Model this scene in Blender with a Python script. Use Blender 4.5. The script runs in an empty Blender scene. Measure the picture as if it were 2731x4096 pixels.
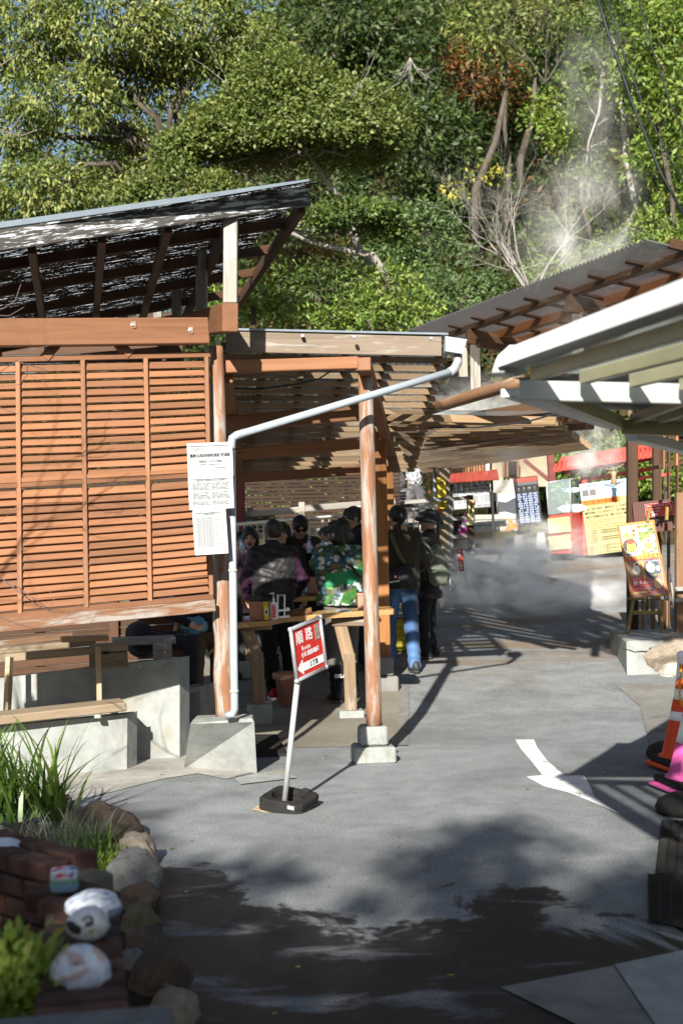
import bpy, math, random
import numpy as np
from mathutils import Matrix, Vector, noise as mnoise

random.seed(7)
RNG = np.random.default_rng(11)
SC = bpy.context.scene
COL = SC.collection
R = math.radians

# ---------------------------------------------------------------- camera, sky, sun, exposure
EYE = 1.65          # camera height over the road (m)
FPX = 5690.0        # focal length in pixels of the 2731 x 4096 photograph (50 mm)
CU, CV = 1365.5, 2120.0
ROLL = 0.0175
cam_d = bpy.data.cameras.new('camera'); cam = bpy.data.objects.new('camera', cam_d); COL.objects.link(cam)
cam_d.sensor_fit = 'VERTICAL'; cam_d.sensor_height = 36.0; cam_d.sensor_width = 24.0; cam_d.lens = 50.0
cam_d.shift_y = (CV - 2048.0) / 4096.0
cam_d.clip_start = 0.05; cam_d.clip_end = 1500.0
cam_d.dof.use_dof = True; cam_d.dof.focus_distance = 10.5; cam_d.dof.aperture_fstop = 3.2
cam.matrix_world = Matrix.Translation((0, 0, EYE)) @ Matrix.Rotation(math.pi / 2, 4, 'X') @ Matrix.Rotation(-ROLL, 4, 'Z')
SC.camera = cam

SUN_AZ, SUN_EL = R(11.0), R(27.0)     # light travels forward and to the right
world = bpy.data.worlds.new('World'); SC.world = world; world.use_nodes = True
wn = world.node_tree; wn.nodes.clear()
w_out = wn.nodes.new('ShaderNodeOutputWorld'); w_bg = wn.nodes.new('ShaderNodeBackground')
w_sky = wn.nodes.new('ShaderNodeTexSky'); w_sky.sky_type = 'NISHITA'; w_sky.sun_disc = False
w_sky.sun_elevation = SUN_EL; w_sky.sun_rotation = math.pi + SUN_AZ
w_sky.air_density = 1.0; w_sky.dust_density = 1.2; w_sky.altitude = 100
wn.links.new(w_sky.outputs[0], w_bg.inputs[0]); w_bg.inputs[1].default_value = 0.055
wn.links.new(w_bg.outputs[0], w_out.inputs[0])
sun_d = bpy.data.lights.new('sun', 'SUN'); sun_d.energy = 5.0; sun_d.angle = R(0.53); sun_d.color = (1.0, 0.945, 0.85)
sun = bpy.data.objects.new('sun', sun_d); COL.objects.link(sun)
LDIR = Vector((math.sin(SUN_AZ) * math.cos(SUN_EL), math.cos(SUN_AZ) * math.cos(SUN_EL), -math.sin(SUN_EL)))
sun.rotation_euler = LDIR.to_track_quat('-Z', 'Y').to_euler()
sun.location = (-6, -20, 14)
SC.view_settings.view_transform = 'Standard'; SC.view_settings.look = 'None'
SC.view_settings.exposure = 1.22; SC.view_settings.gamma = 1.0
SC.render.engine = 'CYCLES'
SC.cycles.use_denoising = True
SC.cycles.max_bounces = 7; SC.cycles.diffuse_bounces = 3; SC.cycles.glossy_bounces = 2; SC.cycles.transmission_bounces = 4; SC.cycles.transparent_max_bounces = 8; SC.cycles.volume_bounces = 6
SC.cycles.volume_step_rate = 4.0; SC.cycles.volume_max_steps = 48
SC.cycles.caustics_reflective = False; SC.cycles.caustics_refractive = False

# ---------------------------------------------------------------- photograph pixel + distance -> point
_cr, _sr = math.cos(ROLL), math.sin(ROLL)
def ray(u, v):
    du, dv = u - CU, v - CV
    return ((du * _cr - dv * _sr) / FPX, (-du * _sr - dv * _cr) / FPX)
def P(u, v, Y):
    a, b = ray(u, v)
    return Vector((a * Y, Y, EYE + b * Y))
_gy = [-400, 11.5, 12.5, 13.5, 14.3, 15.3, 18.0, 22.0, 23.5, 27, 400]
_gz = [0, 0, .03, .12, .20, .27, .67, 1.24, 1.28, 1.34, 1.34]
def gz(y): return float(np.interp(y, _gy, _gz))
def G(u, v, dz=0.0):
    a, b = ray(u, v)
    lo, hi = 1.0, 60.0
    for _ in range(50):
        m = (lo + hi) / 2
        if EYE + b * m > gz(m): lo = m
        else: hi = m
    return Vector((a * lo, lo, gz(lo) + dz))

# ---------------------------------------------------------------- objects, parents, tags
WM = {}
def world_of(o): return WM.get(o.name, Matrix.Identity(4)) if o else Matrix.Identity(4)
def link(o, parent=None, M=None):
    COL.objects.link(o)
    M = M if M is not None else Matrix.Identity(4)
    WM[o.name] = M.copy()
    if parent is not None:
        o.parent = parent
        o.matrix_basis = world_of(parent).inverted() @ M
    else:
        o.matrix_basis = M
    return o
def tag(o, label=None, cat=None, group=None, kind=None):
    if label: o['label'] = label
    if cat: o['category'] = cat
    if group: o['group'] = group
    if kind: o['kind'] = kind
    return o
def thing(name, label, cat, loc=(0, 0, 0), group=None, rz=0):
    o = bpy.data.objects.new(name, None); o.empty_display_size = 0.1
    link(o, None, Matrix.Translation(loc) @ Matrix.Rotation(rz, 4, 'Z'))
    return tag(o, label, cat, group)
def mesh_of(name, verts, faces, mats=None, smooth=False, col=None):
    me = bpy.data.meshes.new(name)
    if isinstance(verts, np.ndarray): 
        nv = len(verts); nf = len(faces); k = faces.shape[1] if isinstance(faces, np.ndarray) else None
    else: nv = len(verts); k = None
    if k:
        me.vertices.add(nv); me.vertices.foreach_set('co', verts.astype(np.float32).ravel())
        me.loops.add(nf * k); me.loops.foreach_set('vertex_index', faces.astype(np.int32).ravel())
        me.polygons.add(nf); me.polygons.foreach_set('loop_start', np.arange(0, nf * k, k, dtype=np.int32))
        me.polygons.foreach_set('loop_total', np.full(nf, k, dtype=np.int32))
        me.update(calc_edges=True)
    else:
        me.from_pydata([tuple(v) for v in verts], [], [tuple(f) for f in faces]); me.update()
    if smooth: me.polygons.foreach_set('use_smooth', np.ones(len(me.polygons), dtype=bool))
    if col is not None:
        at = me.color_attributes.new('Col', 'FLOAT_COLOR', 'POINT')
        c4 = np.ones((nv, 4), dtype=np.float32); c4[:, :3] = col
        at.data.foreach_set('color', c4.ravel())
    for m in (mats if isinstance(mats, (list, tuple)) else [mats]):
        if m is not None: me.materials.append(m)
    return me
def obj(name, me, parent=None, M=None):
    return link(bpy.data.objects.new(name, me), parent, M)

class MB:
    """collects faces of ONE piece"""
    def __init__(s): s.v = []; s.f = []
    def add(s, v, f):
        n = len(s.v); s.v += [Vector(p) for p in v]; s.f += [tuple(i + n for i in q) for q in f]
        return s
    def cbox(s, lx, ly, lz, b=0.004, M=None):
        v, f = cbox_geo(lx, ly, lz, b)
        if M is not None: v = [M @ Vector(p) for p in v]
        return s.add(v, f)
    def tube(s, pts, rad, n=10, caps=True, jit=0.0):
        v, f = tube_geo(pts, rad, n, caps, jit); return s.add(v, f)
    def lathe(s, prof, n=16, M=None):
        v, f = lathe_geo(prof, n)
        if M is not None: v = [M @ Vector(p) for p in v]
        return s.add(v, f)
    def prism(s, poly, z0, z1, M=None):
        n = len(poly)
        v = [Vector((x, y, z0)) for x, y in poly] + [Vector((x, y, z1)) for x, y in poly]
        f = [tuple(reversed(range(n))), tuple(range(n, 2 * n))] + [(i, (i + 1) % n, n + (i + 1) % n, n + i) for i in range(n)]
        if M is not None: v = [M @ p for p in v]
        return s.add(v, f)
    def build(s, name, mat, parent=None, M=None, smooth=False, label=None):
        o = obj(name, mesh_of(name, s.v, s.f, mat, smooth), parent, M)
        if label: o['label'] = label
        return o
def cbox_geo(lx, ly, lz, b):
    b = min(b, lx * .3, ly * .3, lz * .3)
    x, y, z = lx / 2, ly / 2, lz / 2
    v = []
    for sx in (-1, 1):
        for sy in (-1, 1):
            for sz in (-1, 1):
                v += [(sx * x, sy * (y - b), sz * (z - b)), (sx * (x - b), sy * y, sz * (z - b)), (sx * (x - b), sy * (y - b), sz * z)]
    def i(sx, sy, sz, k): return (((sx > 0) * 2 + (sy > 0)) * 2 + (sz > 0)) * 3 + k
    f = []
    for s in (-1, 1):
        q = [i(s, -1, -1, 0), i(s, 1, -1, 0), i(s, 1, 1, 0), i(s, -1, 1, 0)]; f.append(q if s > 0 else q[::-1])
        q = [i(-1, s, -1, 1), i(1, s, -1, 1), i(1, s, 1, 1), i(-1, s, 1, 1)]; f.append(q[::-1] if s > 0 else q)
        q = [i(-1, -1, s, 2), i(1, -1, s, 2), i(1, 1, s, 2), i(-1, 1, s, 2)]; f.append(q if s > 0 else q[::-1])
    for a in (-1, 1):
        for c in (-1, 1):
            f.append([i(a, c, -1, 0), i(a, c, 1, 0), i(a, c, 1, 1), i(a, c, -1, 1)])
            f.append([i(a, -1, c, 0), i(a, 1, c, 0), i(a, 1, c, 2), i(a, -1, c, 2)])
            f.append([i(-1, a, c, 1), i(1, a, c, 1), i(1, a, c, 2), i(-1, a, c, 2)])
            for d in (-1, 1): f.append([i(a, c, d, 0), i(a, c, d, 1), i(a, c, d, 2)])
    vv = [Vector(p) for p in v]; ff = []
    for q in f:     # make every normal point outward
        c = sum((vv[k] for k in q), Vector()) / len(q)
        n = (vv[q[1]] - vv[q[0]]).cross(vv[q[2]] - vv[q[0]])
        ff.append(tuple(q) if n.dot(c) > 0 else tuple(q[::-1]))
    return vv, ff
def tube_geo(pts, rad, n=10, caps=True, jit=0.0):
    pts = [Vector(p) for p in pts]
    rad = rad if isinstance(rad, (list, tuple)) else [rad] * len(pts)
    v, f = [], []; prev = None
    for k, p in enumerate(pts):
        d = (pts[min(k + 1, len(pts) - 1)] - pts[max(k - 1, 0)])
        d = d.normalized() if d.length > 1e-9 else Vector((0, 0, 1))
        if prev is None:
            a = d.orthogonal().normalized()
        else:
            a = prev - d * prev.dot(d); a = a.normalized() if a.length > 1e-6 else d.orthogonal().normalized()
        prev = a; b = d.cross(a)
        for j in range(n):
            t = 2 * math.pi * j / n
            r = rad[k] * (1 + (random.uniform(-jit, jit) if jit else 0))
            v.append(p + a * math.cos(t) * r + b * math.sin(t) * r)
    for k in range(len(pts) - 1):
        for j in range(n):
            f.append((k * n + j, k * n + (j + 1) % n, (k + 1) * n + (j + 1) % n, (k + 1) * n + j))
    if caps:
        f.append(tuple(reversed(range(n)))); f.append(tuple(range((len(pts) - 1) * n, len(pts) * n)))
    return v, f
def lathe_geo(prof, n=16):
    v, f = [], []
    for r, z in prof:
        for j in range(n):
            t = 2 * math.pi * j / n; v.append(Vector((r * math.cos(t), r * math.sin(t), z)))
    for k in range(len(prof) - 1):
        for j in range(n):
            f.append((k * n + j, k * n + (j + 1) % n, (k + 1) * n + (j + 1) % n, (k + 1) * n + j))
    f.append(tuple(reversed(range(n)))); f.append(tuple(range((len(prof) - 1) * n, len(prof) * n)))
    return v, f
def frame_of(p0, p1, up=(0, 0, 1), roll=0.0):
    p0, p1 = Vector(p0), Vector(p1)
    x = (p1 - p0).normalized(); u = Vector(up)
    y = u.cross(x)
    if y.length < 1e-4: y = Vector((0, 1, 0)).cross(x)
    y.normalize(); z = x.cross(y)
    M = Matrix((x, y, z)).transposed().to_4x4()
    if roll: M = M @ Matrix.Rotation(roll, 4, 'X')
    M.translation = (p0 + p1) / 2
    return M, (p1 - p0).length
_box_cache = {}
def beam(name, p0, p1, w, h, mat, parent=None, b=0.004, roll=0.0, up=(0, 0, 1), ext=0.0, label=None):
    """squared timber from p0 to p1: w across (horizontal), h high; grain runs along local X"""
    M, L = frame_of(p0, p1, up, roll)
    key = (round(L + 2 * ext, 3), round(w, 4), round(h, 4), b, mat.name)
    me = _box_cache.get(key)
    if me is None:
        v, f = cbox_geo(L + 2 * ext, w, h, b); me = mesh_of(name, v, f, mat); _box_cache[key] = me
    o = obj(name, me, parent, M)
    if label: o['label'] = label
    return o
def log(name, p0, p1, r0, r1, mat, parent=None, n=16, seg=14, bump=0.0, seed=0, knots=()):
    """round post, bark side uneven; local X runs along it"""
    M, L = frame_of(p0, p1)
    v, f = [], []
    for k in range(seg + 1):
        t = k / seg; x = -L / 2 + L * t; r = r0 + (r1 - r0) * t
        for j in range(n):
            a = 2 * math.pi * j / n
            rr = r * (1 + bump * mnoise.noise(Vector((math.cos(a) * 1.3, math.sin(a) * 1.3, x * 3 + seed * 7))))
            for (kt, ka, kw, kh) in knots:
                da = math.atan2(math.sin(a - ka), math.cos(a - ka))
                rr += kh * r * math.exp(-((t - kt) / kw) ** 2 - (da / 0.9) ** 2)
            v.append(Vector((x, math.cos(a) * rr, math.sin(a) * rr)))
    for k in range(seg):
        for j in range(n): f.append((k * n + j, k * n + (j + 1) % n, (k + 1) * n + (j + 1) % n, (k + 1) * n + j))
    f.append(tuple(reversed(range(n)))); f.append(tuple(range(seg * n, seg * n + n)))
    return obj(name, mesh_of(name, v, f, mat, True), parent, M)
def pipe(name, pts, r, mat, parent=None, n=12, label=None):
    return MB().tube(pts, r, n).build(name, mat, parent, None, True, label)
def box_at(name, c, lx, ly, lz, mat, parent=None, rz=0.0, b=0.005, rx=0.0, ry=0.0):
    M = Matrix.Translation(c) @ Matrix.Rotation(rz, 4, 'Z') @ Matrix.Rotation(ry, 4, 'Y') @ Matrix.Rotation(rx, 4, 'X')
    v, f = cbox_geo(lx, ly, lz, b)
    return obj(name, mesh_of(name, v, f, mat), parent, M)

# ---------------------------------------------------------------- materials
class NT:
    def __init__(s, name):
        s.m = bpy.data.materials.new(name); s.m.use_nodes = True; s.t = s.m.node_tree
        s.b = s.t.nodes['Principled BSDF']; s.out = s.t.nodes['Material Output']
    def n(s, typ, **kw):
        x = s.t.nodes.new('ShaderNode' + typ)
        for k, v in kw.items():
            if k.startswith('i_'): x.inputs[k[2:].replace('_', ' ')].default_value = v
            else: setattr(x, k, v)
        return x
    def l(s, a, b): s.t.links.new(a, b); return s
    def coords(s, scale=(1, 1, 1), which='Object', rand=True):
        c = s.n('TexCoord'); m = s.n('Mapping'); m.inputs['Scale'].default_value = scale
        s.l(c.outputs[which], m.inputs[0])
        if rand:
            oi = s.n('ObjectInfo'); mu = s.n('Math', operation='MULTIPLY'); mu.inputs[1].default_value = 37.0
            s.l(oi.outputs['Random'], mu.inputs[0])
            cb = s.n('CombineXYZ'); s.l(mu.outputs[0], cb.inputs[0]); s.l(mu.outputs[0], cb.inputs[1])
            s.l(cb.outputs[0], m.inputs['Location'])
        return m.outputs[0]
    def noise(s, vec, scale, detail=4, rough=.55, dist=0.0):
        x = s.n('TexNoise'); x.inputs['Scale'].default_value = scale; x.inputs['Detail'].default_value = detail
        x.inputs['Roughness'].default_value = rough; x.inputs['Distortion'].default_value = dist
        s.l(vec, x.inputs['Vector']); return x.outputs['Fac']
    def ramp(s, fac, stops):
        r = s.n('ValToRGB'); e = r.color_ramp.elements
        while len(e) < len(stops): e.new(0.5)
        for k, (p, c) in enumerate(stops):
            e[k].position = p; e[k].color = (*c, 1) if len(c) == 3 else c
        s.l(fac, r.inputs[0]); return r.outputs[0]
    def mix(s, fac, a, b, typ='MIX'):
        x = s.n('Mix', data_type='RGBA', blend_type=typ)
        if isinstance(fac, (int, float)): x.inputs[0].default_value = fac
        else: s.l(fac, x.inputs[0])
        for sock, val in ((x.inputs[6], a), (x.inputs[7], b)):
            if isinstance(val, tuple): sock.default_value = (*val, 1) if len(val) == 3 else val
            else: s.l(val, sock)
        return x.outputs[2]
    def bump(s, fac, strength=.3, dist=.01):
        x = s.n('Bump'); x.inputs['Strength'].default_value = strength; x.inputs['Distance'].default_value = dist
        s.l(fac, x.inputs['Height']); s.l(x.outputs[0], s.b.inputs['Normal']); return x
    def base(s, c, rough=.6, spec=.3, metal=0.0):
        if isinstance(c, tuple): s.b.inputs['Base Color'].default_value = (*c, 1)
        else: s.l(c, s.b.inputs['Base Color'])
        s.b.inputs['Roughness'].default_value = rough; s.b.inputs['Specular IOR Level'].default_value = spec
        s.b.inputs['Metallic'].default_value = metal
        return s.m
def step(nt, fac, lo, hi): return nt.ramp(fac, [(lo, (0, 0, 0)), (hi, (1, 1, 1))])
def plain(name, c, rough=.5, spec=.3, metal=0.0, vary=.12, sc=6.0):
    t = NT(name); v = t.coords(); f = t.noise(v, sc, 5)
    col = t.ramp(f, [(.3, tuple(x * (1 - vary) for x in c)), (.7, tuple(min(1, x * (1 + vary)) for x in c))])
    t.bump(t.noise(v, sc * 12, 2), .08, .003)
    return t.base(col, rough, spec, metal)
def wood(name, dark, light, grey=None, grey_amt=0.0, rough=.62, paint=None, grain=26.0):
    t = NT(name); v = t.coords((1.2, grain, grain)); f = t.noise(v, 1.0, 5, .6, .6)
    big = t.noise(t.coords((.8, 2.2, 2.2)), 2.0, 3)
    col = t.ramp(f, [(.28, dark), (.55, light), (.78, tuple(x * .86 for x in light))])
    col = t.mix(.35, col, t.ramp(big, [(.3, tuple(x * .75 for x in light)), (.7, tuple(min(1, x * 1.2) for x in light))]), 'MIX')
    oi = t.n('ObjectInfo'); rv = t.ramp(oi.outputs['Random'], [(0, (.70, .71, .72)), (1, (1.16, 1.13, 1.08))])
    col = t.mix(1.0, col, rv, 'MULTIPLY')
    if grey:
        g2 = t.noise(t.coords((1.6, 14, 14)), 1.6, 6, .65, .4)
        m = step(t, g2, .62 - grey_amt * .3, .72 - grey_amt * .25)
        col = t.mix(m, col, grey)
    if paint:
        g2 = t.noise(t.coords((7, 60, 60)), 1.0, 6, .68, .3)
        m = step(t, g2, .52, .56); col = t.mix(m, col, paint)
    cr = t.noise(t.coords((.7, 46, 46)), 1.0, 2, .5, .2); crk = step(t, cr, .25, .31)
    col = t.mix(crk, tuple(x * .4 for x in dark), col)
    t.bump(f, .35, .004)
    return t.base(col, rough, .25)
def vcol(name, rough=.7, spec=.2, noise_amt=.12, sc=30, bump=.1, sheen=0.0):
    t = NT(name); a = t.n('Attribute'); a.attribute_name = 'Col'
    f = t.noise(t.coords(), sc, 3); g = t.ramp(f, [(.3, (1 - noise_amt,) * 3), (.7, (1 + noise_amt,) * 3)])
    col = t.mix(1.0, a.outputs['Color'], g, 'MULTIPLY')
    if bump: t.bump(f, bump, .004)
    if sheen: t.b.inputs['Sheen Weight'].default_value = sheen
    return t.base(col, rough, spec)
def leafmat(name, transl=.4, rough=.45):
    t = NT(name); a = t.n('Attribute'); a.attribute_name = 'Col'
    t.base(a.outputs['Color'], rough, .5)
    tr = t.n('BsdfTranslucent'); mixs = t.n('MixShader'); mixs.inputs[0].default_value = transl
    c2 = t.mix(1.0, a.outputs['Color'], (1.3, 1.35, .55), 'MULTIPLY'); t.l(c2, tr.inputs[0])
    t.l(t.b.outputs[0], mixs.inputs[1]); t.l(tr.outputs[0], mixs.inputs[2]); t.l(mixs.outputs[0], t.out.inputs[0])
    return t.m
M_ = {}
M_['stain'] = wood('red_brown_stained_wood', (.165, .073, .036), (.27, .127, .066))
M_['stain_worn'] = wood('worn_stained_wood', (.17, .08, .042), (.26, .13, .073), grey=(.30, .27, .24), grey_amt=.5)
M_['stain_orange'] = wood('orange_stained_wood', (.22, .085, .028), (.34, .15, .052))
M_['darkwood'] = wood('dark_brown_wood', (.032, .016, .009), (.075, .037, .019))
M_['shadewood'] = wood('shade_darkened_wood', (.016, .009, .006), (.036, .019, .011))  # brown wood darkened so the fence carries its shade in the colour
M_['midwood'] = wood('brown_wood', (.10, .055, .03), (.20, .115, .065), grey=(.24, .21, .18), grey_amt=.2)
M_['batten'] = wood('pale_batten_wood', (.17, .10, .05), (.36, .245, .145), grey=(.36, .33, .28), grey_amt=.2)
M_['greywood'] = wood('weathered_grey_wood', (.11, .098, .085), (.27, .25, .225), grey=(.36, .355, .345), grey_amt=.3)
M_['board'] = wood('weathered_fascia_board', (.10, .075, .052), (.24, .19, .145), grey=(.30, .275, .245), grey_amt=.25)
M_['peel'] = wood('peeling_painted_wood', (.030, .028, .027), (.06, .055, .05), paint=(.40, .43, .46))
M_['tabletop'] = wood('varnished_table_wood', (.27, .15, .06), (.46, .28, .12), rough=.25)
M_['tableleg'] = wood('table_leg_wood', (.10, .065, .04), (.24, .17, .11), grey=(.26, .23, .2), grey_amt=.15)
M_['crate'] = wood('raw_crate_wood', (.10, .075, .05), (.23, .18, .125), grey=(.25, .21, .16), grey_amt=.2)
M_['easel'] = wood('olive_easel_wood', (.11, .085, .02), (.22, .175, .05), rough=.4)
M_['frame_orange'] = wood('orange_frame_wood', (.35, .13, .03), (.5, .21, .05), rough=.35)
M_['boards'] = wood('cedar_boards', (.20, .085, .04), (.36, .165, .08))
M_['palepost'] = wood('pale_new_post_wood', (.26, .185, .11), (.40, .31, .205))
def concrete(name, c, dirt=(.20, .17, .13), amt=.35, warm=None):
    t = NT(name); v = t.coords(); f = t.noise(v, 3.0, 8, .65, .3); g = t.noise(v, 14, 6, .6)
    col = t.ramp(f, [(.28, tuple(x * .5 for x in c)), (.5, c), (.72, tuple(min(1, x * 1.35) for x in c))])
    col = t.mix(.3, col, t.ramp(g, [(.3, tuple(x * .6 for x in c)), (.65, c)]))
    st = t.noise(t.coords((5, 5, .9)), 1.6, 6, .7); col = t.mix(step(t, st, .60 - amt * .08, .80), col, dirt)
    if warm:
        wz = t.noise(v, 2.2, 5); col = t.mix(step(t, wz, .58, .75), col, warm)
    pit = t.noise(v, 60, 2); col = t.mix(step(t, pit, .24, .30), tuple(x * .5 for x in c), col)
    t.bump(t.mix(.5, f, g), .4, .012)
    return t.base(col, .85, .15)
M_['concrete'] = concrete('pale_concrete', (.285, .30, .29), (.17, .16, .125), .5, (.25, .225, .16))
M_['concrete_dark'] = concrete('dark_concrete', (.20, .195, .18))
M_['concrete_warm'] = concrete('warm_concrete', (.33, .32, .29), (.22, .18, .12))
M_['gutter'] = plain('pale_grey_plastic', (.30, .345, .385), .35, .4, vary=.05)
M_['flash'] = plain('grey_metal_flashing', (.20, .24, .28), .4, .5, .3, .15)
M_['white'] = plain('white_paint', (.78, .79, .80), .4, .4, vary=.04)
M_['paper'] = plain('white_paper', (.30, .315, .33), .35, .5, vary=.04, sc=3)
M_['cream'] = plain('cream_painted_steel', (.70, .64, .40), .42, .4, vary=.1, sc=3)
M_['creamwhite'] = plain('white_painted_steel', (.80, .80, .78), .4, .4, vary=.05, sc=3)
M_['alu'] = plain('brushed_aluminium', (.62, .63, .65), .32, .5, .7, .06)
M_['alu_mat'] = plain('grey_aluminium', (.46, .48, .50), .4, .4, .35, .06)
M_['chrome'] = plain('steel_tube', (.58, .55, .46), .3, .5, .25, .05)
M_['blackrub'] = plain('black_rubber', (.022, .021, .020), .7, .15, vary=.3, sc=8)
M_['black'] = plain('black', (.012, .012, .012), .5, .3)
M_['dark'] = plain('dark_shadowed_interior', (.03, .025, .02), .9, .05)
M_['ink'] = plain('black_ink', (.02, .02, .022), .6, .2, vary=.02)
M_['greyink'] = plain('grey_ink', (.10, .105, .115), .6, .2, vary=.05)
M_['red'] = plain('red_print', (.55, .022, .018), .3, .5, vary=.06)
M_['redpaint'] = plain('worn_red_paint', (.42, .05, .035), .5, .35, vary=.25, sc=9)
M_['redroof'] = plain('red_metal_roof', (.60, .085, .06), .4, .4, vary=.15)
M_['dullred'] = plain('dull_red_metal', (.30, .05, .035), .45, .35, vary=.2)
M_['darkred'] = plain('dark_red_brown', (.13, .03, .025), .5, .3, vary=.2)
M_['yellow'] = plain('yellow_plate', (.72, .55, .035), .45, .35, vary=.08)
M_['paleyellow'] = plain('pale_yellow_plate', (.68, .60, .26), .45, .3, vary=.06)
M_['lightyellow'] = plain('light_yellow_print', (.38, .34, .155), .45, .3, vary=.04)
M_['orange'] = plain('orange_print', (.75, .16, .02), .4, .4, vary=.05)
M_['coneorange'] = plain('cone_red_orange', (.70, .07, .015), .4, .4, vary=.1)
M_['pink'] = plain('cone_pink', (.62, .10, .32), .45, .35, vary=.22, sc=8)
M_['magenta'] = plain('magenta_plastic', (.42, .05, .22), .45, .35, vary=.15)
M_['skyprint'] = plain('pale_blue_print', (.38, .56, .72), .4, .3, vary=.08)
M_['blueprint'] = plain('blue_backdrop', (.06, .16, .42), .4, .3, vary=.4, sc=3)
M_['green_print'] = plain('green_print', (.22, .34, .05), .4, .3, vary=.4, sc=20)
M_['terracotta'] = plain('pinkish_terracotta', (.42, .20, .145), .6, .25, vary=.1)
M_['chain'] = plain('yellow_chain', (.75, .42, .01), .4, .4)
M_['olive'] = plain('olive_yellow', (.5, .4, .03), .5, .3)
M_['slate'] = plain('slate_corrugated_roof', (.085, .08, .08), .5, .3, vary=.25, sc=12)
M_['cable'] = plain('black_cable', (.015, .018, .022), .5, .3)
M_['cloth_blue'] = plain('pale_blue_towel', (.45, .52, .70), .9, .1)
M_['cloth_brown'] = plain('brown_glove', (.15, .075, .04), .9, .1)
M_['cloth_teal'] = plain('blue_towel', (.10, .26, .38), .9, .1)
M_['soil'] = plain('dark_soil', (.035, .022, .013), .95, .1, vary=.5, sc=40)
def glass(name, tint=(.9, .95, .95), mixv=.75, rough=.05):
    t = NT(name); t.base(tint, rough, .6)
    tr = t.n('BsdfTransparent'); tr.inputs[0].default_value = (*tint, 1); gl = t.n('BsdfGlossy'); gl.inputs['Roughness'].default_value = rough
    df = t.n('BsdfDiffuse'); df.inputs[0].default_value = (*tint, 1)
    m0 = t.n('MixShader'); m0.inputs[0].default_value = .5; t.l(gl.outputs[0], m0.inputs[1]); t.l(df.outputs[0], m0.inputs[2])
    m = t.n('MixShader'); m.inputs[0].default_value = mixv
    t.l(m0.outputs[0], m.inputs[1]); t.l(tr.outputs[0], m.inputs[2]); t.l(m.outputs[0], t.out.inputs[0])
    return t.m
M_['glass'] = glass('clear_acrylic', (.82, .92, .95), .78)
def translucent_panel(name, c, op=.55):
    t = NT(name); t.base(c, .35, .4)
    tr = t.n('BsdfTranslucent'); tr.inputs[0].default_value = (*c, 1)
    m = t.n('MixShader'); m.inputs[0].default_value = op
    t.l(t.b.outputs[0], m.inputs[1]); t.l(tr.outputs[0], m.inputs[2]); t.l(m.outputs[0], t.out.inputs[0]); return t.m
def clear_sheet(name, c, tint, tr=.7):
    t = NT(name); t.base(c, .3, .5)
    a = t.n('BsdfTransparent'); a.inputs[0].default_value = (*tint, 1); b = t.n('BsdfTranslucent'); b.inputs[0].default_value = (*c, 1)
    m0 = t.n('MixShader'); m0.inputs[0].default_value = .5; t.l(t.b.outputs[0], m0.inputs[1]); t.l(b.outputs[0], m0.inputs[2])
    m = t.n('MixShader'); m.inputs[0].default_value = tr; t.l(m0.outputs[0], m.inputs[1]); t.l(a.outputs[0], m.inputs[2]); t.l(m.outputs[0], t.out.inputs[0]); return t.m
M_['panel'] = clear_sheet('clear_smoked_sheet', (.30, .36, .40), (.88, .92, .95), .54)
M_['slatepanel'] = clear_sheet('brown_grey_sheet', (.36, .335, .315), (.8, .78, .76), .30)
M_['panel2'] = clear_sheet('milky_translucent_sheet', (.50, .58, .56), (.86, .90, .90), .50)
def grimy_sheet():
    t = NT('grimy_translucent_sheet'); v = t.coords((5.0, 40, 1), 'Object', False); f = t.noise(v, 1.0, 3, .6, .1)
    v2 = t.coords((45, 80, 1), 'Object', False); g = t.noise(v2, 1.0, 3, .6)
    both = t.mix(.38, f, g); m = step(t, both, .55, .60)
    t.base((.05, .032, .022), .8, .1)
    tr = t.n('BsdfTranslucent'); tr.inputs[0].default_value = (.50, .53, .55, 1)
    mx = t.n('MixShader'); t.l(m, mx.inputs[0]); t.l(t.b.outputs[0], mx.inputs[1]); t.l(tr.outputs[0], mx.inputs[2]); t.l(mx.outputs[0], t.out.inputs[0]); return t.m
M_['grimy'] = grimy_sheet()
M_['leaf'] = leafmat('leaf', .36, .55)
M_['blade'] = leafmat('grass_blade', .35, .4)
def barkmat(name, dark, light):
    t = NT(name); v = t.coords((9, 9, 2.5), 'Object', False); f = t.noise(v, 1.5, 7, .7, .5)
    t.bump(f, .6, .02); return t.base(t.ramp(f, [(.3, dark), (.55, light), (.75, tuple(x * .7 for x in light))]), .85, .1)
M_['bark'] = barkmat('bark', (.035, .03, .024), (.10, .085, .07))
M_['barkpale'] = barkmat('pale_bark', (.11, .105, .095), (.30, .285, .26))
M_['twig'] = barkmat('twig_bark', (.08, .06, .055), (.18, .14, .135))
M_['skin'] = vcol('skin', .55, .3, .06, 60, .05)
M_['fabric'] = vcol('fabric', .85, .12, .14, 60, .15, .1)
M_['nylon'] = vcol('nylon', .5, .3, .10, 40, .1)
M_['hair'] = vcol('hair', .45, .4, .45, 90, .5)
M_['painted_stone'] = vcol('painted_stone', .6, .3, .1, 25, .15)
M_['rock'] = None

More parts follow.
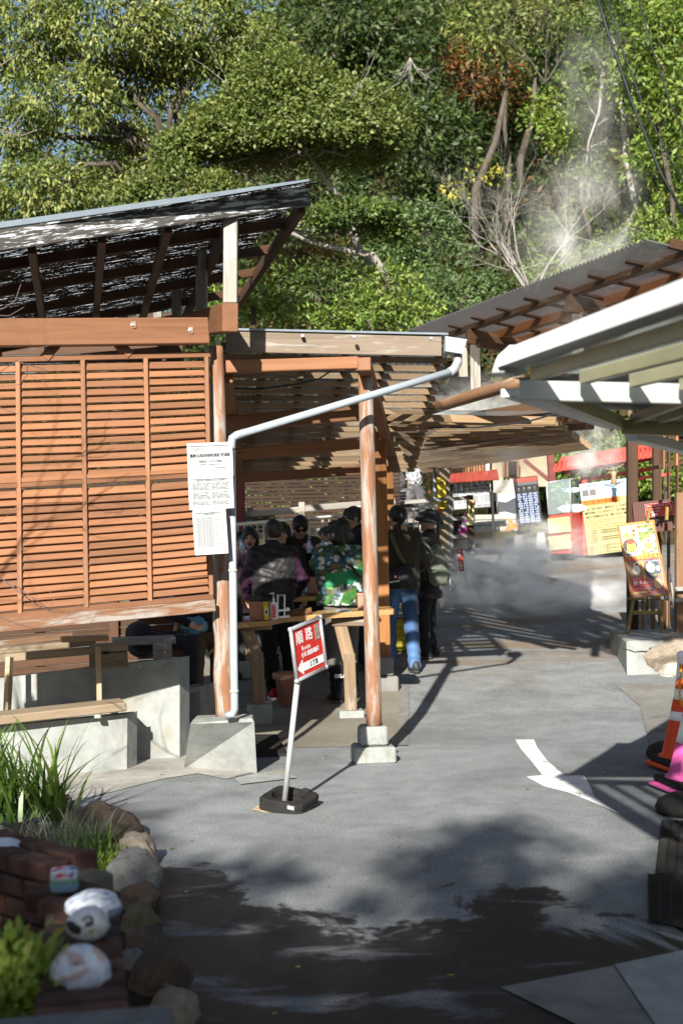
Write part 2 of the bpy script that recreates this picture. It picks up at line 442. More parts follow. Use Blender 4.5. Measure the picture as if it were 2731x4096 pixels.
# ================================================================= GROUND
def grid_sheet(name, x0, x1, y0, y1, nx, ny, zf, mat, kind='structure', label=None):
    xs = np.linspace(x0, x1, nx); ys = np.linspace(y0, y1, ny)
    X, Yy = np.meshgrid(xs, ys); Z = np.vectorize(zf)(X, Yy)
    v = np.stack([X.ravel(), Yy.ravel(), Z.ravel()], 1)
    i = np.arange(nx * ny).reshape(ny, nx)
    f = np.stack([i[:-1, :-1].ravel(), i[:-1, 1:].ravel(), i[1:, 1:].ravel(), i[1:, :-1].ravel()], 1)
    o = obj(name, mesh_of(name, v, f, mat, True)); tag(o, label, None, None, kind); return o
def asphalt_mat():
    t = NT('asphalt'); v = t.coords((1, 1, 1), 'Object', False)
    g1 = t.noise(v, 120, 3, .8); g2 = t.noise(v, 55, 3, .6); big = t.noise(v, .8, 6, .65, .8); mid = t.noise(v, 5, 5, .6, .3)
    col = t.ramp(g1, [(.32, (.055, .063, .068)), (.5, (.20, .219, .228)), (.66, (.52, .55, .565))])
    col = t.mix(.35, col, t.ramp(g2, [(.35, (.12, .122, .125)), (.65, (.25, .253, .25))]))
    col = t.mix(1.0, col, t.ramp(big, [(.3, (.66, .66, .66)), (.55, (1.0, 1.0, 1.0)), (.72, (1.16, 1.17, 1.18))]), 'MULTIPLY')
    col = t.mix(1.0, col, t.ramp(mid, [(.3, (.82, .82, .82)), (.7, (1.1, 1.1, 1.1))]), 'MULTIPLY')
    # sunlight filtered through the roof battens, painted orange-brown on the far slope
    sep = t.n('SeparateXYZ'); t.l(v, sep.inputs[0])
    rn = t.noise(t.coords((.5, 2.2, 1), 'Object', False), 1.0, 4, .6, .5)
    ym = t.n('MapRange'); ym.inputs[1].default_value = 13.2; ym.inputs[2].default_value = 15.0; t.l(sep.outputs[1], ym.inputs[0])
    rr = step(t, rn, .42, .62); mm = t.mix(1.0, rr, ym.outputs[0], 'MULTIPLY')
    col = t.mix(t.mix(1.0, mm, (.62, .62, .62), 'MULTIPLY'), col, (.17, .105, .045))
    # wet stain near the planter, with its own ragged outline
    wn_ = t.noise(v, .9, 9, .66, .9)
    yo = t.n('Math', operation='MULTIPLY_ADD'); yo.inputs[1].default_value = 4.6; yo.inputs[2].default_value = 4.15; t.l(wn_, yo.inputs[0])
    xs_ = t.n('Math', operation='MULTIPLY_ADD'); xs_.inputs[1].default_value = -.45; t.l(sep.outputs[0], xs_.inputs[0]); t.l(yo.outputs[0], xs_.inputs[2])
    df = t.n('Math', operation='SUBTRACT'); t.l(xs_.outputs[0], df.inputs[0]); t.l(sep.outputs[1], df.inputs[1])
    wet = t.n('MapRange'); wet.inputs[1].default_value = -.04; wet.inputs[2].default_value = .14; t.l(df.outputs[0], wet.inputs[0])
    dry = step(t, t.noise(t.coords((1, 2.4, 1), 'Object', False), 1.3, 7, .65, .5), .54, .64)
    wetm = t.n('Math', operation='MULTIPLY'); t.l(wet.outputs[0], wetm.inputs[0])
    inv = t.n('Math', operation='MULTIPLY_ADD'); inv.inputs[1].default_value = -.75; inv.inputs[2].default_value = 1.0; t.l(dry, inv.inputs[0]); t.l(inv.outputs[0], wetm.inputs[1])
    dark = t.mix(1.0, col, (.075, .071, .068), 'MULTIPLY')
    col = t.mix(wetm.outputs[0], col, dark)
    ro = t.n('MapRange'); ro.inputs[3].default_value = .85; ro.inputs[4].default_value = .6; t.l(wetm.outputs[0], ro.inputs[0])
    t.bump(t.mix(.4, g1, g2), .5, .006)
    m = t.base(col, .8, .25); t.l(ro.outputs[0], t.b.inputs['Roughness']); return m
M_['asphalt'] = asphalt_mat()
def aggregate_mat():
    t = NT('exposed_aggregate'); v = t.coords((1, 1, 1), 'Object', False)
    g1 = t.noise(v, 150, 3, .7); big = t.noise(v, 1.6, 5)
    col = t.ramp(g1, [(.3, (.10, .088, .07)), (.5, (.21, .19, .155)), (.7, (.38, .35, .30))])
    col = t.mix(1.0, col, t.ramp(big, [(.3, (.75, .74, .72)), (.7, (1.1, 1.1, 1.1))]), 'MULTIPLY')
    t.bump(g1, .5, .006); return t.base(col, .85, .2)
M_['aggregate'] = aggregate_mat()
def paint_mat():
    t = NT('worn_road_paint'); v = t.coords((1, 1, 1), 'Object', False); f = t.noise(v, 120, 4, .7); b = t.noise(v, 3.5, 4)
    s = t.mix(.45, f, b); col = t.mix(step(t, s, .42, .47), (.20, .205, .205), (.70, .71, .70))
    t.bump(f, .3, .004); return t.base(col, .7, .3)
M_['roadpaint'] = paint_mat()
t_ = NT('forest_floor'); v_ = t_.coords((1, 1, 1), 'Object', False)
M_['dirt'] = t_.base(t_.ramp(t_.noise(v_, 3, 8, .7), [(.3, (.025, .022, .012)), (.5, (.055, .045, .022)), (.7, (.06, .07, .025))]), .95, .05)

def road_z(x, y): return gz(y)
grid_sheet('ground', -400, 400, -400, 400, 41, 401, lambda x, y: gz(y) - .03 - .0 * x, M_['dirt'], label='bare earth around the road')
grid_sheet('road', -9, 9, -30, 24.5, 37, 110, road_z, M_['asphalt'], label='grey asphalt lane running up to the springs')

def ground_poly(name, pts, mat, dz, parent=None, world_pts=False):
    pp = [p if world_pts else G(*p) for p in pts]
    v = [Vector((p[0], p[1], gz(p[1]) + dz)) for p in pp]
    return obj(name, mesh_of(name, v, [tuple(range(len(v)))] if (v[1] - v[0]).cross(v[2] - v[1]).z > 0 else [tuple(reversed(range(len(v))))], mat), parent)
def ground_strip(name, fl, fr, bl, br, n, mat, dz):
    fl, fr, bl, br = [Vector(p) for p in (fl, fr, bl, br)]; v = []; f = []
    for k in range(n + 1):
        t = k / n
        for a, b in ((fl, bl), (fr, br)):
            p = a.lerp(b, t); v.append((p.x, p.y, gz(p.y) + dz))
    for k in range(n): f.append((2 * k, 2 * k + 1, 2 * k + 3, 2 * k + 2))
    return obj(name, mesh_of(name, v, f, mat))
fr0, br0 = G(1588, 2985), G(1600, 2600)
o = ground_strip('shelter_floor', Vector((-6, fr0.y + .0, 0)), fr0, Vector((-6, 18, 0)), br0 + (br0 - fr0) * .4, 24, M_['aggregate'], .004)
tag(o, 'speckled exposed aggregate floor under the timber shelter', None, None, 'structure')
o = ground_strip('kerb_strip', fr0 + Vector((.0, 0, 0)), fr0 + Vector((.085, 0, 0)), br0, br0 + Vector((.10, 0, 0)), 14, M_['concrete_dark'], .008)
tag(o, 'thin grey concrete strip between shelter floor and asphalt', None, None, 'structure')
o = ground_poly('concrete_apron', [(-600, 3420), (0, 3250), (215, 3222), (440, 3172), (640, 3120), (790, 3096), (905, 3118), (1010, 3092), (1010, 2990), (719, 2990), (100, 2990), (-600, 2990)], M_['concrete_warm'], .005)
tag(o, 'pale concrete apron in front of the low walls', None, None, 'structure')
o = ground_poly('floor_patch', [(940, 3118), (1125, 3080), (1188, 3116), (962, 3142)], M_['concrete'], .009)
tag(o, 'pale square patch of concrete by the route sign', None, None, 'structure')
def z8(x, y): return (1700 + x / 1.4733, 2500 + y / 1.4733)
def z7(x, y): return (x / 1.568, 2900 + y / 1.568)
def z4(x, y): return (850 + x / 1.568, 1900 + y / 1.568)
def z3(x, y): return (900 + x / 2.613, 2000 + y / 2.613)
ar = [(530, 677), (640, 678), (660, 725), (720, 805), (820, 890), (935, 888), (965, 940), (1000, 1020), (1150, 1120), (980, 1045), (840, 990), (700, 955), (595, 897), (690, 888), (620, 800), (560, 730)]
pa = [G(*z8(*q)) for q in ar]
head = [4, 5, 6, 7, 8, 9, 10, 11, 12, 13]; tail = [0, 1, 2, 3, 4, 13, 14, 15]
va = [Vector((p.x, p.y, .004)) for p in pa]
def up_face(ix): 
    n = sum(((va[ix[k]] - va[ix[0]]).cross(va[ix[k + 1]] - va[ix[0]]) for k in range(1, len(ix) - 1)), Vector())
    return tuple(ix) if n.z > 0 else tuple(reversed(ix))
o = obj('road_arrow', mesh_of('road_arrow', va, [up_face(head), up_face(tail)], M_['roadpaint']))
tag(o, 'worn white curved arrow painted on the asphalt', None, None, 'structure')
o = ground_poly('concrete_slab', [(2455, 3868), (2760, 3805), (2900, 4200), (2680, 4200)], M_['concrete'], .010)
tag(o, 'pale concrete slab at the road edge', None, None, 'structure')
o = ground_poly('mortar_bed', [(2000, 3955), (2452, 3868), (2676, 4200), (2420, 4160)], M_['concrete_dark'], .006)
tag(o, 'brown stained mortar bed beside the pale slab', None, None, 'structure')
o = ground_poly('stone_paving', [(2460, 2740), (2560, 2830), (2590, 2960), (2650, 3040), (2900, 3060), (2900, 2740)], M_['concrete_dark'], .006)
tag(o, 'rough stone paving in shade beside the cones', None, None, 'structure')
o = ground_poly('far_kerb', [(1860, 2219), (2100, 2212), (2520, 2222), (2520, 2205), (2100, 2195), (1860, 2208)], M_['concrete'], .03)
tag(o, 'pale concrete edge below the far notice boards', None, None, 'structure')

# hill behind
def slope(x): return float(np.interp(x, [-14, -6, -2.5, 2, 30], [.18, .25, .62, .95, 1.0]))
def hz(x, y):
    r = max(0.0, y - 25.5)
    n = mnoise.noise(Vector((x * .3, y * .3, 1.7))) * .5 + mnoise.noise(Vector((x, y, 4.2))) * .18
    return gz(y) - .05 + min(r, 40) * slope(x) + n * min(1, r * .3)
grid_sheet('hill', -70, 70, 25, 90, 120, 90, hz, M_['dirt'], label='steep wooded hillside behind the shelters')

# ================================================================= VEGETATION
def leaf_mesh(cen, out, size, cols, droop=.2, width=.42, seed=0):
    rg = np.random.default_rng(seed); n = len(cen)
    rnd = rg.normal(size=(n, 3)); d = out * .55 + rnd * .6; d[:, 2] -= droop
    d /= np.linalg.norm(d, axis=1, keepdims=True) + 1e-9
    ref = out + rg.normal(size=(n, 3)) * .55 + np.array([0, 0, .5])
    s = np.cross(d, ref); s /= np.linalg.norm(s, axis=1, keepdims=True) + 1e-9
    nn = np.cross(s, d)
    L = (size * rg.uniform(.7, 1.3, n))[:, None]; W = L * width * .5
    v = np.empty((n, 4, 3))
    v[:, 0] = cen; v[:, 1] = cen + d * L * .45 + s * W + nn * L * .06; v[:, 2] = cen + d * L; v[:, 3] = cen + d * L * .45 - s * W + nn * L * .06
    f = np.arange(n * 4).reshape(n, 4)
    return v.reshape(-1, 3), f, np.repeat(cols, 4, axis=0)
def clumpy(clusters, dens, per, clump_r, rg, flat=0.0, shell=.62):
    """clusters: (cx,cy,cz, rx,ry,rz); returns leaf centres, outward directions, clump index"""
    C, O, I = [], [], []; k = 0
    for (cx, cy, cz, rx, ry, rz) in clusters:
        area = (rx * ry + ry * rz + rx * rz) * 4.2
        m = max(6, int(area * dens))
        d = rg.normal(size=(m, 3)); d /= np.linalg.norm(d, axis=1, keepdims=True)
        if flat: d[:, 2] = np.where(d[:, 2] < -flat, -d[:, 2], d[:, 2])
        rr = rg.uniform(shell, 1.0, (m, 1)) * (1 + .16 * np.sin(d[:, :1] * 5 + cx) * np.cos(d[:, 2:] * 4 + cz))
        cc = np.array([cx, cy, cz]) + d * rr * np.array([rx, ry, rz])
        p = np.repeat(cc, per, axis=0) + rg.normal(size=(m * per, 3)) * clump_r * np.array([1, 1, .7])
        C.append(p); O.append(np.repeat(d, per, axis=0)); I.append(np.repeat(np.arange(k, k + m), per)); k += m
    return np.concatenate(C), np.concatenate(O), np.concatenate(I)
def leaf_cols(I, pal, rg, jit=.22):
    pal = np.array(pal); nb = I.max() + 1
    pc = pal[rg.integers(0, len(pal), nb)] * rg.uniform(.75, 1.25, (nb, 1))
    c = pc[I] * rg.uniform(1 - jit, 1 + jit, (len(I), 1))
    pick = rg.random(len(I)) < .2; c[pick] = pal[rg.integers(0, len(pal), pick.sum())]
    return np.clip(c, 0, .6)
def grow(mb, p, d, L, r, depth, rg, spread=.6, n=5, up=.15, curl=.25):
    pts = [Vector(p)]; rad = [r]; q = Vector(p); dd = Vector(d).normalized(); kids = []
    for k in range(4):
        dd = (dd + Vector(rg.normal(size=3)) * curl * .4 + Vector((0, 0, up * .3))).normalized()
        q = q + dd * L / 4; pts.append(q.copy()); rad.append(r * (1 - .42 * (k + 1) / 4))
        if k >= 1: kids.append((q.copy(), dd.copy(), rad[-1]))
    mb.tube(pts, rad, n, False)
    if depth > 0:
        for (q, dd, rr) in kids + [kids[-1]]:
            nd = (dd + Vector(rg.normal(size=3)) * spread).normalized()
            grow(mb, q, nd, L * rg.uniform(.5, .75), rr * .62, depth - 1, rg, spread, max(3, n - 1), up, curl)
def limb(mb, a, b, r0, r1, rg, n=7, seg=6, wob=.12):
    a, b = Vector(a), Vector(b); pts = []; rad = []; L = (b - a).length
    for k in range(seg + 1):
        t = k / seg; w = math.sin(t * math.pi) * wob * L
        pts.append(a.lerp(b, t) + Vector(rg.normal(size=3)) * w * .5 + Vector((0, 0, w * .3))); rad.append(r0 + (r1 - r0) * t)
    mb.tube(pts, rad, n, False)
def UVR(u, v, Y, ru, rv, ry=None):
    p = P(u, v, Y); k = Y / FPX
    return (p.x, p.y, p.z, ru * k, (ry if ry is not None else min(ru, rv) * 1.1) * k, rv * k)
PAL = dict(
    oak=[(.17, .215, .05), (.215, .25, .068), (.115, .16, .038), (.25, .265, .085), (.06, .09, .022)],
    dome=[(.115, .16, .034), (.145, .18, .045), (.08, .12, .024), (.17, .19, .055)],
    dark=[(.04, .07, .018), (.06, .10, .024), (.03, .052, .015), (.085, .12, .03)],
    mid=[(.075, .13, .028), (.105, .16, .032), (.045, .08, .018), (.13, .175, .042)],
    lush=[(.14, .225, .032), (.185, .26, .048), (.10, .17, .03), (.22, .265, .05)],
    cool=[(.09, .16, .05), (.13, .20, .07), (.07, .12, .035)],
    autumn=[(.26, .085, .02), (.20, .10, .022), (.11, .095, .025), (.15, .07, .02)],
    yellow=[(.34, .30, .03), (.22, .23, .03), (.42, .36, .04)],
    rust=[(.16, .10, .03), (.13, .12, .035), (.20, .12, .03)])
_seed = [100]
def tree(name, label, cat, clusters, pal, base, dens, per, clump_r, size, bark='bark', trunk_r=.12, droop=.25, flat=0.0, group=None, width=.42, trunk_pts=None, shell=.62, limbs=True, twigs=0):
    _seed[0] += 1; rg = np.random.default_rng(_seed[0])
    base = Vector(base); root = thing(name, label, cat, base, group)
    C, O, I = clumpy(clusters, dens, per, clump_r, rg, flat, shell)
    v, f, c = leaf_mesh(C, O, size, leaf_cols(I, PAL[pal], rg), droop, width, _seed[0])
    obj('crown', mesh_of('crown', v, f, M_['leaf'], False, c), root)
    mb = MB()
    cen = Vector(clusters[0][:3])
    if trunk_pts:
        mb.tube(trunk_pts, [trunk_r * (1 - .5 * k / (len(trunk_pts) - 1)) for k in range(len(trunk_pts))], 9, False); top = Vector(trunk_pts[-1])
    else:
        top = Vector((cen.x * .7 + base.x * .3, cen.y, cen.z - clusters[0][5] * .6)); limb(mb, base, top, trunk_r, trunk_r * .7, rg, 9, 7, .06)
    if limbs:
        for cl in clusters:
            e = Vector(cl[:3]); limb(mb, top, e, trunk_r * .6, trunk_r * .18, rg, 6, 6, .12)
            for _ in range(4 + twigs):
                dd = Vector(rg.normal(size=3)); dd.z = abs(dd.z) * .6
                grow(mb, top.lerp(e, rg.uniform(.4, 1)), dd, min(cl[3], cl[5]) * 1.0, trunk_r * .2, 1, rg, .7, 5)
    mb.build('trunk', M_[bark], root, None, True)
    return root

# --- the big left tree, sky between its leaf clumps
Y1 = 20.0
tree('oak_tree', 'tall olive green evergreen tree with drooping leaf clusters over the left roof', 'tree',
     [UVR(90, 130, 20, 260, 190), UVR(430, 90, 19.6, 300, 170), UVR(800, 110, 20, 270, 170), UVR(250, 390, 19.4, 260, 130), UVR(560, 330, 20.2, 200, 110), UVR(1000, 210, 20.4, 160, 150),
      UVR(70, 520, 20, 170, 110), UVR(520, 560, 20.5, 150, 80), UVR(160, 760, 19.6, 260, 130), UVR(440, 700, 20.2, 170, 80), UVR(330, 830, 19.8, 250, 90), UVR(700, 240, 20.2, 200, 90)],
     'oak', (P(420, 1700, 20.3).x, 20.3, gz(20)), 46, 17, .085, .088, trunk_r=.10, droop=.75, width=.38, twigs=2,
     trunk_pts=[Vector((P(420, 1700, 20.3).x, 20.3, gz(20))), P(500, 1200, 20.3), P(600, 900, 20.4), P(690, 660, 20.4)])
tree('hillside_tree', 'dark evergreen tree far behind the left roof against the sky', 'tree',
     [UVR(330, 640, 29, 260, 190), UVR(30, 800, 28, 220, 170), UVR(640, 620, 30, 240, 190), UVR(930, 130, 31, 240, 230), UVR(900, 420, 30, 230, 200)],
     'mid', (P(500, 1500, 29).x, 29, hz(P(500, 1500, 29).x, 29)), 7, 14, .18, .17, trunk_r=.16, group=None)
# --- clipped-looking domes
tp = [P(1640, 1400, 19.6), P(1580, 1180, 19.5), P(1430, 1000, 19.4), P(1400, 830, 19.2), P(1300, 720, 19), P(1240, 620, 19)]
tree('dome_tree', 'broad rounded olive green tree with a leaning pale trunk above the roof end', 'tree',
     [UVR(1180, 610, 19, 450, 370, 320), UVR(1430, 600, 18.8, 200, 270, 220), UVR(860, 640, 18.9, 240, 190, 200), UVR(1220, 590, 18.6, 300, 120, 200)],
     'dome', tp[0], 88, 18, .075, .062, bark='barkpale', trunk_r=.062, flat=.04, trunk_pts=tp, droop=.05, shell=.72, width=.6)
tree('round_shrub', 'low rounded olive shrub peeking over the left roof edge', 'shrub',
     [UVR(690, 840, 18.6, 240, 190, 170), UVR(870, 820, 18.5, 130, 120), UVR(540, 850, 18.6, 120, 100)], 'dome', P(700, 1300, 19.5), 105, 18, .06, .058, flat=.15, droop=.05, shell=.7, width=.6, trunk_r=.05)
tp = [P(1600, 1250, 18.9), P(1555, 1120, 18.8), P(1490, 1020, 18.7), P(1380, 1000, 18.7), P(1240, 965, 18.7), P(1130, 915, 18.6)]
tree('leaning_tree', 'flat topped tree on a long crooked grey trunk beside the roof corner', 'tree',
     [UVR(1430, 890, 18.4, 210, 75, 150), UVR(1560, 950, 18.6, 110, 60), UVR(1290, 900, 18.5, 110, 45)], 'mid', tp[0], 90, 18, .07, .06, bark='barkpale', trunk_r=.062, flat=.2, trunk_pts=tp, droop=.05, shell=.6, width=.6)
# --- the wooded slope
def slope_tree(label, u, v, Y, ru, rv, pal, dens=14, size=.16, name='slope_tree', extra=(), **kw):
    p = P(u, v, Y); cl = [UVR(u, v, Y, ru, rv)] + [UVR(*e) for e in extra]
    return tree(name, label, 'tree', cl, pal, (p.x, p.y + .3, min(hz(p.x, p.y), p.z - rv * Y / FPX * .8)), dens, 14, .17, size, group='trees on the wooded slope', **{'trunk_r': .06, **kw})
slope_tree('dark glossy evergreen at the top beside the olive tree', 1330, 110, 33, 260, 190, 'dark', extra=[(1560, 130, 33.5, 220, 190), (1480, 300, 33, 160, 110)])
slope_tree('dark tree between the dome tree and the orange leaves', 1730, 560, 32, 200, 190, 'dark', extra=[(1640, 380, 33, 150, 140), (1850, 700, 32, 170, 130)])
slope_tree('orange and brown autumn tree high on the slope', 1890, 290, 35, 190, 130, 'autumn', dens=9, extra=[(1760, 200, 35.5, 120, 80), (1960, 400, 35.2, 130, 70)])
slope_tree('pale green tree with curling bare branches at the top edge', 2010, 70, 32, 260, 90, 'oak', dens=11, extra=[(1950, 170, 31.5, 110, 70), (2250, 60, 32, 140, 100)], twigs=4)
slope_tree('dim evergreen behind the rising steam', 2080, 560, 36, 260, 240, 'dark', extra=[(2210, 350, 37, 170, 170), (2250, 720, 35, 210, 170)])
slope_tree('mid green tree left of the thin pale trunk', 2330, 520, 29, 180, 70, 'lush', dens=20, size=.13, extra=[(2230, 430, 29.5, 130, 70), (2440, 450, 29, 120, 80)])
tp = [P(2440, 1150, 27), P(2475, 960, 27), P(2545, 840, 27), P(2500, 640, 27), P(2490, 450, 27), P(2440, 250, 27)]
slope_tree('slender tree with a pale bent trunk at the upper right', 2460, 150, 27.2, 190, 130, 'mid', dens=20, size=.13, extra=[(2340, 680, 26.5, 90, 50), (2400, 300, 27, 140, 70)], bark='barkpale', trunk_r=.075, trunk_pts=tp)
slope_tree('bright sunlit tree at the right edge behind the cables', 2650, 160, 25, 150, 190, 'lush', dens=20, size=.13, extra=[(2690, 430, 25, 140, 150), (2640, 620, 25.4, 110, 90), (2560, 330, 26, 90, 110)])
slope_tree('dark undergrowth tree right of the bare bush', 2440, 860, 30, 220, 110, 'mid', extra=[(2280, 980, 31, 190, 110), (2640, 760, 29, 150, 120)])
slope_tree('dark tree above the bare bush', 1950, 850, 33, 240, 150, 'dark', extra=[(1700, 830, 33, 170, 110)])
slope_tree('shaded tree under the dome tree', 1250, 760, 27, 260, 120, 'dark', extra=[(1080, 1000, 27, 250, 170), (1380, 1120, 27, 240, 150)])
slope_tree('evergreen at the top right corner', 2300, 200, 36, 210, 190, 'mid', extra=[(2560, 60, 33, 200, 140)])
slope_tree('deep green tree at the top middle', 1720, 90, 38, 220, 150, 'dark', extra=[(2130, 250, 38, 200, 120)])
def shrub(label, u, v, Y, ru, rv, pal, dens=32, size=.095, extra=()):
    p = P(u, v, Y); cl = [UVR(u, v, Y, ru, rv)] + [UVR(*e) for e in extra]
    return tree('shrub', label, 'shrub', cl, pal, (p.x, p.y, p.z - rv * Y / FPX * 1.2), dens, 14, .10, size, group='shrubs behind the shelter roofs', trunk_r=.05, shell=.5)
shrub('bright cool green shrub left of the bare bush', 1690, 900, 25, 180, 110, 'cool', extra=[(1590, 1010, 25, 140, 80), (1780, 1040, 25, 130, 80)])
shrub('bright green shrub low behind the ceiling battens', 1480, 1240, 18.6, 150, 80, 'lush', size=.075, dens=46, extra=[(1330, 1280, 18.6, 120, 60), (1620, 1230, 18.7, 140, 80), (1560, 1120, 18.7, 110, 60)])
shrub('yellow green leafy shrub beside the roof corner', 1010, 1190, 22.5, 120, 90, 'lush', extra=[(900, 1200, 22.5, 90, 60), (1150, 1240, 22.6, 120, 60)])
shrub('green shrub below the crooked trunk', 1270, 1120, 18.9, 170, 80, 'mid', size=.075, dens=46, extra=[(1420, 1130, 18.9, 140, 70)])
shrub('mixed green shrub by the tip of the brown roof', 1820, 1200, 24, 150, 70, 'cool', extra=[(1720, 1160, 24, 120, 80), (1960, 1130, 24, 120, 70)])
shrub('steamy pale green shrub above the brown roof', 2270, 1080, 25, 170, 60, 'lush', extra=[(2120, 1130, 24.6, 130, 60), (2440, 1010, 25.4, 150, 60)])
shrub('sunlit green shrub at the right above the brown roof', 2620, 920, 25, 150, 80, 'lush', extra=[(2700, 820, 25.4, 100, 90), (2560, 1010, 25, 120, 60)])
shrub('yellow leaved shrub behind the bare bush', 1930, 690, 27, 80, 30, 'yellow', dens=10, extra=[(1820, 760, 27, 70, 25)])
shrub('shrub with brown and yellow leaves under the crooked trunk', 1130, 1060, 24.5, 150, 90, 'rust', extra=[(1280, 1010, 24.5, 120, 60)])
shrub('green bush behind the red tiled sign roof', 2330, 1830, 25.5, 180, 60, 'lush', size=.12, extra=[(2520, 1850, 25.5, 160, 110), (2280, 1930, 25.6, 100, 60), (2620, 1900, 25.5, 130, 90)])
# bare tree standing left of the view, its branch shadows fall on the lattice
_r = np.random.default_rng(8); bt = thing('bare_tree', 'leafless tree left of the lattice screen', 'tree', (-3.1, 6.2, 0)); _mb = MB()
for _k in range(5): grow(_mb, Vector((-3.1, 6.2, 1.2 + .25 * _k)), Vector((_r.normal() * .6 + .3, _r.normal() * .3, .9)), 1.15, .012, 3, _r, .55, 5, .1, .4)
limb(_mb, (-3.1, 6.2, 0), (-3.05, 6.2, 2.6), .06, .03, _r); _mb.build('branches', M_['bark'], bt, None, True)
# bare bushes
rg = np.random.default_rng(5)
def bare(name, label, base, n, L, r, mat, depth=3, spread=.5, lean=(0, 0, 1), fan=.7):
    root = thing(name, label, 'bush', base); mb = MB()
    for k in range(n):
        d = Vector(lean) + Vector((rg.normal() * fan, rg.normal() * fan * .6, rg.uniform(0, .3)))
        grow(mb, base, d, L * rg.uniform(.8, 1.2), r, depth, rg, spread, 6, .2, .3)
    mb.build('branches', M_[mat], root, None, True); return root
bare('bare_bush', 'leafless pale branching bush in front of the dark slope', P(2130, 1200, 23), 7, 1.25, .022, 'barkpale', 4, .6, (-.1, 0, .9), .6)
bare('bare_shrub', 'small pinkish grey leafless shrub over the left roof end', P(1200, 740, 19), 7, .38, .007, 'twig', 3, .5, (-1.2, 0, .3), .5)
bare('bare_bush', 'thin leafless twigs at the top right of the slope', P(2180, 330, 30), 4, 1.1, .02, 'bark', 3, .7, (-.3, 0, .8), .6)
bare('dead_roots', 'pale dead roots hanging down from the dark trees', P(1640, 230, 29), 8, .42, .01, 'barkpale', 1, .5, (0, 0, -1.2), .25)
# undergrowth over the hillside: nobody could count it
n = 9000; X = RNG.uniform(-16, 16, n); Yy = RNG.uniform(26, 52, n)
Zc = np.array([hz(x, y) for x, y in zip(X, Yy)]) + RNG.uniform(0, 1.0, n)
C = np.repeat(np.stack([X, Yy, Zc], 1), 12, axis=0) + RNG.normal(size=(n * 12, 3)) * .28
O = np.tile(np.array([0, -.6, .6]), (n * 12, 1)); I = np.repeat(np.arange(n), 12)
v, f, c = leaf_mesh(C, O, .2, leaf_cols(I, PAL['dark'] + PAL['rust'][:1], RNG) * .7, .3, .45, 9)
o = obj('undergrowth', mesh_of('undergrowth', v, f, M_['leaf'], False, c)); tag(o, 'dense leafy undergrowth covering the hillside', None, None, 'stuff')
# forest trunks one can tell apart
for k, (u0, v0, u1, v1, Y, r, lab) in enumerate([(1640, 1000, 1560, 800, 26, .09, 'dark upright trunk between the shrubs'), (1900, 760, 2020, 380, 31, .10, 'grey trunk rising towards the orange leaves'), (2080, 640, 2140, 300, 33, .10, 'dim trunk behind the steam')]):
    tr = tag(obj('tree_trunk', mesh_of('tree_trunk', *tube_geo([P(u0, v0 + 200, Y), P(u0, v0, Y), P((u0 + u1) / 2 + 20, (v0 + v1) / 2, Y), P(u1, v1, Y)], [r, r * .9, r * .75, r * .5], 8), M_['bark'], True)), lab, 'trunk', 'bare trunks on the slope')
# trees behind the camera whose shade falls over the foreground
for k, (x, y, h, rx) in enumerate([(-4.6, -8.5, 7.9, 1.9), (-1.5, -9.5, 8.3, 2.0), (1.4, -8.7, 7.8, 2.0), (-8.0, -9.0, 8.2, 2.2), (4.2, -9.2, 8.0, 2.0)]):
    cl = [(x, y, h - 1.6, rx, 1.3, 1.65), (x + .5, y + .3, h - 3.6, rx * .95, 1.2, 1.7), (x - .2, y + .3, h - 5.2, rx * .95, 1.2, 1.5)] + [(x + random.uniform(-1.6, 1.6), y, h + random.uniform(.1, .75), random.uniform(.15, .35), .2, random.uniform(.08, .16)) for _ in range(4)]
    tree('garden_tree', ['leafy garden tree behind the viewer on the far left', 'leafy garden tree behind the viewer, tallest in the middle', 'leafy garden tree behind the viewer near the planter', 'leafy garden tree behind the viewer beside the left wall', 'leafy garden tree behind the viewer on the right'][k], 'tree', cl, 'mid', (x, y, 0), 26, 14, .16, .24, group='garden trees that shade the foreground', trunk_r=.13, shell=.1)

# ================================================================= LEFT PAVILION (lattice screen, peeling fascia)
def z1(x, y): return (x / 1.568, 700 + y / 1.568)
def z2(x, y): return (x / 1.568, 1700 + y / 1.568)
def zl(x, y): return (x / 1.96, 2350 + y / 1.96)
def zc(x, y): return (800 + x / 1.4255, 1200 + y / 1.4255)
def z5(x, y): return (1700 + x / 1.521, 1000 + y / 1.521)
def z6(x, y): return (1700 + x / 1.521, 1700 + y / 1.521)
def YL(u, d=0.0):      # depth of the lattice plane along the photo's width
    return 1.0 / (0.1101 + (0.1035 - 0.1101) * u / 853.0) + d
def PL(u, v, d=0.0): return P(u, v, YL(u, d))
pav = thing('lattice_pavilion', 'red brown timber pavilion with louvred lattice screen and peeling white fascia', 'pavilion', (PL(860, 2860).x, 9.68, 0))
# front beam, corner beam, posts
beam('beam', PL(-260, 1335, -.06), PL(828, 1325, -.06), .10, .175, M_['stain'], pav, .006)
for q in (z1(832, 940), z1(1190, 974)):
    c = PL(q[0], q[1], -.112)
    b = box_at('bolt_plate', c, .045, .006, .045, M_['stain_worn'], pav, 0.1)
    box_at('bolt', c + Vector((0, -.008, 0)), .02, .014, .02, M_['alu_mat'], b)
cb0 = P(922, 1270, 9.25); cb1 = P(640, 1330, 14.2)
beam('corner_beam', cb0, cb1, .105, .185, M_['stain'], pav, .006)
log('log_post', PL(906, 2874, .09), PL(866, 1385, .09), .072, .046, M_['stain_worn'], pav, 20, 40, .10, 3,
    knots=[(.12, -1.6, .05, .35), (.2, 1.5, .05, .3), (.27, -1.7, .04, .3), (.03, 1.2, .05, .25), (.42, 0, .06, .08)])
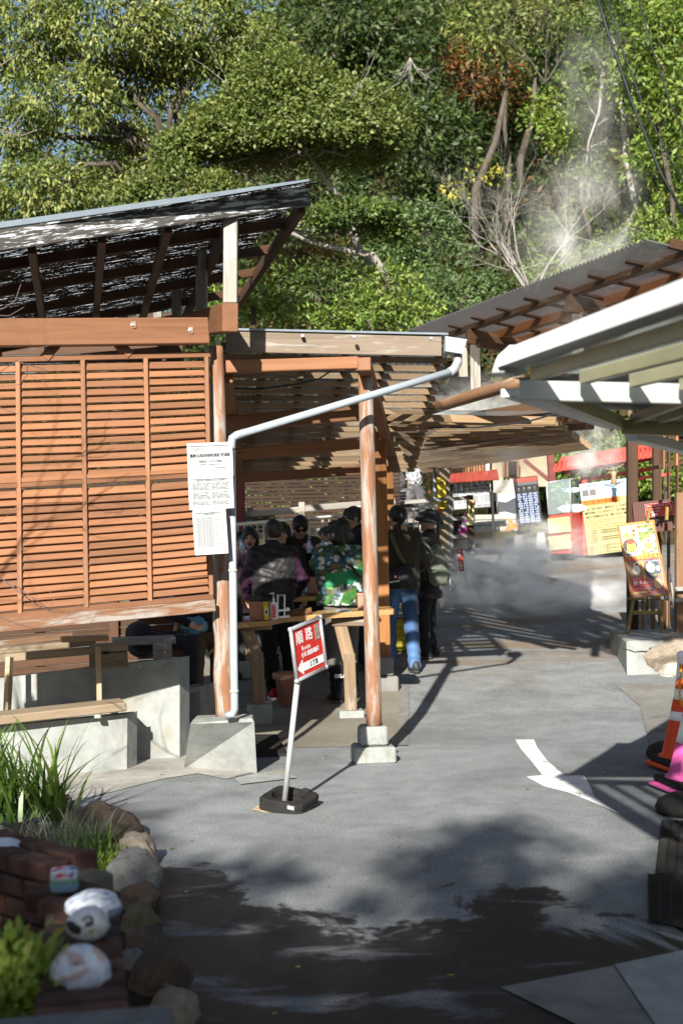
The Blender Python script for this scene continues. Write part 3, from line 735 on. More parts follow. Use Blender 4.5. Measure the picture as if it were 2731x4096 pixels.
# king posts carrying the roof
for (u0, v0, u1, v1, Y, w) in [(922, 1215, 924, 852, 9.3, .09), (807, 1275, 806, 1000, 10.9, .085), (708, 1280, 708, 1120, 12.4, .08), (632, 1285, 632, 1190, 13.8, .08)]:
    beam('king_post', P(u0, v0, Y), P(u1, v1, Y), w, w, M_['greywood'], pav, .005, up=(0, 1, 0))
# fascia board with metal flashing; local X along the slope
F0, F1 = P(-260, 997, 8.5), P(1231, 782, 9.42)
beam('fascia_board', F0, F1, .035, .135, M_['peel'], pav, .004)
up_ = Vector((0, 0, .086)); bk = Vector((0, .012, 0))
beam('flashing', F0 + up_ + bk, F1 + up_ + bk, .075, .038, M_['flash'], pav, .003)
# roof: a grimy translucent sheet seen from below
dep = Vector((-.85, 4.6, -.04))
rz_ = Vector((0, .05, .055))
a, b = F0 + rz_, F1 + rz_
Mx = Matrix(((b - a).normalized(), dep.normalized(), (b - a).cross(dep).normalized())).transposed().to_4x4(); Mx.translation = a
Mi = Mx.inverted()
L_ = (b - a).length
nx, verts, faces = 40, [], []
cs = [Mi @ p for p in (a, b, b + dep, a + dep)]
for k in range(nx * 2 + 1):
    t = k / (nx * 2); p = cs[0].lerp(cs[3], t); q = cs[1].lerp(cs[2], t); dz = .006 * (1 if k % 2 else -1)
    verts += [(p.x, p.y, p.z + dz), (q.x, q.y, q.z + dz)]
for k in range(nx * 2): faces.append((2 * k, 2 * k + 1, 2 * k + 3, 2 * k + 2))
obj('roof_sheet', mesh_of('roof_sheet', verts, faces, M_['grimy']), pav, Mx)
dz = Vector((0, 0, -.05))
for t in (.0, .16, .36, .56, .76, .96):      # purlins across
    p0, p1 = a + dep * t + dz, b + dep * t + dz
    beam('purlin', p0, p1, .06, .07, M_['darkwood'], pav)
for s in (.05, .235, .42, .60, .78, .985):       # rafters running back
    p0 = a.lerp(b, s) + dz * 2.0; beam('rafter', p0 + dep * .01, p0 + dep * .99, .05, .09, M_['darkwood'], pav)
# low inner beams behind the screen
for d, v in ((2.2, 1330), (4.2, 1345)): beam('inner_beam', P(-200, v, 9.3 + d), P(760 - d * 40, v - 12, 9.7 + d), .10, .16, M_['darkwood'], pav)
for k in range(7): beam('sky_blocking_board', P(-350, 1478 - k * 33, 14.0), P(740 - k * 4, 1462 - k * 33, 14.3), .02, .078, M_['darkwood'], pav, .003)  # boards added to keep bright sky out of the dark roof space
# braces above the screen
for (x0, y0, x1, y1) in ((285, 1142, 350, 1068), (810, 1124, 745, 1062)):
    u0, v0 = z1(x0, y0); u1, v1 = z1(x1, y1); beam('brace', PL(u0, v0), PL(u1, v1), .05, .062, M_['stain'], pav, ext=.01)

scr = obj('lattice_screen', mesh_of('lattice_screen', *cbox_geo(.02, .02, .02, .002), M_['stain']), pav, Matrix.Translation(PL(838, 1425)))
def lat(tab, u): return float(np.interp(u, [t[0] for t in tab], [t[1] for t in tab]))
top_r = [(0, 1439), (840, 1418)]; mid_r = [(0, 1936), (512, 1916), (840, 1888)]; bot_r = [(0, 2468), (845, 2385)]; bot_b = [(0, 2503), (856, 2421)]
def ext_(tab, u):
    (u0, v0), (u1, v1) = tab[0], tab[-1]
    return lat(tab, u) if u >= 0 else v0 + (v1 - v0) / (u1 - u0) * u
def rail(tab, u0, u1, w, h, d, nm='rail', mat='stain'):
    beam(nm, PL(u0, ext_(tab, u0), d), PL(u1, ext_(tab, u1), d), w, h, M_[mat], scr, .003)
rail(top_r, -260, 838, .034, .036, 0)
rail([(t[0], t[1] - 10) for t in mid_r], -260, 838, .034, .030, 0); rail([(t[0], t[1] + 10) for t in mid_r], -260, 838, .034, .030, -.001)
rail(bot_r, -260, 852, .036, .036, 0)
beam('bottom_beam', PL(-260, ext_(bot_b, -260), -.03), PL(857, 2421, -.03), .06, .082, M_['stain_worn'], pav, .004)
st_top = [-196, 74, 333, 584, 826]; st_bot = [-186, 82, 348, 602, 846]
for ut, ub in zip(st_top, st_bot):
    beam('stile', PL(ut, ext_(top_r, ut) + 8, -.003), PL(ub, ext_(bot_r, ub) - 4, -.003), .030, .036, M_['stain'], scr, .003, up=(0, 1, 0))
def slats(ta, tb, n):
    for k in range(4):
        for j in range(n):
            t = (j + .55) / n
            ul = [None, None]
            pts = []
            for e, off in ((k, 11), (k + 1, -11)):
                u = st_top[e] + off
                va_, vb_ = ext_(ta, u) + 22, ext_(tb, u) - 20
                vv = va_ + (vb_ - va_) * t; u = np.interp(vv, [1420, 2450], [st_top[e], st_bot[e]]) + off
                pts.append(PL(float(u), vv + random.uniform(-1.2, 1.2), .004))
            beam('slat', pts[0], pts[1], .055, .013, M_['stain'], scr, .002, roll=R(58 + random.uniform(-4, 4)))
slats(top_r, [(t[0], t[1] + 3) for t in mid_r], 14)
slats([(t[0], t[1] + 4) for t in mid_r], bot_r, 15)

# framed notices on the corner
def frame_panel(u_tl, v_tl, u_tr, v_tr, u_bl, v_bl, Yf, Yf2=None):
    """plane through three photo corners at given depths -> matrix (X right, Y up, Z out), width, height"""
    Yf2 = Yf if Yf2 is None else Yf2
    tl, tr, bl = P(u_tl, v_tl, Yf), P(u_tr, v_tr, Yf), P(u_bl, v_bl, Yf2)
    x = (tr - tl); y = (tl - bl); w, h = x.length, y.length
    x.normalize(); y = (y - x * y.dot(x)); y.normalize(); z = x.cross(y)
    M = Matrix((x, y, z)).transposed().to_4x4(); M.translation = bl
    return M, w, h
class Panel:
    """flat print on a real board; fractions run right and up from the lower left corner"""
    def __init__(s, root, M, w, h, z0=.0): s.root, s.M, s.w, s.h, s.z = root, M, w, h, z0
    def rect(s, x0, y0, x1, y1, mat, z=.001, name='print_block', th=.0015, parent=None):
        lx, ly = (x1 - x0) * s.w, (y1 - y0) * s.h
        Mm = s.M @ Matrix.Translation(((x0 + x1) / 2 * s.w, (y0 + y1) / 2 * s.h, s.z + z))
        v, f = cbox_geo(abs(lx), abs(ly), th, .0003)
        return obj(name, mesh_of(name, v, f, mat), parent or s.root, Mm)
    def poly(s, pts, mat, z=.0012, name='print_shape', parent=None, th=.001):
        P2 = [(x * s.w, y * s.h) for x, y in pts]
        A = sum(P2[i][0] * P2[(i + 1) % len(P2)][1] - P2[(i + 1) % len(P2)][0] * P2[i][1] for i in range(len(P2)))
        if A < 0: P2 = P2[::-1]
        return MB().prism(P2, 0, th).build(name, mat, parent or s.root, s.M @ Matrix.Translation((0, 0, s.z + z)))
    def ell(s, cx, cy, rx, ry, mat, z=.0012, name='print_shape', n=18, rot=0.0):
        return s.poly([(cx + rx * math.cos(t), cy + ry * math.sin(t)) for t in [2 * math.pi * k / n for k in range(n)]], mat, z, name)
    def text(s, body, x, y, size, mat, z=.002, align='LEFT', name='lettering', bold=0.0, sx=1.0, rot=0.0, spacing=1.0, line=1.0):
        cu = bpy.data.curves.new(name, 'FONT'); cu.body = body; cu.size = size * s.h; cu.align_x = align; cu.align_y = 'CENTER'
        cu.extrude = .0002; cu.offset = bold; cu.resolution_u = 1; cu.space_character = spacing; cu.space_line = line
        cu.materials.append(mat)
        o = bpy.data.objects.new(name, cu)
        return link(o, s.root, s.M @ Matrix.Translation((x * s.w, y * s.h, s.z + z)) @ Matrix.Rotation(rot, 4, 'Z') @ Matrix.Diagonal((sx, 1, 1, 1)))
def board(root, name, M, w, h, th, mat, fw=0.0, fmat=None):
    v, f = cbox_geo(w, h, th, .002)
    o = obj(name, mesh_of(name, v, f, mat), root, M @ Matrix.Translation((w / 2, h / 2, -th / 2)))
    if fw:
        for (cx, cy, lx, ly) in ((w / 2, h - fw / 2, w, fw), (w / 2, fw / 2, w, fw), (fw / 2, h / 2, fw, h - 2 * fw), (w - fw / 2, h / 2, fw, h - 2 * fw)):
            v, f = cbox_geo(lx, ly, th + .012, .003); obj('frame_bar', mesh_of('frame_bar', v, f, fmat), root, M @ Matrix.Translation((cx, cy, -th / 2 + .004)))
    return Panel(root, M, w, h)
def notice(label, q, Yn):
    M, w, h = frame_panel(*q[0], *q[1], *q[2], Yn)
    t = thing('framed_notice', label, 'notice', M.translation, 'framed notices on the pavilion corner')
    return board(t, 'sheet', M, w, h, .010, M_['paper'], .018, M_['white'])
pn = notice('top framed notice with bold black heading on the pavilion corner', (z2(1172, 118), z2(1455, 106), z2(1182, 326)), 9.40)
for (x0, y0, x1, y1) in ((.11, .16, .885, .165), (.11, .845, .885, .85), (.11, .16, .114, .85), (.881, .16, .885, .85)): pn.rect(x0, y0, x1, y1, M_['greyink'])
pn.text('温泉公共飲用利用許可済票', .5, .62, .105, M_['ink'], align='CENTER', bold=.0006)
pn.text('施設名　カマド地獄', .5, .44, .075, M_['ink'], align='CENTER')
pn.text('許可年月日　　別府市指令第十八号', .5, .35, .04, M_['greyink'], align='CENTER'); pn.text('大分県東部保健所', .6, .24, .04, M_['greyink']); pn.text('第七号様式', .15, .80, .035, M_['greyink'])
pn = notice('middle framed notice with two columns of small print', (z2(1185, 326), z2(1465, 313), z2(1190, 534)), 9.385)
pn.text('温泉の成分、禁忌症及び入浴上の注意事項', .5, .87, .045, M_['ink'], align='CENTER')
for cx in (.09, .52):
    for k in range(15):
        yy = .78 - k * .045
        if k % 6 == 5: continue
        pn.text(['源泉名　竈地獄泉　泉質　塩化物泉', '泉温　摂氏九十八度　使用位置', '湧出量　毎分　五十リットル余', '知覚的試験　無色透明微塩味', '適応症　慢性消化器病　慢性便秘'][k % 5], cx, yy, .034, M_['greyink'])
pn = notice('lowest framed notice, a tall ruled table of figures', (z2(1222, 538), z2(1430, 524), z2(1226, 818)), 9.37)
pn.text('温泉分析書', .5, .90, .045, M_['greyink'], align='CENTER')
for k in range(12): pn.rect(.12, .83 - k * .06, .88, .833 - k * .06, M_['greyink'])
for k in range(5): pn.rect(.12 + k * .19, .17, .125 + k * .19, .83, M_['greyink'], .0012)
for k in range(11): pn.text('陽イオン 12.5  陰イオン 88.1', .14, .80 - k * .06, .028, M_['greyink'])

# footings
def footing_pyramid():
    t = thing('post_footing', 'pale tapered concrete footing under the knotty log post', 'footing', G(883, 3085))
    Y0 = 9.45
    b = [G(738, 3062), G(1026, 3090), G(1005, 3020), G(745, 3000)]
    b = [Vector((p.x, p.y, -.01)) for p in (G(736, 3070), G(1028, 3092), G(1022, 3000), G(760, 2985))]
    tp = [P(772, 2880, 9.55), P(1008, 2872, 9.58), P(1010, 2855, 9.92), P(790, 2862, 9.88)]
    v = b + tp
    mid = [b[k].lerp(tp[k], .93) + (tp[k] - sum(tp, Vector()) / 4) * .06 for k in range(4)]
    v = b + mid + [p + Vector((0, 0, 0)) for p in tp]
    f = [(3, 2, 1, 0)]
    for r in (0, 4):
        for k in range(4): f.append((r + k, r + (k + 1) % 4, r + 4 + (k + 1) % 4, r + 4 + k))
    f.append((8, 9, 10, 11))
    obj('footing_block', mesh_of('footing_block', v, f, M_['concrete']), t)
footing_pyramid()
def footing_arch(label, u0, u1, vt, vb, Y, rz=0.1, mat='concrete'):
    p = (P(u0, vb, Y) + P(u1, vb, Y)) / 2; w = (P(u1, vb, Y) - P(u0, vb, Y)).length; g = gz(Y)
    H = P((u0 + u1) / 2, vt, Y).z - g
    t = thing('post_footing', label, 'footing', (p.x, Y + w / 2, g), None, rz)
    M0 = world_of(t)
    lo = MB().cbox(w, w, H * .47, .014, M0 @ Matrix.Translation((0, 0, H * .235 - .005))); lo.build('base_block', M_[mat], t)
    u = MB().cbox(w * .66, w * .66, H * .53, .012, M0 @ Matrix.Translation((0, 0, H * .735))); up = u.build('upper_block', M_[mat], t)
    # arched relief on the front
    n = 14; r = w * .2; z0 = H * .49; y = -w * .33 - .004
    pts = [(r * math.cos(math.pi * k / n), z0 + r * 1.05 * math.sin(math.pi * k / n)) for k in range(n + 1)]
    ri = [(x * .86, z0 + (z - z0) * .86) for x, z in pts]
    v, f = [], []
    for (x, z), (xi, zi) in zip(pts, ri): v += [M0 @ Vector((x, y, z)), M0 @ Vector((xi, y, zi)), M0 @ Vector((xi, y + .02, zi)), M0 @ Vector((x, y + .02, z))]
    for k in range(n):
        for e in range(4): f.append((4 * k + e, 4 * k + (e + 1) % 4, 4 * k + 4 + (e + 1) % 4, 4 * k + 4 + e))
    obj('arch_relief', mesh_of('arch_relief', v, f, M_[mat]), up)
    return t
footing_arch('two step concrete footing with arch relief under the front round post', 1408, 1578, 2912, 3055, 10.0, .12)
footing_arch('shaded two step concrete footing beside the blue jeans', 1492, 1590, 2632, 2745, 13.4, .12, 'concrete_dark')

# concrete walls, seat plank, raw timber
wl = thing('low_wall', 'low pale concrete wall in front carrying a seat plank', 'wall', G(300, 3075))
yb, yt = 9.93, 9.93
def wall_block(root, name, fr, th, mat, ang):
    """front face through four photo corners (tl,tr,br,bl) at depths, extruded back"""
    pts = [P(*q) for q in fr]; back = Vector((math.sin(ang), math.cos(ang), 0)) * th
    v = pts + [p + back for p in pts]
    f = [(3, 2, 1, 0), (4, 5, 6, 7), (0, 1, 5, 4), (1, 2, 6, 5), (2, 3, 7, 6), (3, 0, 4, 7)]
    return obj(name, mesh_of(name, v, f, mat), root)
wall_block(wl, 'wall_block', [(-300, 2935, 9.5), (510, 2856, 9.95), (508, 3078, 9.95), (-300, 3140, 9.5)], .16, M_['concrete'], .3)
sp = thing('seat_plank', 'long weathered plank laid on the low concrete wall', 'plank', P(250, 2850, 9.9))
beam('plank', P(-300, 2905, 9.47), P(496, 2818, 9.93), .20, .062, M_['crate'], sp, .008, roll=.06)
for q in (zl(195, 1070), zl(770, 1005)): box_at('bracket', P(q[0], q[1] + 2, 9.78), .045, .05, .028, M_['concrete'], sp)
wh = thing('retaining_wall', 'taller pale concrete wall behind the low wall with cracked render', 'wall', G(720, 3030))
wall_block(wh, 'wall_block', [(-300, 2746, 10.15), (719, 2632, 10.42), (719, 3040, 10.42), (-300, 3110, 10.15)], .18, M_['concrete'], .3)
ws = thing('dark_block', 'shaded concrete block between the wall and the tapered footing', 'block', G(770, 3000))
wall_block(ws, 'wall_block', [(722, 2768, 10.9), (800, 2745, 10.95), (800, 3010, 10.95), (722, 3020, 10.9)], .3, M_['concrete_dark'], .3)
beam('cap_plank', P(722, 2762, 10.85), P(802, 2748, 10.88), .16, .04, M_['greywood'], ws, .006)
# timber stuff leaning between wall and screen
def plank_thing(name, label, x0, y0, x1, y1, Y0, Y1, w, h, mat='crate', roll=0.0, cat='plank'):
    u0, v0 = zl(x0, y0); u1, v1 = zl(x1, y1)
    t = thing(name, label, cat, P(u0, v0, Y0), 'loose timber behind the low wall')
    beam('board', P(u0, v0, Y0), P(u1, v1, Y1), w, h, M_[mat], t, .003, roll=roll); return t
plank_thing('timber_rail', 'narrow timber rail across the top of the tall wall', -400, 590, 740, 492, 10.0, 10.2, .05, .055)
plank_thing('timber_upright', 'upright batten standing on the seat plank at mid wall', 780, 905, 770, 465, 10.05, 10.08, .035, .06, 'palepost')
plank_thing('timber_upright', 'upright batten at the left frame edge on the seat plank', 58, 985, 78, 545, 9.9, 9.95, .035, .06, 'palepost')
plank_thing('loose_plank', 'grey plank lying along the dark bench under the screen', -300, 520, 740, 425, 10.7, 11.0, .16, .045, 'crate')
plank_thing('loose_plank', 'short split plank on top of the timber pile', 480, 408, 845, 392, 10.6, 10.7, .12, .04, 'batten')
plank_thing('loose_plank', 'long plank farther back in the shade under the screen', -300, 470, 570, 370, 11.4, 11.6, .2, .05, 'midwood')
plank_thing('loose_plank', 'thick bench plank the seated visitor rests on', 880, 425, 1370, 405, 11.1, 11.2, .2, .055, 'greywood')
bx = thing('timber_block', 'cut beam end supporting the bench plank', 'timber', P(*zl(1275, 545), 11.0))
box_at('block', P(*zl(1275, 495), 11.05), .14, .2, .17, M_['greywood'], bx, .1)
cr_ = thing('wooden_crate', 'raw plywood crate with a hand hole on the tall wall', 'crate', P(*zl(850, 620), 10.35))
for k, (ya, yb_) in enumerate(((440, 492), (498, 610))): beam('crate_board', P(*zl(700, (ya + yb_) / 2 + 12), 10.4), P(*zl(1000, (ya + yb_) / 2 - 6), 10.45), .22, (yb_ - ya) / 1.96 / 5690 * 10.4, M_['crate'], cr_, .003)
box_at('hand_hole', P(*zl(835, 512), 10.305), .045, .012, .018, M_['dark'], cr_)

pp = thing('darkening_partition', 'dark plank partition added to darken the space under the lattice screen', 'partition', Vector((P(300, 2700, 12.2).x, 12.2, 0)))  # planks closed into an added partition that hides the sunlit floor behind
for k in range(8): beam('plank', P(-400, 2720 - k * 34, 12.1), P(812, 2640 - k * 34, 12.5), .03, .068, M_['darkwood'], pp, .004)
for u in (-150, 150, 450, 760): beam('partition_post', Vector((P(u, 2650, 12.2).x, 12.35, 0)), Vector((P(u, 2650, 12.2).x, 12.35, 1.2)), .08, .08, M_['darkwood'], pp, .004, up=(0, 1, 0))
# ================================================================= MIDDLE SHELTER
sh = thing('batten_shelter', 'open timber shelter with batten ceiling and pale diagonal downpipe', 'shelter', G(1490, 2980))
# posts
log('post', P(1496, 2905, 10.12), P(1461, 1478, 10.05), .056, .053, M_['stain_worn'], sh, 18, 20, .03, 5)
beam('post', P(1535, 2635, 13.6), P(1512, 1560, 13.4), .125, .125, M_['stain_orange'], sh, .008, up=(0, 1, 0))
beam('post', P(1563, 2300, 16.4), P(1548, 1700, 16.2), .11, .11, M_['stain_orange'], sh, .008, up=(0, 1, 0))
# long depth beam over the posts
beam('depth_beam', P(1456, 1455, 9.78), P(1572, 1850, 15.8), .092, .092, M_['stain'], sh, .006)
beam('depth_beam', P(905, 1500, 9.9), P(960, 1870, 15.8), .092, .11, M_['stain'], sh, .006)
log('depth_log', P(1505, 1700, 13.6), P(2080, 1526, 10.9), .052, .052, M_['midwood'], sh, 14, 12, .03)
# tie beams
for (u0, v0, u1, v1, Ya, Yb, w, h) in [(870, 1470, 1430, 1452, 9.85, 10.0, .09, .085), (870, 1700, 1440, 1650, 11.5, 11.5, .10, .125), (900, 1822, 1450, 1772, 13.0, 13.0, .09, .105), (900, 1917, 1560, 1872, 14.6, 14.6, .09, .095)]:
    beam('tie_beam', P(u0, v0, Ya), P(u1, v1, Yb), w, h, M_['stain'], sh, .006)
# fascia and flashing at the front edge
f0, f1 = P(905, 1366, 9.95), P(1764, 1384, 10.25)
beam('fascia_board', f0, f1, .032, .150, M_['board'], sh, .004)
beam('flashing', f0 + Vector((0, .03, .083)), f1 + Vector((.04, .03, .083)), .12, .016, M_['flash'], sh, .002)
for u in (1210, 1417, 1723): box_at('clip', P(u, 1338 + (u - 920) * .02, 10.0), .025, .05, .022, M_['alu'], sh)
# roof plane from the fascia down to the far edge
RB = [(1000, 1418, 10.15), (1770, 1432, 10.45), (1640, 1890, 16.0), (830, 1905, 16.0)]
rb = [P(*q) for q in RB]
rb[0] = P(880, 1415, 10.15)
def rp(s, t): return rb[0].lerp(rb[1], s).lerp(rb[3].lerp(rb[2], s), t)
N = 20
for k in range(N):
    t = (k + .3) / N
    beam('batten', rp(-.02, t), rp(1.02, t), .030, .046, M_['batten'], sh, .002)
for s in (.02, .2, .38, .56, .74, .985):
    beam('rafter', rp(s, .0) + Vector((0, 0, .055)), rp(s, 1.0) + Vector((0, 0, .055)), .05, .06, M_['midwood'], sh, .003)
v = []; nn = 60
for k in range(nn + 1):
    for t in (0, 1): v.append(rp(k / nn * 1.06 - .03, t * 1.03) + Vector((0, 0, .105 + (.008 if k % 2 else -.008))))
obj('roof_sheet', mesh_of('roof_sheet', v, [(2 * k, 2 * k + 2, 2 * k + 3, 2 * k + 1) for k in range(nn)], M_['panel']), sh)
# gutter box, downpipe
gb = [(-.062, -.05), (.062, -.05), (.075, .045), (.08, .055), (-.08, .055), (-.075, .045)]
Mg = Matrix.Translation(P(1815, 1388, 10.15)) @ Matrix.Rotation(.05, 4, 'Y') @ Matrix.Rotation(R(90), 4, 'X') @ Matrix.Rotation(-.12, 4, 'Z')
MB().prism(gb, -.09, .09, Mg).build('gutter_box', M_['gutter'], sh)
pipe('gutter_outlet', [P(1830, 1425, 10.15), P(1830, 1450, 10.12), P(1815, 1478, 10.05), P(1795, 1490, 10.0)], .032, M_['alu_mat'], sh)
pipe('diagonal_downpipe', [P(1800, 1487, 9.95), P(955, 1738, 9.50)], .0255, M_['gutter'], sh, 16)
pipe('pipe_elbow', [P(985, 1729, 9.52), P(948, 1741, 9.50), P(930, 1752, 9.50), P(925, 1785, 9.50), P(925, 1800, 9.5)], .0285, M_['gutter'], sh, 16)
pipe('vertical_downpipe', [P(925, 1790, 9.5), P(938, 2800, 9.5), P(939, 2835, 9.5), P(932, 2856, 9.5), P(905, 2862, 9.52)], .0255, M_['gutter'], sh, 16)
for v_ in (2282, 2765, 1808): pipe('pipe_clamp', [P(931 + (v_ - 2282) * .012, v_ - 5, 9.5), P(931 + (v_ - 2282) * .012, v_ + 5, 9.5)], .030, M_['chrome'], sh, 16)
pipe('electric_cable', [P(*zc(140, 500), 10.6), P(*zc(330, 508), 10.7), P(*zc(560, 478), 10.7), P(*zc(680, 448), 10.6), P(*zc(745, 405), 10.4)], .006, M_['cable'], sh, 6)

# ================================================================= RIGHT SHELTER with the brown roof
rs = thing('brown_roof_shelter', 'long timber shelter with brown corrugated roof rising to the right', 'shelter', G(1800, 2400))
def rline(x0, y0, x1, y1, Ya, Yb): return P(*z5(x0, y0), Ya), P(*z5(x1, y1), Yb)
e0, e1 = rline(100, 520, 1640, -10, 13.0, 8.6)
beam('eave_beam', e0, e1, .07, .085, M_['midwood'], rs, .005)
side = Vector((1.75, .45, -.32))
r0, r1 = e0 + Vector((-.30, -.05, .05)), e1 + Vector((-.30, -.05, .05))
v = []; nn = 150
for k in range(nn + 1):
    p = r0.lerp(r1, k / nn); dz2 = Vector((0, 0, .009 if k % 2 else -.009))
    v += [p + dz2, p + side * .72 + dz2]
obj('roof_sheet', mesh_of('roof_sheet', v, [(2 * k, 2 * k + 1, 2 * k + 3, 2 * k + 2) for k in range(nn)], M_['slatepanel']), rs)
for t in (.14, .27, .40, .53): beam('purlin', e0 + side * t + Vector((0, 0, -.02)), e1 + side * t + Vector((0, 0, -.02)), .06, .10, M_['boards' if t < .6 else 'midwood'], rs, .004)
for k in range(9):
    s = k / 8 * .98 + .01; p = e0.lerp(e1, s); beam('rafter', p + Vector((-.14, -.03, .035)), p + side * .54 + Vector((0, 0, .0)), .045, .06, M_['darkwood'], rs, .003)
for s in (.17, .62):
    p = e0.lerp(e1, s); beam('cross_beam', p + Vector((-.05, -.02, -.10)), p + side * .6 + Vector((0, 0, -.1)), .09, .13, M_['midwood'], rs, .006)
    beam('short_post', p + Vector((.02, 0, -.16)), p + Vector((.02, 0, -.58)), .085, .085, M_['greywood'], rs, .005, up=(0, 1, 0))
beam('short_post', P(1852, 1510, 12.2), P(1848, 1370, 12.2), .075, .075, M_['greywood'], rs, .005, up=(0, 1, 0))
for (x0, y0, x1, y1, Ya, Yb, w, h) in [(0, 1075, 880, 930, 14.2, 11.2, .09, .11), (0, 1150, 900, 1010, 15.0, 11.8, .09, .10), (150, 1130, 1000, 1060, 15.5, 12.4, .09, .09), (-110, 1205, 700, 1100, 16.0, 13.0, .08, .09)]:
    beam('lower_beam', *rline(x0, y0, x1, y1, Ya, Yb), w, h, M_['midwood'], rs, .005)
# lit ceiling battens of its far bay
q0, q1, q2, q3 = P(*z5(-120, 1200), 15.8), P(*z5(900, 1120), 13.2), P(*z5(1000, 1195), 15.6), P(*z5(-20, 1345), 20.0)
for k in range(-11, 15):
    t = k / 14; beam('batten', q0.lerp(q3, t), q1.lerp(q2, t), .03, .062, M_['batten'], rs, .003)
v = [p + Vector((0, 0, .07)) for p in (q0.lerp(q3, -.8), q1.lerp(q2, -.8), q2, q3)]; obj('ceiling_sheet', mesh_of('ceiling_sheet', v, [(0, 1, 2, 3)], M_['panel']), rs)
beam('post', P(1778, 2196, 18.95), P(1775, 1830, 18.95), .14, .14, M_['palepost'], rs, .006, up=(0, 1, 0))
beam('post_cap', P(1705, 1850, 18.9), P(1800, 1838, 18.9), .18, .14, M_['batten'], rs, .006)
beam('post', P(2528, 2560, 15.9), P(2526, 1700, 15.9), .115, .115, M_['darkwood'], rs, .006, up=(0, 1, 0))
beam('post', P(2622, 2200, 16.4), P(2622, 1690, 16.4), .08, .08, M_['darkwood'], rs, .006, up=(0, 1, 0))
pipe('electric_cable', [P(*z5(0, 1000), 11.5), P(*z5(15, 1080), 11.6), P(*z5(310, 1080), 11.3), P(*z5(620, 1045), 11.2), P(*z5(830, 985), 11.0), P(*z5(900, 968), 11.0)], .007, M_['cable'], rs, 6)

# ================================================================= CREAM STEEL CANOPY at the right, close to the viewer
cn = thing('steel_canopy', 'cream steel canopy with white gutter and milky roof panels at the right', 'canopy', (1.9, 5.1, 0))
K = .64
g0, g1 = P(*z5(538, 668), 7.9 * K), P(*z5(1760, 232), 5.1 * K)
Mg, Lg = frame_of(g0, g1)
prof = [(-.062, -.027), (.035, -.027), (.042, -.016), (.042, .046), (-.012, .046), (-.046, .016)]
Mp = Mg @ Matrix.Rotation(R(90), 4, 'Z') @ Matrix.Rotation(R(90), 4, 'X')
MB().prism([(y, z) for y, z in prof], -Lg / 2, Lg / 2, Mp).build('gutter', M_['creamwhite'], cn)
pv = []
for k, (sc, back) in enumerate([(1.25, -.004), (1.2, .04), (1.0, .075), (.6, .10), (.1, .108)]):
    for (y, z) in prof: pv.append(Mg @ Vector((-Lg / 2 - back, y * sc, z * sc - .010 * k - .006)))
fs = []
for k in range(4):
    for q_ in range(6): fs.append((k * 6 + q_, k * 6 + (q_ + 1) % 6, k * 6 + 6 + (q_ + 1) % 6, k * 6 + 6 + q_))
fs += [(24, 25, 26, 27, 28, 29), (5, 4, 3, 2, 1, 0)]; MB().add(pv, fs).build('gutter_end_cap', M_['creamwhite'], cn, None, True)
bm0, bm1 = P(*z5(570, 855), 7.95 * K), P(*z5(1800, 882), 7.75 * K)
beam('fascia_beam', bm0, bm1, .04, .070, M_['creamwhite'], cn, .003)
bm2, bm3 = P(*z5(1195, 1078), 10.2 * K), P(*z5(1800, 1095), 10.0 * K)
beam('fascia_beam', bm2, bm3, .04, .064, M_['cream'], cn, .003)
beam('corner_plate', bm0 + Vector((-.02, .02, -.005)), bm2 + Vector((-.03, .02, .012)), .09, .03, M_['creamwhite'], cn, .003)
beam('hip_beam', bm0 + Vector((.05, .02, .012)), bm2 + Vector((.0, .02, .02)), .04, .058, M_['cream'], cn, .003)
dr = (g1 - g0)
for k in range(6):
    o_ = Vector((.055 + .165 * k, 0, -.058 - .016 * k))
    beam('rafter', g0 + dr * (.04 + .012 * k) + o_, g1 + o_, .036, .046, M_['cream'], cn, .003)
pv = [g0 + Vector((.03, .02, .012)), g1 + Vector((.03, 0, .012)), g1 + Vector((1.2, 0, -.09)), bm1 + Vector((.12, 0, .07)), bm0 + Vector((.07, .0, .06))]
obj('roof_panel', mesh_of('roof_panel', pv, [(0, 1, 2, 3, 4)], M_['panel2']), cn)
for k in range(4):
    s0 = bm2.lerp(bm3, .12 + .26 * k) + Vector((0, 0, .04)); beam('rafter', s0, s0 + Vector((.22, -1.36, .075)), .034, .046, M_['cream'], cn, .003)
pv = [bm2 + Vector((-.05, .05, .085)), bm3 + Vector((.3, .05, .085)), bm1 + Vector((.3, .03, .10)), bm0 + Vector((-.02, .03, .05))]
obj('roof_panel', mesh_of('roof_panel', pv, [(0, 1, 2, 3)], M_['slate']), cn)
t0 = bm2 + Vector((.07, .13, -.03)); t1 = t0 + Vector((1.3, 2.6, -.05))
beam('tail_beam', t0, t1, .065, .05, M_['creamwhite'], cn, .003)
pv = [t0 + Vector((-.02, -.1, .09)), t0 + Vector((1.6, -.1, .09)), t1 + Vector((1.0, 0, .07)), t1 + Vector((-.02, 0, .07))]
obj('roof_panel', mesh_of('roof_panel', pv, [(0, 1, 2, 3)], M_['slate']), cn)
beam('canopy_post', Vector((1.75, 5.0, 0)), Vector((1.75, 5.0, bm1.z)), .07, .07, M_['cream'], cn, .003, up=(0, 1, 0))
beam('canopy_post', Vector((2.45, 6.6, 0)), Vector((2.45, 6.6, bm3.z)), .07, .07, M_['cream'], cn, .003, up=(0, 1, 0))


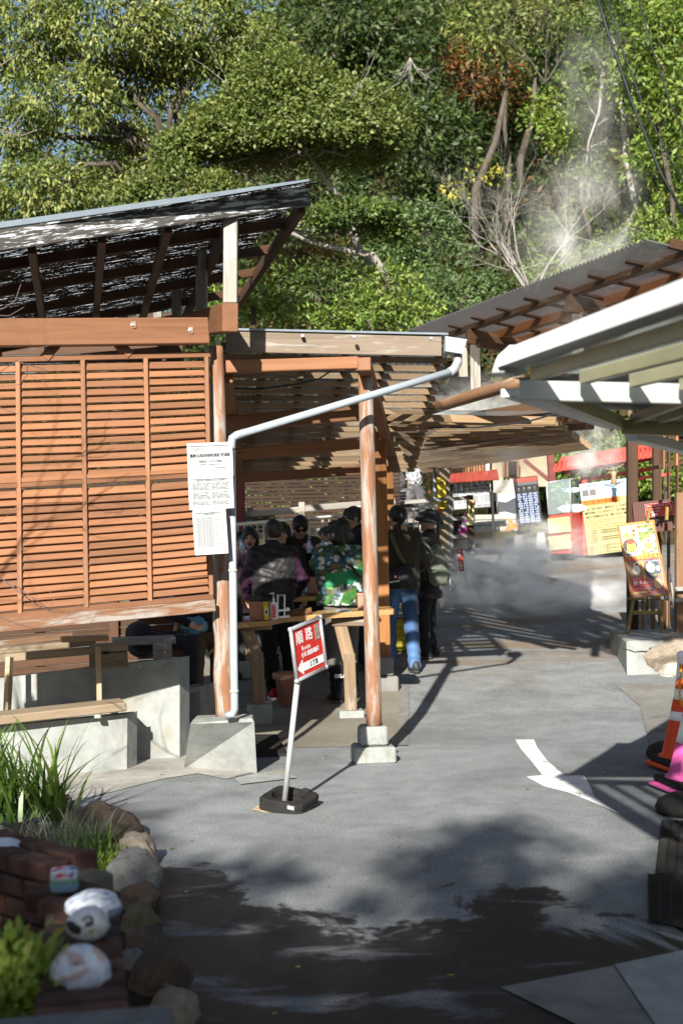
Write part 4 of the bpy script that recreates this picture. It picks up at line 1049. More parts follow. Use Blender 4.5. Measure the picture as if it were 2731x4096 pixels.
# ================================================================= TABLES and what stands on them
def table(label, pts_top, Yl, Yr, depth, legs, g):
    """live-edge table: pts (u,v) of the near upper edge from left to right"""
    root = thing('table', label, 'table', g, 'standing tables in the shelter')
    n = len(pts_top); near = [P(u, v, Yl + (Yr - Yl) * k / (n - 1)) for k, (u, v) in enumerate(pts_top)]
    zt = sum(p.z for p in near) / n
    v = []
    for k, p in enumerate(near):
        z = p.z; q = p + Vector((-.02, depth * (1 - .15 * (k in (0, n - 1))), 0)); v += [Vector((p.x, p.y, z)), Vector((q.x, q.y, z)), Vector((q.x, q.y, z - .045)), Vector((p.x, p.y + .01, z - .045))]
    f = [(0, 3, 2, 1), (4 * n - 4, 4 * n - 3, 4 * n - 2, 4 * n - 1)]
    for k in range(n - 1):
        for e in range(4): f.append((4 * k + e, 4 * k + (e + 1) % 4, 4 * k + 4 + (e + 1) % 4, 4 * k + 4 + e))
    M = Matrix.Translation(near[0])
    obj('table_top', mesh_of('table_top', [p - near[0] for p in v], f, M_['tabletop']), root, M)
    for (ut, vt, ub, vb, vf, Y) in legs:
        t_, m_, b_ = P(ut, vt, Y), P((ut * .4 + ub * .6), vt + (vb - vt) * .42, Y), P(ub, vb, Y)
        beam('leg_brace', t_ + Vector((-.05, 0, -.02)), m_, .11, .10, M_['tableleg'], root, .01, up=(0, 1, 0), ext=.04)
        beam('leg', m_ + Vector((0, 0, .05)), b_, .105, .105, M_['tableleg'], root, .008, up=(0, 1, 0), ext=.01)
        beam('top_bracket', t_ + Vector((-.13, 0, .02)), t_ + Vector((.16, 0, .02)), .12, .07, M_['tableleg'], root, .008)
        gg = gz(Y); h = P(ub, vb, Y).z - gg
        box_at('foot_block', Vector((P(ub, vb, Y).x, Y, gg + h / 2 - .004)), .215, .2, h, M_['concrete'], root, .08, .008)
    return root
table('long varnished live edge table nearest the route sign', [(935, 2494), (1000, 2488), (1080, 2482), (1130, 2470), (1300, 2454), (1450, 2444), (1572, 2437), (1578, 2437)], 11.9, 12.35, .50,
      [z4(255, 960) + z4(292, 1430) + (0, 12.1), z4(840, 935) + z4(868, 1470) + (0, 12.35)], G(1250, 2850))
table('shaded rear table behind the vest and camouflage jackets', [(930, 2402), (1050, 2396), (1180, 2390), (1290, 2382), (1420, 2374)], 14.0, 14.2, .55, [(1000, 2412, 1000, 2640, 0, 14.2), (1350, 2400, 1350, 2640, 0, 14.3)], Vector((P(1180, 2640, 14.2).x, 14.2, gz(14.2))))
def planter_box(name, label, x0, x1, y0, y1, Y, mat='terracotta'):
    a, b = P(*z3(x0, y1), Y), P(*z3(x1, y1), Y); h = (P(*z3(x0, y0), Y) - a).length; w = (b - a).length; c = (a + b) / 2
    t = thing(name, label, 'planter', c); mb = MB()
    d = .16
    for (s0, z0, s1, z1_) in ((.86, 0, 1.0, h * .88), (1.06, h * .88, 1.06, h)):
        v = []
        for s, z in ((s0, z0), (s1, z1_)): v += [c + Vector((sx * w / 2 * s, sy * d / 2 * s + d / 2, z)) for sx, sy in ((-1, -1), (1, -1), (1, 1), (-1, 1))]
        mb.add(v, [(3, 2, 1, 0), (4, 5, 6, 7)] + [(k, (k + 1) % 4, 4 + (k + 1) % 4, 4 + k) for k in range(4)])
    mb.build('pot_body', M_[mat], t)
    mb = MB().cbox(w * .95, d * .9, .004, .001, Matrix.Translation(c + Vector((0, d / 2, h + .001)))); mb.build('inside', M_['dark'], t)
planter_box('planter_pot', 'pinkish planter pot on the near table beside the sanitizer', 250, 462, 1062, 1255, 12.05)
planter_box('planter_pot', 'brown pot on the rear table beside the camouflage jacket', 858, 992, 805, 972, 14.1)
planter_box('planter_pot', 'pale pink pot half hidden behind the round post', 1385, 1470, 972, 1160, 12.35)
# yellow card
M, w, h = frame_panel(*z3(414, 1068), *z3(466, 1064), *z3(412, 1250), 11.99)
t = thing('yellow_card', 'yellow printed card leaning on the pinkish planter', 'card', M.translation)
pn = board(t, 'card', M, w, h, .006, M_['yellow'])
pn.ell(.5, .42, .36, .2, M_['white']); pn.ell(.5, .42, .25, .13, M_['greyink'], .0022); pn.rect(.08, .8, .92, .94, M_['olive']); pn.rect(.1, .08, .9, .16, M_['olive'])
# sanitizer
c = P(*z3(510, 1246), 11.98); t = thing('sanitizer_bottle', 'white pump bottle with a red label on the near table', 'bottle', c)
k = 11.98 / FPX / 2.613; Hb = 190 * k; r = 38 * k
MB().lathe([(r, 0), (r, Hb * .75), (r * .85, Hb * .9), (r * .32, Hb)], 20, Matrix.Translation(c)).build('bottle_body', M_['white'], t, None, True)
MB().lathe([(r * .34, Hb), (r * .34, Hb * 1.16), (r * .14, Hb * 1.17), (r * .14, Hb * 1.40)], 12, Matrix.Translation(c)).build('pump', M_['white'], t, None, True)
MB().tube([c + Vector((.006, 0, Hb * 1.4)), c + Vector((0, 0, Hb * 1.44)), c + Vector((-.03, -.01, Hb * 1.40))], .006, 8).build('spout', M_['white'], t, None, True)
Ml = Matrix.Translation(c + Vector((-r * .62, -r - .002, Hb * .1))) @ Matrix.Rotation(R(90), 4, 'X'); pn = Panel(t, Ml, r * 1.24, Hb * .72)
pn.rect(0, 0, 1, 1, M_['red'], 0, 'label'); pn.text('消毒液', .5, .88, .12, M_['white'], align='CENTER')
for q in range(6): pn.text(['手', '指', '消', '毒', '用', '薬'][q], .28, .72 - q * .12, .1, M_['white'], align='CENTER'); pn.text(['ア', 'ル', 'コ', 'ー', 'ル', '液'][q], .72, .72 - q * .12, .1, M_['white'], align='CENTER')
# white rack with wooden handle
c0 = P(*z3(545, 1236), 12.0); t = thing('white_rack', 'small white rack with a wooden bar beside the sanitizer', 'rack', c0)
def rk(x, y, dy=0): return P(*z3(x, y), 12.0) + Vector((0, dy, 0))
for x in (552, 622):
    beam('upright', rk(x, 1230, .0), rk(x, 990, .0), .012, .030, M_['white'], t, .002, up=(0, 1, 0))
for y in (1226, 1158): beam('shelf_bar', rk(548, y), rk(676, y - 12), .06, .016, M_['white'], t, .002)
pipe('wooden_bar', [rk(548, 1000), rk(628, 992)], .008, M_['tabletop'], t, 8)
beam('hook', rk(672, 1140), rk(640, 1130), .02, .016, M_['white'], t, .002)
c = rk(592, 1225); MB().lathe([(.014, 0), (.014, .09), (.006, .12), (.006, .14)], 10, Matrix.Translation(c + Vector((0, .02, .01)))).build('sauce_bottle', M_['black'], t, None, True)
def cloth(name, label, cat, x0, x1, y0, y1, Y, mat, layers=3, parent=None):
    a, b = P(*z3(x0, y1), Y), P(*z3(x1, y1), Y); w = (b - a).length; h = (P(*z3(x0, y0), Y) - a).length * .75
    t = thing(name, label, cat, (a + b) / 2); mb = MB()
    for k in range(layers):
        z = (k + .5) * h / layers; nn = 7; v = []
        for i in range(nn + 1):
            for s in (0, 1):
                x = (i / nn - .5) * w * (1 - .03 * k); zz = z + random.uniform(-.15, .15) * h / layers
                v.append((a + b) / 2 + Vector((x, s * .13 + random.uniform(-.006, .006), zz)))
        mb.add(v, [(2 * i, 2 * i + 2, 2 * i + 3, 2 * i + 1) for i in range(nn)])
        mb.tube([(a + b) / 2 + Vector((x * w * (1 - .03 * k), 0, z)) for x in (-.5, -.2, .1, .5)], h / layers * .5, 8)
    mb.build('folded_cloth', M_[mat], t, None, True)
cloth('folded_towel', 'pale blue folded towel on the near table edge', 'towel', 1178, 1322, 1130, 1192, 12.25, 'cloth_blue')
cloth('folded_cloth', 'small blue cloth beside the pinkish planter', 'cloth', 185, 262, 1200, 1250, 12.0, 'cloth_blue', 2)
# gloves: two lumpy fabric shapes
c = P(*z3(770, 1205), 12.15); t = thing('work_gloves', 'pair of brown cloth gloves lying on the near table', 'gloves', c)
for s in (0, 1):
    o0 = c + Vector((-.10 + s * .03, .03 * s, .012 + .016 * s)); mb = MB()
    mb.tube([o0, o0 + Vector((.07, .01, .006)), o0 + Vector((.13, 0, .004)), o0 + Vector((.18, -.005, .01))], [.018, .026, .024, .03], 10)
    for q in range(4): mb.tube([o0 + Vector((.01, (q - 1.5) * .014, 0)), o0 + Vector((-.06 - .01 * (q % 2), (q - 1.5) * .02, -.002))], [.010, .007], 8)
    mb.build('glove', M_['cloth_brown'], t, None, True)
c = P(*z3(160, 1268), 12.0); t = thing('dark_bottle', 'dark slim bottle at the left end of the near table', 'bottle', c)
MB().lathe([(.022, 0), (.022, .13), (.012, .16), (.012, .185)], 12, Matrix.Translation(c)).build('bottle_body', M_['black'], t, None, True)
MB().lathe([(.0135, .185), (.0135, .2)], 12, Matrix.Translation(c)).build('cap', M_['darkred'], t, None, True)
for k, (x, lab) in enumerate(((780, 'left clear plastic cup on the rear table'), (835, 'right clear plastic cup on the rear table'))):
    c = P(*z3(x, 975), 14.05); t = thing('plastic_cup', lab, 'cup', c, 'clear cups on the rear table')
    MB().lathe([(.028, 0), (.036, .095), (.034, .095), (.026, .004)], 16, Matrix.Translation(c)).build('cup_wall', M_['glass'], t, None, True)
    MB().lathe([(.026, .005), (.03, .05)], 14, Matrix.Translation(c)).build('contents', M_['skyprint'], t, None, True)
c = P(*z3(208, 1030), 13.95); t = thing('bamboo_basket', 'small bamboo basket of eggs on the rear table', 'basket', c)
mb = MB()
for k in range(14):
    x = -.09 + k * .0138; mb.tube([c + Vector((x, -.06, 0)), c + Vector((x, -.075, .055))], .0055, 6)
mb.tube([c + Vector((-.1, -.075, .057)), c + Vector((.1, -.075, .057))], .007, 6); mb.build('weave', M_['batten'], t, None, True)
MB().cbox(.19, .12, .05, .01, Matrix.Translation(c + Vector((0, 0, .026)))).build('basket_body', M_['crate'], t)
# pot under the table
c = Vector((P(1155, 2690, 12.9).x, 12.9, gz(12.9))); t = thing('flower_pot', 'round terracotta pot on the floor under the near table', 'pot', c)
MB().lathe([(.085, 0), (.125, .24), (.145, .245), (.15, .30), (.135, .30), (.12, .25)], 20, Matrix.Translation(c)).build('pot_body', M_['terracotta'], t, None, True)
# yellow crate behind the jeans
c = Vector((P(1575, 2480, 15.6).x, 15.6, gz(15.6))); t = thing('yellow_crate', 'yellow plastic crate behind the man in blue jeans', 'crate', c)
for k in range(5): MB().cbox(.30, .22, .05, .006, Matrix.Translation(c + Vector((0, 0, .03 + k * .075)))).build('crate_band', M_['olive'], t)
MB().cbox(.285, .205, .35, .004, Matrix.Translation(c + Vector((0, 0, .18)))).build('crate_wall', M_['yellow'], t)
# drain mat near the tapered footing
mt = thing('floor_plate', 'dark studded floor plate behind the sign pole', 'plate', G(1070, 2990))
pts = [G(1018, 2948), G(1108, 2948), G(1152, 3026), G(1022, 3030)]
v = [Vector((p.x, p.y, .008)) for p in pts] + [Vector((p.x, p.y, .022)) for p in pts]
obj('plate_base', mesh_of('plate_base', v, [(0, 1, 2, 3), (7, 6, 5, 4)] + [(k, 4 + k, 4 + (k + 1) % 4, (k + 1) % 4) for k in range(4)], M_['blackrub']), mt)
mb = MB()
for i in range(9):
    for j in range(10):
        s, t_ = (i + .5) / 9, (j + .5) / 10; p = pts[3].lerp(pts[2], s).lerp(pts[0].lerp(pts[1], s), t_)
        mb.cbox(.02, .009, .006, .002, Matrix.Translation((p.x, p.y, .025)) @ Matrix.Rotation(.7 if (i + j) % 2 else -.7, 4, 'Z'))
o = mb.build('studs', M_['blackrub'], mt); o['kind'] = 'stuff'

# ================================================================= ROUTE SIGN
b0 = G(1155, 3235); b0.z = 0
rt = thing('route_sign', 'red route sign in a silver frame on a leaning pole with black weights', 'sign', b0)
Mb = Matrix.Translation(b0) @ Matrix.Rotation(R(4), 4, 'Y') @ Matrix.Rotation(R(9), 4, 'X') @ Matrix.Rotation(R(-24), 4, 'Z')
def ring_plate(z0, z1, s, r):
    n = 32; sq = []
    for k in range(n):
        a = 2 * math.pi * k / n + math.pi / n; q = max(abs(math.cos(a)), abs(math.sin(a))); m = min(1 / q, 1.27)
        sq.append((s * m * math.cos(a), s * m * math.sin(a)))
    ci = [(r * math.cos(2 * math.pi * k / n + math.pi / n), r * math.sin(2 * math.pi * k / n + math.pi / n)) for k in range(n)]
    v, f = [], []
    for ring, z in ((sq, z0), (sq, z1 - .006), ([(x * .96, y * .96) for x, y in sq], z1), (ci, z1), (ci, z0)): v += [Mb @ Vector((x, y, z)) for x, y in ring]
    for a_ in range(4):
        for k in range(n): f.append((a_ * n + k, a_ * n + (k + 1) % n, (a_ + 1) * n + (k + 1) % n, (a_ + 1) * n + k))
    for k in range(n): f.append((4 * n + k, 4 * n + (k + 1) % n, (k + 1) % n, k))
    return v, f
for z0, z1 in ((.015, .045), (.049, .084)):
    obj('rubber_weight', mesh_of('rubber_weight', *ring_plate(z0, z1, .142, .105), M_['blackrub']), rt)
MB().cbox(.30, .27, .008, .002, Mb @ Matrix.Translation((-.02, .0, .005))).build('base_plate', plain('rusty_plate', (.30, .22, .13), .6, .3, 0, .5, 12), rt)
MB().cbox(.05, .035, .05, .006, Mb @ Matrix.Translation((.06, .10, .08))).build('tape_lump', M_['blackrub'], rt)
MB().cbox(.045, .003, .024, .001, Mb @ Matrix.Translation((.08, -.1425, .065))).build('price_tag', M_['paper'], rt)
pb, pt = P(1136, 3245, b0.y - .02), P(1190, 2720, b0.y - .02)
pb.z = .02
pipe('pole', [pb, pt], .0165, M_['alu_mat'], rt, 16); pm = pb.lerp(pt, .58); pipe('pole_joint', [pm, pm + (pt - pb) * .008], .0175, M_['alu'], rt, 16)
def z9(x, y): return (1050 + x / 2.477, 2400 + y / 2.477)
Yp = pt.y
tl, bl = P(*z9(314, 282), Yp - .03), P(*z9(340, 802), Yp - .03)
tr = P(*z9(602, 158), Yp + .27)
br = P(*z9(622, 640), Yp + .27)
x = (tr - tl); w = x.length; y = tl - bl; h = y.length; x.normalize(); y = (y - x * y.dot(x)).normalized(); z = x.cross(y)
M = Matrix((x, y, z)).transposed().to_4x4(); M.translation = bl
pn = board(rt, 'sign_sheet', M, w, h, .012, M_['red'])
fr = .024
for (cx, cy, L, a_) in ((w / 2, h, w, 0), (w / 2, 0, w, 0), (0, h / 2, h, 1), (w, h / 2, h, 1)):
    dx = Vector((1, 0, 0)) if not a_ else Vector((0, 1, 0)); c = Vector((cx, cy, 0))
    MB().tube([M @ (c - dx * L / 2), M @ (c + dx * L / 2)], .0115, 10).build('frame_tube', M_['alu'], rt, None, True)
for cx, cy in ((0, 0), (w, 0), (0, h), (w, h)): MB().lathe([(.004, -.014), (.0145, -.01), (.0145, .01), (.004, .014)], 10, M @ Matrix.Translation((cx, cy, 0))).build('frame_corner', M_['alu_mat'], rt, None, True)
pn.text('順', .12, .76, .27, M_['white'], bold=.0010); pn.text('路', .44, .76, .27, M_['white'], bold=.0010)
pn.text('Route', .27, .55, .135, M_['white'], bold=.0004); pn.text('순로 路線/路线', .24, .42, .105, M_['white'], bold=.001)
pn.poly([(.06, .20), (.25, .345), (.25, .275), (.95, .275), (.95, .12), (.25, .12), (.25, .05)], M_['white'], .0015, 'arrow')
pn.text('１丁目', .6, .197, .11, M_['ink'], .004, 'CENTER', bold=.0008)
pn.rect(.76, .60, .93, .90, plain('plain_sticker', (.30, .24, .2), .4, .4, 0, .5, 40), .0015, 'blank_sticker')

# ================================================================= CONES, POLES, MAT
def traffic_cone(label, u, v, H, r, mat, stripes, lean=(0, 0), weight=True, flange=None, grp='traffic cones at the right'):
    b = G(u, v); b.z = 0
    t = thing('traffic_cone', label, 'cone', b, grp)
    Mc = Matrix.Translation(b) @ Matrix.Rotation(lean[0], 4, 'Y') @ Matrix.Rotation(lean[1], 4, 'X')
    fm = flange or mat
    MB().cbox(r * 2.7, r * 2.7, .03, .012, Mc @ Matrix.Rotation(.25, 4, 'Z') @ Matrix.Translation((0, 0, .02))).build('flange', fm, t)
    if weight: MB().cbox(r * 2.45, r * 2.45, .045, .02, Mc @ Matrix.Rotation(.2, 4, 'Z') @ Matrix.Translation((0, 0, .056))).build('rubber_weight', M_['blackrub'], t)
    z0 = .07 if weight else .03
    def rr(z): return r + (.028 - r) * (z - z0) / (H - z0)
    MB().lathe([(r * 1.12, z0), (r * 1.12, z0 + .02), (rr(z0 + .02), z0 + .025), (rr(H) , H), (.014, H + .004)], 28, Mc).build('cone_body', mat, t, None, True)
    for a_, c_ in stripes: MB().lathe([(rr(a_) + .001, a_), (rr(c_) + .001, c_)], 28, Mc).build('white_band', M_['white'], t, None, True)
    return t
traffic_cone('red orange cone with white bands behind the pink cone', 2722, 3075, .70, .135, M_['coneorange'], [(.33, .39), (.47, .54), (.61, .66)], (.05, 0))
traffic_cone('faded pink cone with white top in front of the red cone', 2762, 3165, .70, .145, M_['pink'], [(.30, .46)], (.06, 0))
def post_stand(label, u, v, H, lean):
    b = G(u, v); b.z = 0; t = thing('pole_stand', label, 'stand', b, 'white poles on black weights')
    Mc = Matrix.Translation(b)
    MB().lathe([(.18, .0), (.19, .03), (.17, .075), (.11, .105), (.055, .11)], 24, Mc).build('rubber_weight', M_['blackrub'], t, None, True)
    top = b + Vector((lean, 0, H)); pipe('pole', [b + Vector((0, 0, .05)), top], .026, M_['white'], t, 16)
    MB().lathe([(.005, -.03), (.026, -.02), (.034, 0), (.026, .022), (.004, .033)], 16, Matrix.Translation(top + Vector((0, 0, .02)))).build('ball_cap', M_['white'], t, None, True)
    return t, Mc, top
t, Mc, _ = post_stand('white pole on a round black weight in front of the pink cone', 2752, 3250, .9, .06)
pn = Panel(t, Mc @ Matrix.Translation((-.10, -.19, .035)) @ Matrix.Rotation(R(74), 4, 'X'), .16, .05); pn.text('POLE STAND', .2, .6, .2, M_['greyink']); pn.text('MADE IN JAPAN', .2, .3, .16, M_['greyink'])
t, Mc, top = post_stand('white pole with ball cap behind the red cone', 2690, 3028, .70, .07)
ch = thing('plastic_chain', 'yellow plastic chain hanging from the white pole', 'chain', top)
cpts = [P(2720, 2655, 9.45), P(2722, 2700, 9.35), P(2716, 2740, 9.3), P(2716, 2780, 9.25), P(2728, 2815, 9.2), P(2745, 2840, 9.15)]
cum = [0]
for a_, b_ in zip(cpts, cpts[1:]): cum.append(cum[-1] + (b_ - a_).length)
nl = int(cum[-1] / .024)
for k in range(nl):
    s = k / nl * cum[-1]; j = max(i for i in range(len(cum) - 1) if cum[i] <= s); d = (cpts[j + 1] - cpts[j]).normalized(); c = cpts[j] + d * (s - cum[j])
    sd = d.orthogonal().normalized(); sd = sd if k % 2 else d.cross(sd)
    lp = [c + d * .016 * math.cos(a_) + sd * .009 * math.sin(a_) for a_ in [2 * math.pi * q / 10 for q in range(11)]]
    MB().tube(lp, .0032, 5, False).build('chain_link', M_['chain'], ch, None, True)
def ribbed_mat(label, q):
    pts = [G(*p) for p in q]; t = thing('rubber_mat', label, 'mat', pts[3], 'ribbed rubber mats at the right')
    v = [Vector((p.x, p.y, .011)) for p in pts] + [Vector((p.x, p.y, .015)) for p in pts]
    obj('mat_base', mesh_of('mat_base', v, [(3, 2, 1, 0), (4, 5, 6, 7)] + [(k, (k + 1) % 4, 4 + (k + 1) % 4, 4 + k) for k in range(4)], M_['blackrub']), t)
    mb = MB(); W = (pts[1] - pts[0]).length; Lm = (pts[3] - pts[0]).length; nc = max(3, int(W / .05)); nr = int(Lm / .028)
    for i in range(nc):
        for j in range(nr):
            p = pts[0].lerp(pts[1], (i + .5) / nc).lerp(pts[3].lerp(pts[2], (i + .5) / nc), (j + .5) / nr)
            mb.cbox(.040, .011, .007, .002, Matrix.Translation((p.x, p.y, .017)) @ Matrix.Rotation(.25 if i % 2 else -.25, 4, 'Z'))
    o = mb.build('ribs', M_['blackrub'], t); o['kind'] = 'stuff'
ribbed_mat('far ribbed black rubber mat in front of the pole weight', [(2643, 3292), (2830, 3300), (2830, 3535), (2618, 3505)])
ribbed_mat('near ribbed black rubber mat with a torn edge', [(2588, 3508), (2830, 3540), (2830, 3750), (2592, 3690)])

# ================================================================= PLINTH, BOULDER, EASEL, SHOP FRONT
def zq(x, y): return (2450 + x / 2.94, 1950 + y / 2.94)
pl = thing('concrete_plinth', 'cracked pale concrete plinth under the menu easel', 'plinth', G(2505, 2705))
pf = [G(*zq(165, 2205)), Vector((0, 0, 0)), Vector((0, 0, 0)), G(*zq(45, 1960))]
gA, gB = G(*zq(165, 2205)), G(*zq(45, 1985))
zt = P(*zq(160, 1825), gA.y).z
foot = [gA, gA + Vector((1.6, .08, 0)), gA + Vector((1.6, 1.6, 0)), Vector((gB.x, gA.y + 1.5, 0)), gB]
v = [Vector((p.x, p.y, gz(p.y) - .02)) for p in foot] + [Vector((p.x, p.y, zt)) for p in foot]
vi = [Vector((p.x + (0.02 if k in (0, 4, 3) else 0), p.y + (.02 if k in (0, 1) else 0), zt + .015)) for k, p in enumerate(foot)]
f = [(k, (k + 1) % 5, 5 + (k + 1) % 5, 5 + k) for k in range(5)] + [(5 + k, 5 + (k + 1) % 5, 10 + (k + 1) % 5, 10 + k) for k in range(5)] + [(10, 11, 12, 13, 14)]
obj('plinth_block', mesh_of('plinth_block', v + vi, f, M_['concrete']), pl)
cr = [zq(110, 1890), zq(200, 1915), zq(260, 1935), zq(330, 1925), zq(420, 1930), zq(432, 1890), zq(470, 1885)]
pipe('crack', [P(u, v_, gA.y - .002 + .0005 * k) for k, (u, v_) in enumerate(cr)], [.003, .006, .004, .005, .007, .008, .003], M_['dark'], pl, 5)
def rockmat(name, a_, b_, c_):
    t = NT(name); v = t.coords((1, 1, 1), 'Object', True); f = t.noise(v, 7, 9, .72, 1.2); g = t.noise(v, 34, 7, .75)
    col = t.ramp(f, [(.25, a_), (.5, b_), (.75, c_)]); col = t.mix(.35, col, t.ramp(g, [(.3, a_), (.7, c_)])); t.bump(t.mix(.5, f, g), 1.0, .04); return t.base(col, .85, .2)
M_['rock_brown'] = rockmat('brown_rock', (.05, .036, .026), (.13, .095, .07), (.20, .16, .125))
M_['rock_tan'] = rockmat('tan_rock', (.12, .09, .06), (.30, .25, .19), (.45, .40, .33))
M_['rock_grey'] = rockmat('grey_rock', (.09, .09, .088), (.21, .21, .205), (.34, .34, .33))
M_['rock_olive'] = rockmat('mossy_rock', (.05, .05, .02), (.15, .13, .07), (.26, .23, .15))
M_['rock_pale'] = rockmat('pale_broken_stone', (.24, .22, .19), (.42, .40, .36), (.55, .53, .49))
import bmesh
def rock_geo(rx, ry, rz, seed, sub=4, amp=.28, flat=.0, facet=1.0):
    bm = bmesh.new(); bmesh.ops.create_icosphere(bm, subdivisions=sub, radius=1.0); v = []
    rr = random.Random(seed)
    planes = [(Vector((rr.gauss(0, 1), rr.gauss(0, 1), rr.gauss(0, .7))).normalized(), rr.uniform(.72, .95)) for _ in range(9)]
    for q in bm.verts:
        p = q.co.normalized(); s = 1.0
        for n_, d_ in planes:
            t_ = p.dot(n_)
            if t_ > 1e-3: s = min(s, 1 + facet * (min(1.25, d_ / t_) - 1)) if d_ / t_ < 1 else s
        s *= 1 + amp * .55 * mnoise.noise(p * 1.4 + Vector((seed * 3.1, 0, 0))) + amp * .25 * mnoise.noise(p * 4 + Vector((0, seed, 0))) + amp * .1 * mnoise.noise(p * 11 + Vector((0, seed, 0)))
        v.append(Vector((p.x * rx * s, p.y * ry * s, p.z * rz * s)))
    f = [tuple(x.index for x in q.verts) for q in bm.faces]; bm.free()
    return v, f
def rock(name, label, c, rx, ry, rz, mat, seed, cat='rock', group=None, rot=0.0, parent=None, amp=.28, facet=1.0):
    v, f = rock_geo(rx, ry, rz, seed, 4, amp, 0, facet)
    o = obj(name, mesh_of(name, v, f, mat, True), parent, Matrix.Translation(c) @ Matrix.Rotation(rot, 4, 'Z'))
    if label: tag(o, label, cat, group)
    return o
Yb = gA.y + .1
rock('boulder', 'large brown grey boulder set into the plinth end', P(*zq(690, 1960), Yb + .05), .34, .30, .21, M_['rock_tan'], 21, 'boulder')
rock('broken_stone', 'pale broken stone below the boulder', P(*zq(720, 2150), Yb - .1), .15, .12, .10, M_['rock_pale'], 33, 'stone')
rock('broken_stone', 'small pale mortar lump at the foot of the boulder', P(*zq(650, 2240), Yb - .15), .10, .09, .04, M_['rock_pale'], 35, 'stone')
# easel with menu
es = thing('menu_easel', 'olive wooden easel holding an orange framed dessert menu', 'easel', P(*zq(380, 1750), 15.25))
Ye = 15.05
def ep(x, y, Y=Ye): return P(*zq(x, y), Y)
beam('front_leg', ep(165, 1740, 14.95), ep(240, 1320), .03, .045, M_['easel'], es, .004, up=(0, 1, 0)); beam('front_leg', ep(568, 1755, 14.95), ep(580, 1320), .03, .045, M_['easel'], es, .004, up=(0, 1, 0))
beam('front_leg_top', ep(400, 415, 15.32), ep(428, 250, 15.38), .03, .045, M_['easel'], es, .004, up=(0, 1, 0)); beam('front_leg_top', ep(628, 390, 15.32), ep(634, 235, 15.38), .03, .045, M_['easel'], es, .004, up=(0, 1, 0))
beam('rear_leg', ep(398, 1450, 15.5), ep(402, 1300, 15.4), .03, .045, M_['easel'], es, .004, up=(0, 1, 0)); beam('crossbar', ep(215, 1470), ep(560, 1472), .03, .046, M_['easel'], es, .004)
beam('ledge', ep(190, 1312, Ye - .02), ep(560, 1318, Ye - .02), .03, .02, M_['easel'], es, .003)
for x in (187, 527): MB().lathe([(.004, 0), (.017, .004), (.017, .016), (.010, .03), (.010, .07)], 12, Matrix.Translation(ep(x, 1308, Ye - .1)) @ Matrix.Rotation(R(-90), 4, 'X')).build('peg', M_['easel'], es, None, True)
tl, tr, bl = ep(287, 436, Ye + .27), ep(722, 384, Ye + .27), ep(214, 1313, Ye)
x = tr - tl; w = x.length; y = tl - bl; h = y.length; x.normalize(); y = (y - x * y.dot(x)).normalized(); z = x.cross(y)
M = Matrix((x, y, z)).transposed().to_4x4(); M.translation = bl
pn = board(es, 'menu_sheet', M, w, h, .012, M_['paper'], .022, M_['frame_orange'])
C_ = lambda n, c, r=.35, v=.1: plain(n, c, r, .4, 0, v, 18)
mg_dark, mg_brown, mg_cream, mg_navy, mg_rose = C_('menu_dark', (.03, .03, .035), v=.5), C_('menu_tan', (.30, .20, .11), v=.3), C_('menu_cream', (.70, .62, .45)), C_('menu_navy', (.025, .055, .085), v=.25), C_('menu_rose', (.42, .12, .11))
mg_pud, mg_car, mg_grn, mg_egg, mg_bun, mg_mat = C_('pudding', (.72, .34, .05), v=.25), C_('caramel', (.25, .04, .015)), C_('green_pudding', (.45, .52, .06), v=.2), C_('white_bun', (.78, .74, .66)), C_('brown_bun', (.66, .48, .22)), C_('melon_bun', (.55, .60, .34), v=.2)
mg_gold = C_('menu_gold', (.72, .42, .03)); mg_ltg = C_('menu_green_bg', (.16, .22, .05), v=.6)
pn.rect(.07, .555, .50, .96, mg_cream, .0010); pn.rect(.50, .555, .93, .96, mg_ltg, .0010); pn.rect(.07, .49, .93, .558, M_['red'], .0014); pn.rect(.07, .04, .50, .49, mg_brown, .0010); pn.rect(.50, .04, .93, .49, mg_rose, .0010)
pn.ell(.24, .70, .19, .095, mg_dark, .0016); pn.poly([(.16, .74), (.37, .74), (.40, .62), (.13, .62)], mg_pud, .0028); pn.ell(.265, .745, .105, .03, mg_car, .0040); pn.ell(.20, .83, .08, .05, mg_grn, .0018); pn.ell(.35, .82, .07, .04, mg_brown, .0018)
pn.ell(.70, .68, .19, .085, mg_egg, .0016); pn.poly([(.60, .73), (.82, .73), (.80, .62), (.62, .62)], mg_grn, .0028); pn.ell(.71, .735, .11, .025, mg_egg, .0040); pn.ell(.74, .74, .05, .014, mg_car, .0052); pn.ell(.86, .77, .06, .05, mg_egg, .0018)
pn.text('かまど\n地獄', .465, .90, .045, M_['red'], .005, 'CENTER'); pn.text('醤\n油', .39, .87, .055, M_['ink'], .005, 'CENTER'); pn.text('限定', .37, .945, .025, M_['ink'], .005, 'CENTER'); pn.text('抹茶\nぷりん', .84, .86, .04, M_['ink'], .005, 'CENTER'); pn.text('かまど', .88, .94, .03, M_['red'], .005, 'CENTER')
for q in range(4): pn.text('とろけるよう\nな口どけの\n特製プリン', .57 + q * .06, .885, .018, M_['white'], .005, 'CENTER')
pn.text('しっとり\nなめらか\nプリン', .24, .90, .022, M_['ink'], .005, 'CENTER'); pn.ell(.14, .92, .055, .03, M_['paper'], .0018)
pn.poly([(.07, .565), (.36, .565), (.33, .60), (.22, .605), (.12, .595)], M_['paper'], .0030); pn.poly([(.70, .565), (.93, .565), (.93, .61), (.80, .605)], M_['paper'], .0030); pn.text('¥400', .09, .582, .040, M_['ink'], .006); pn.text('¥400', .74, .588, .040, M_['ink'], .006)
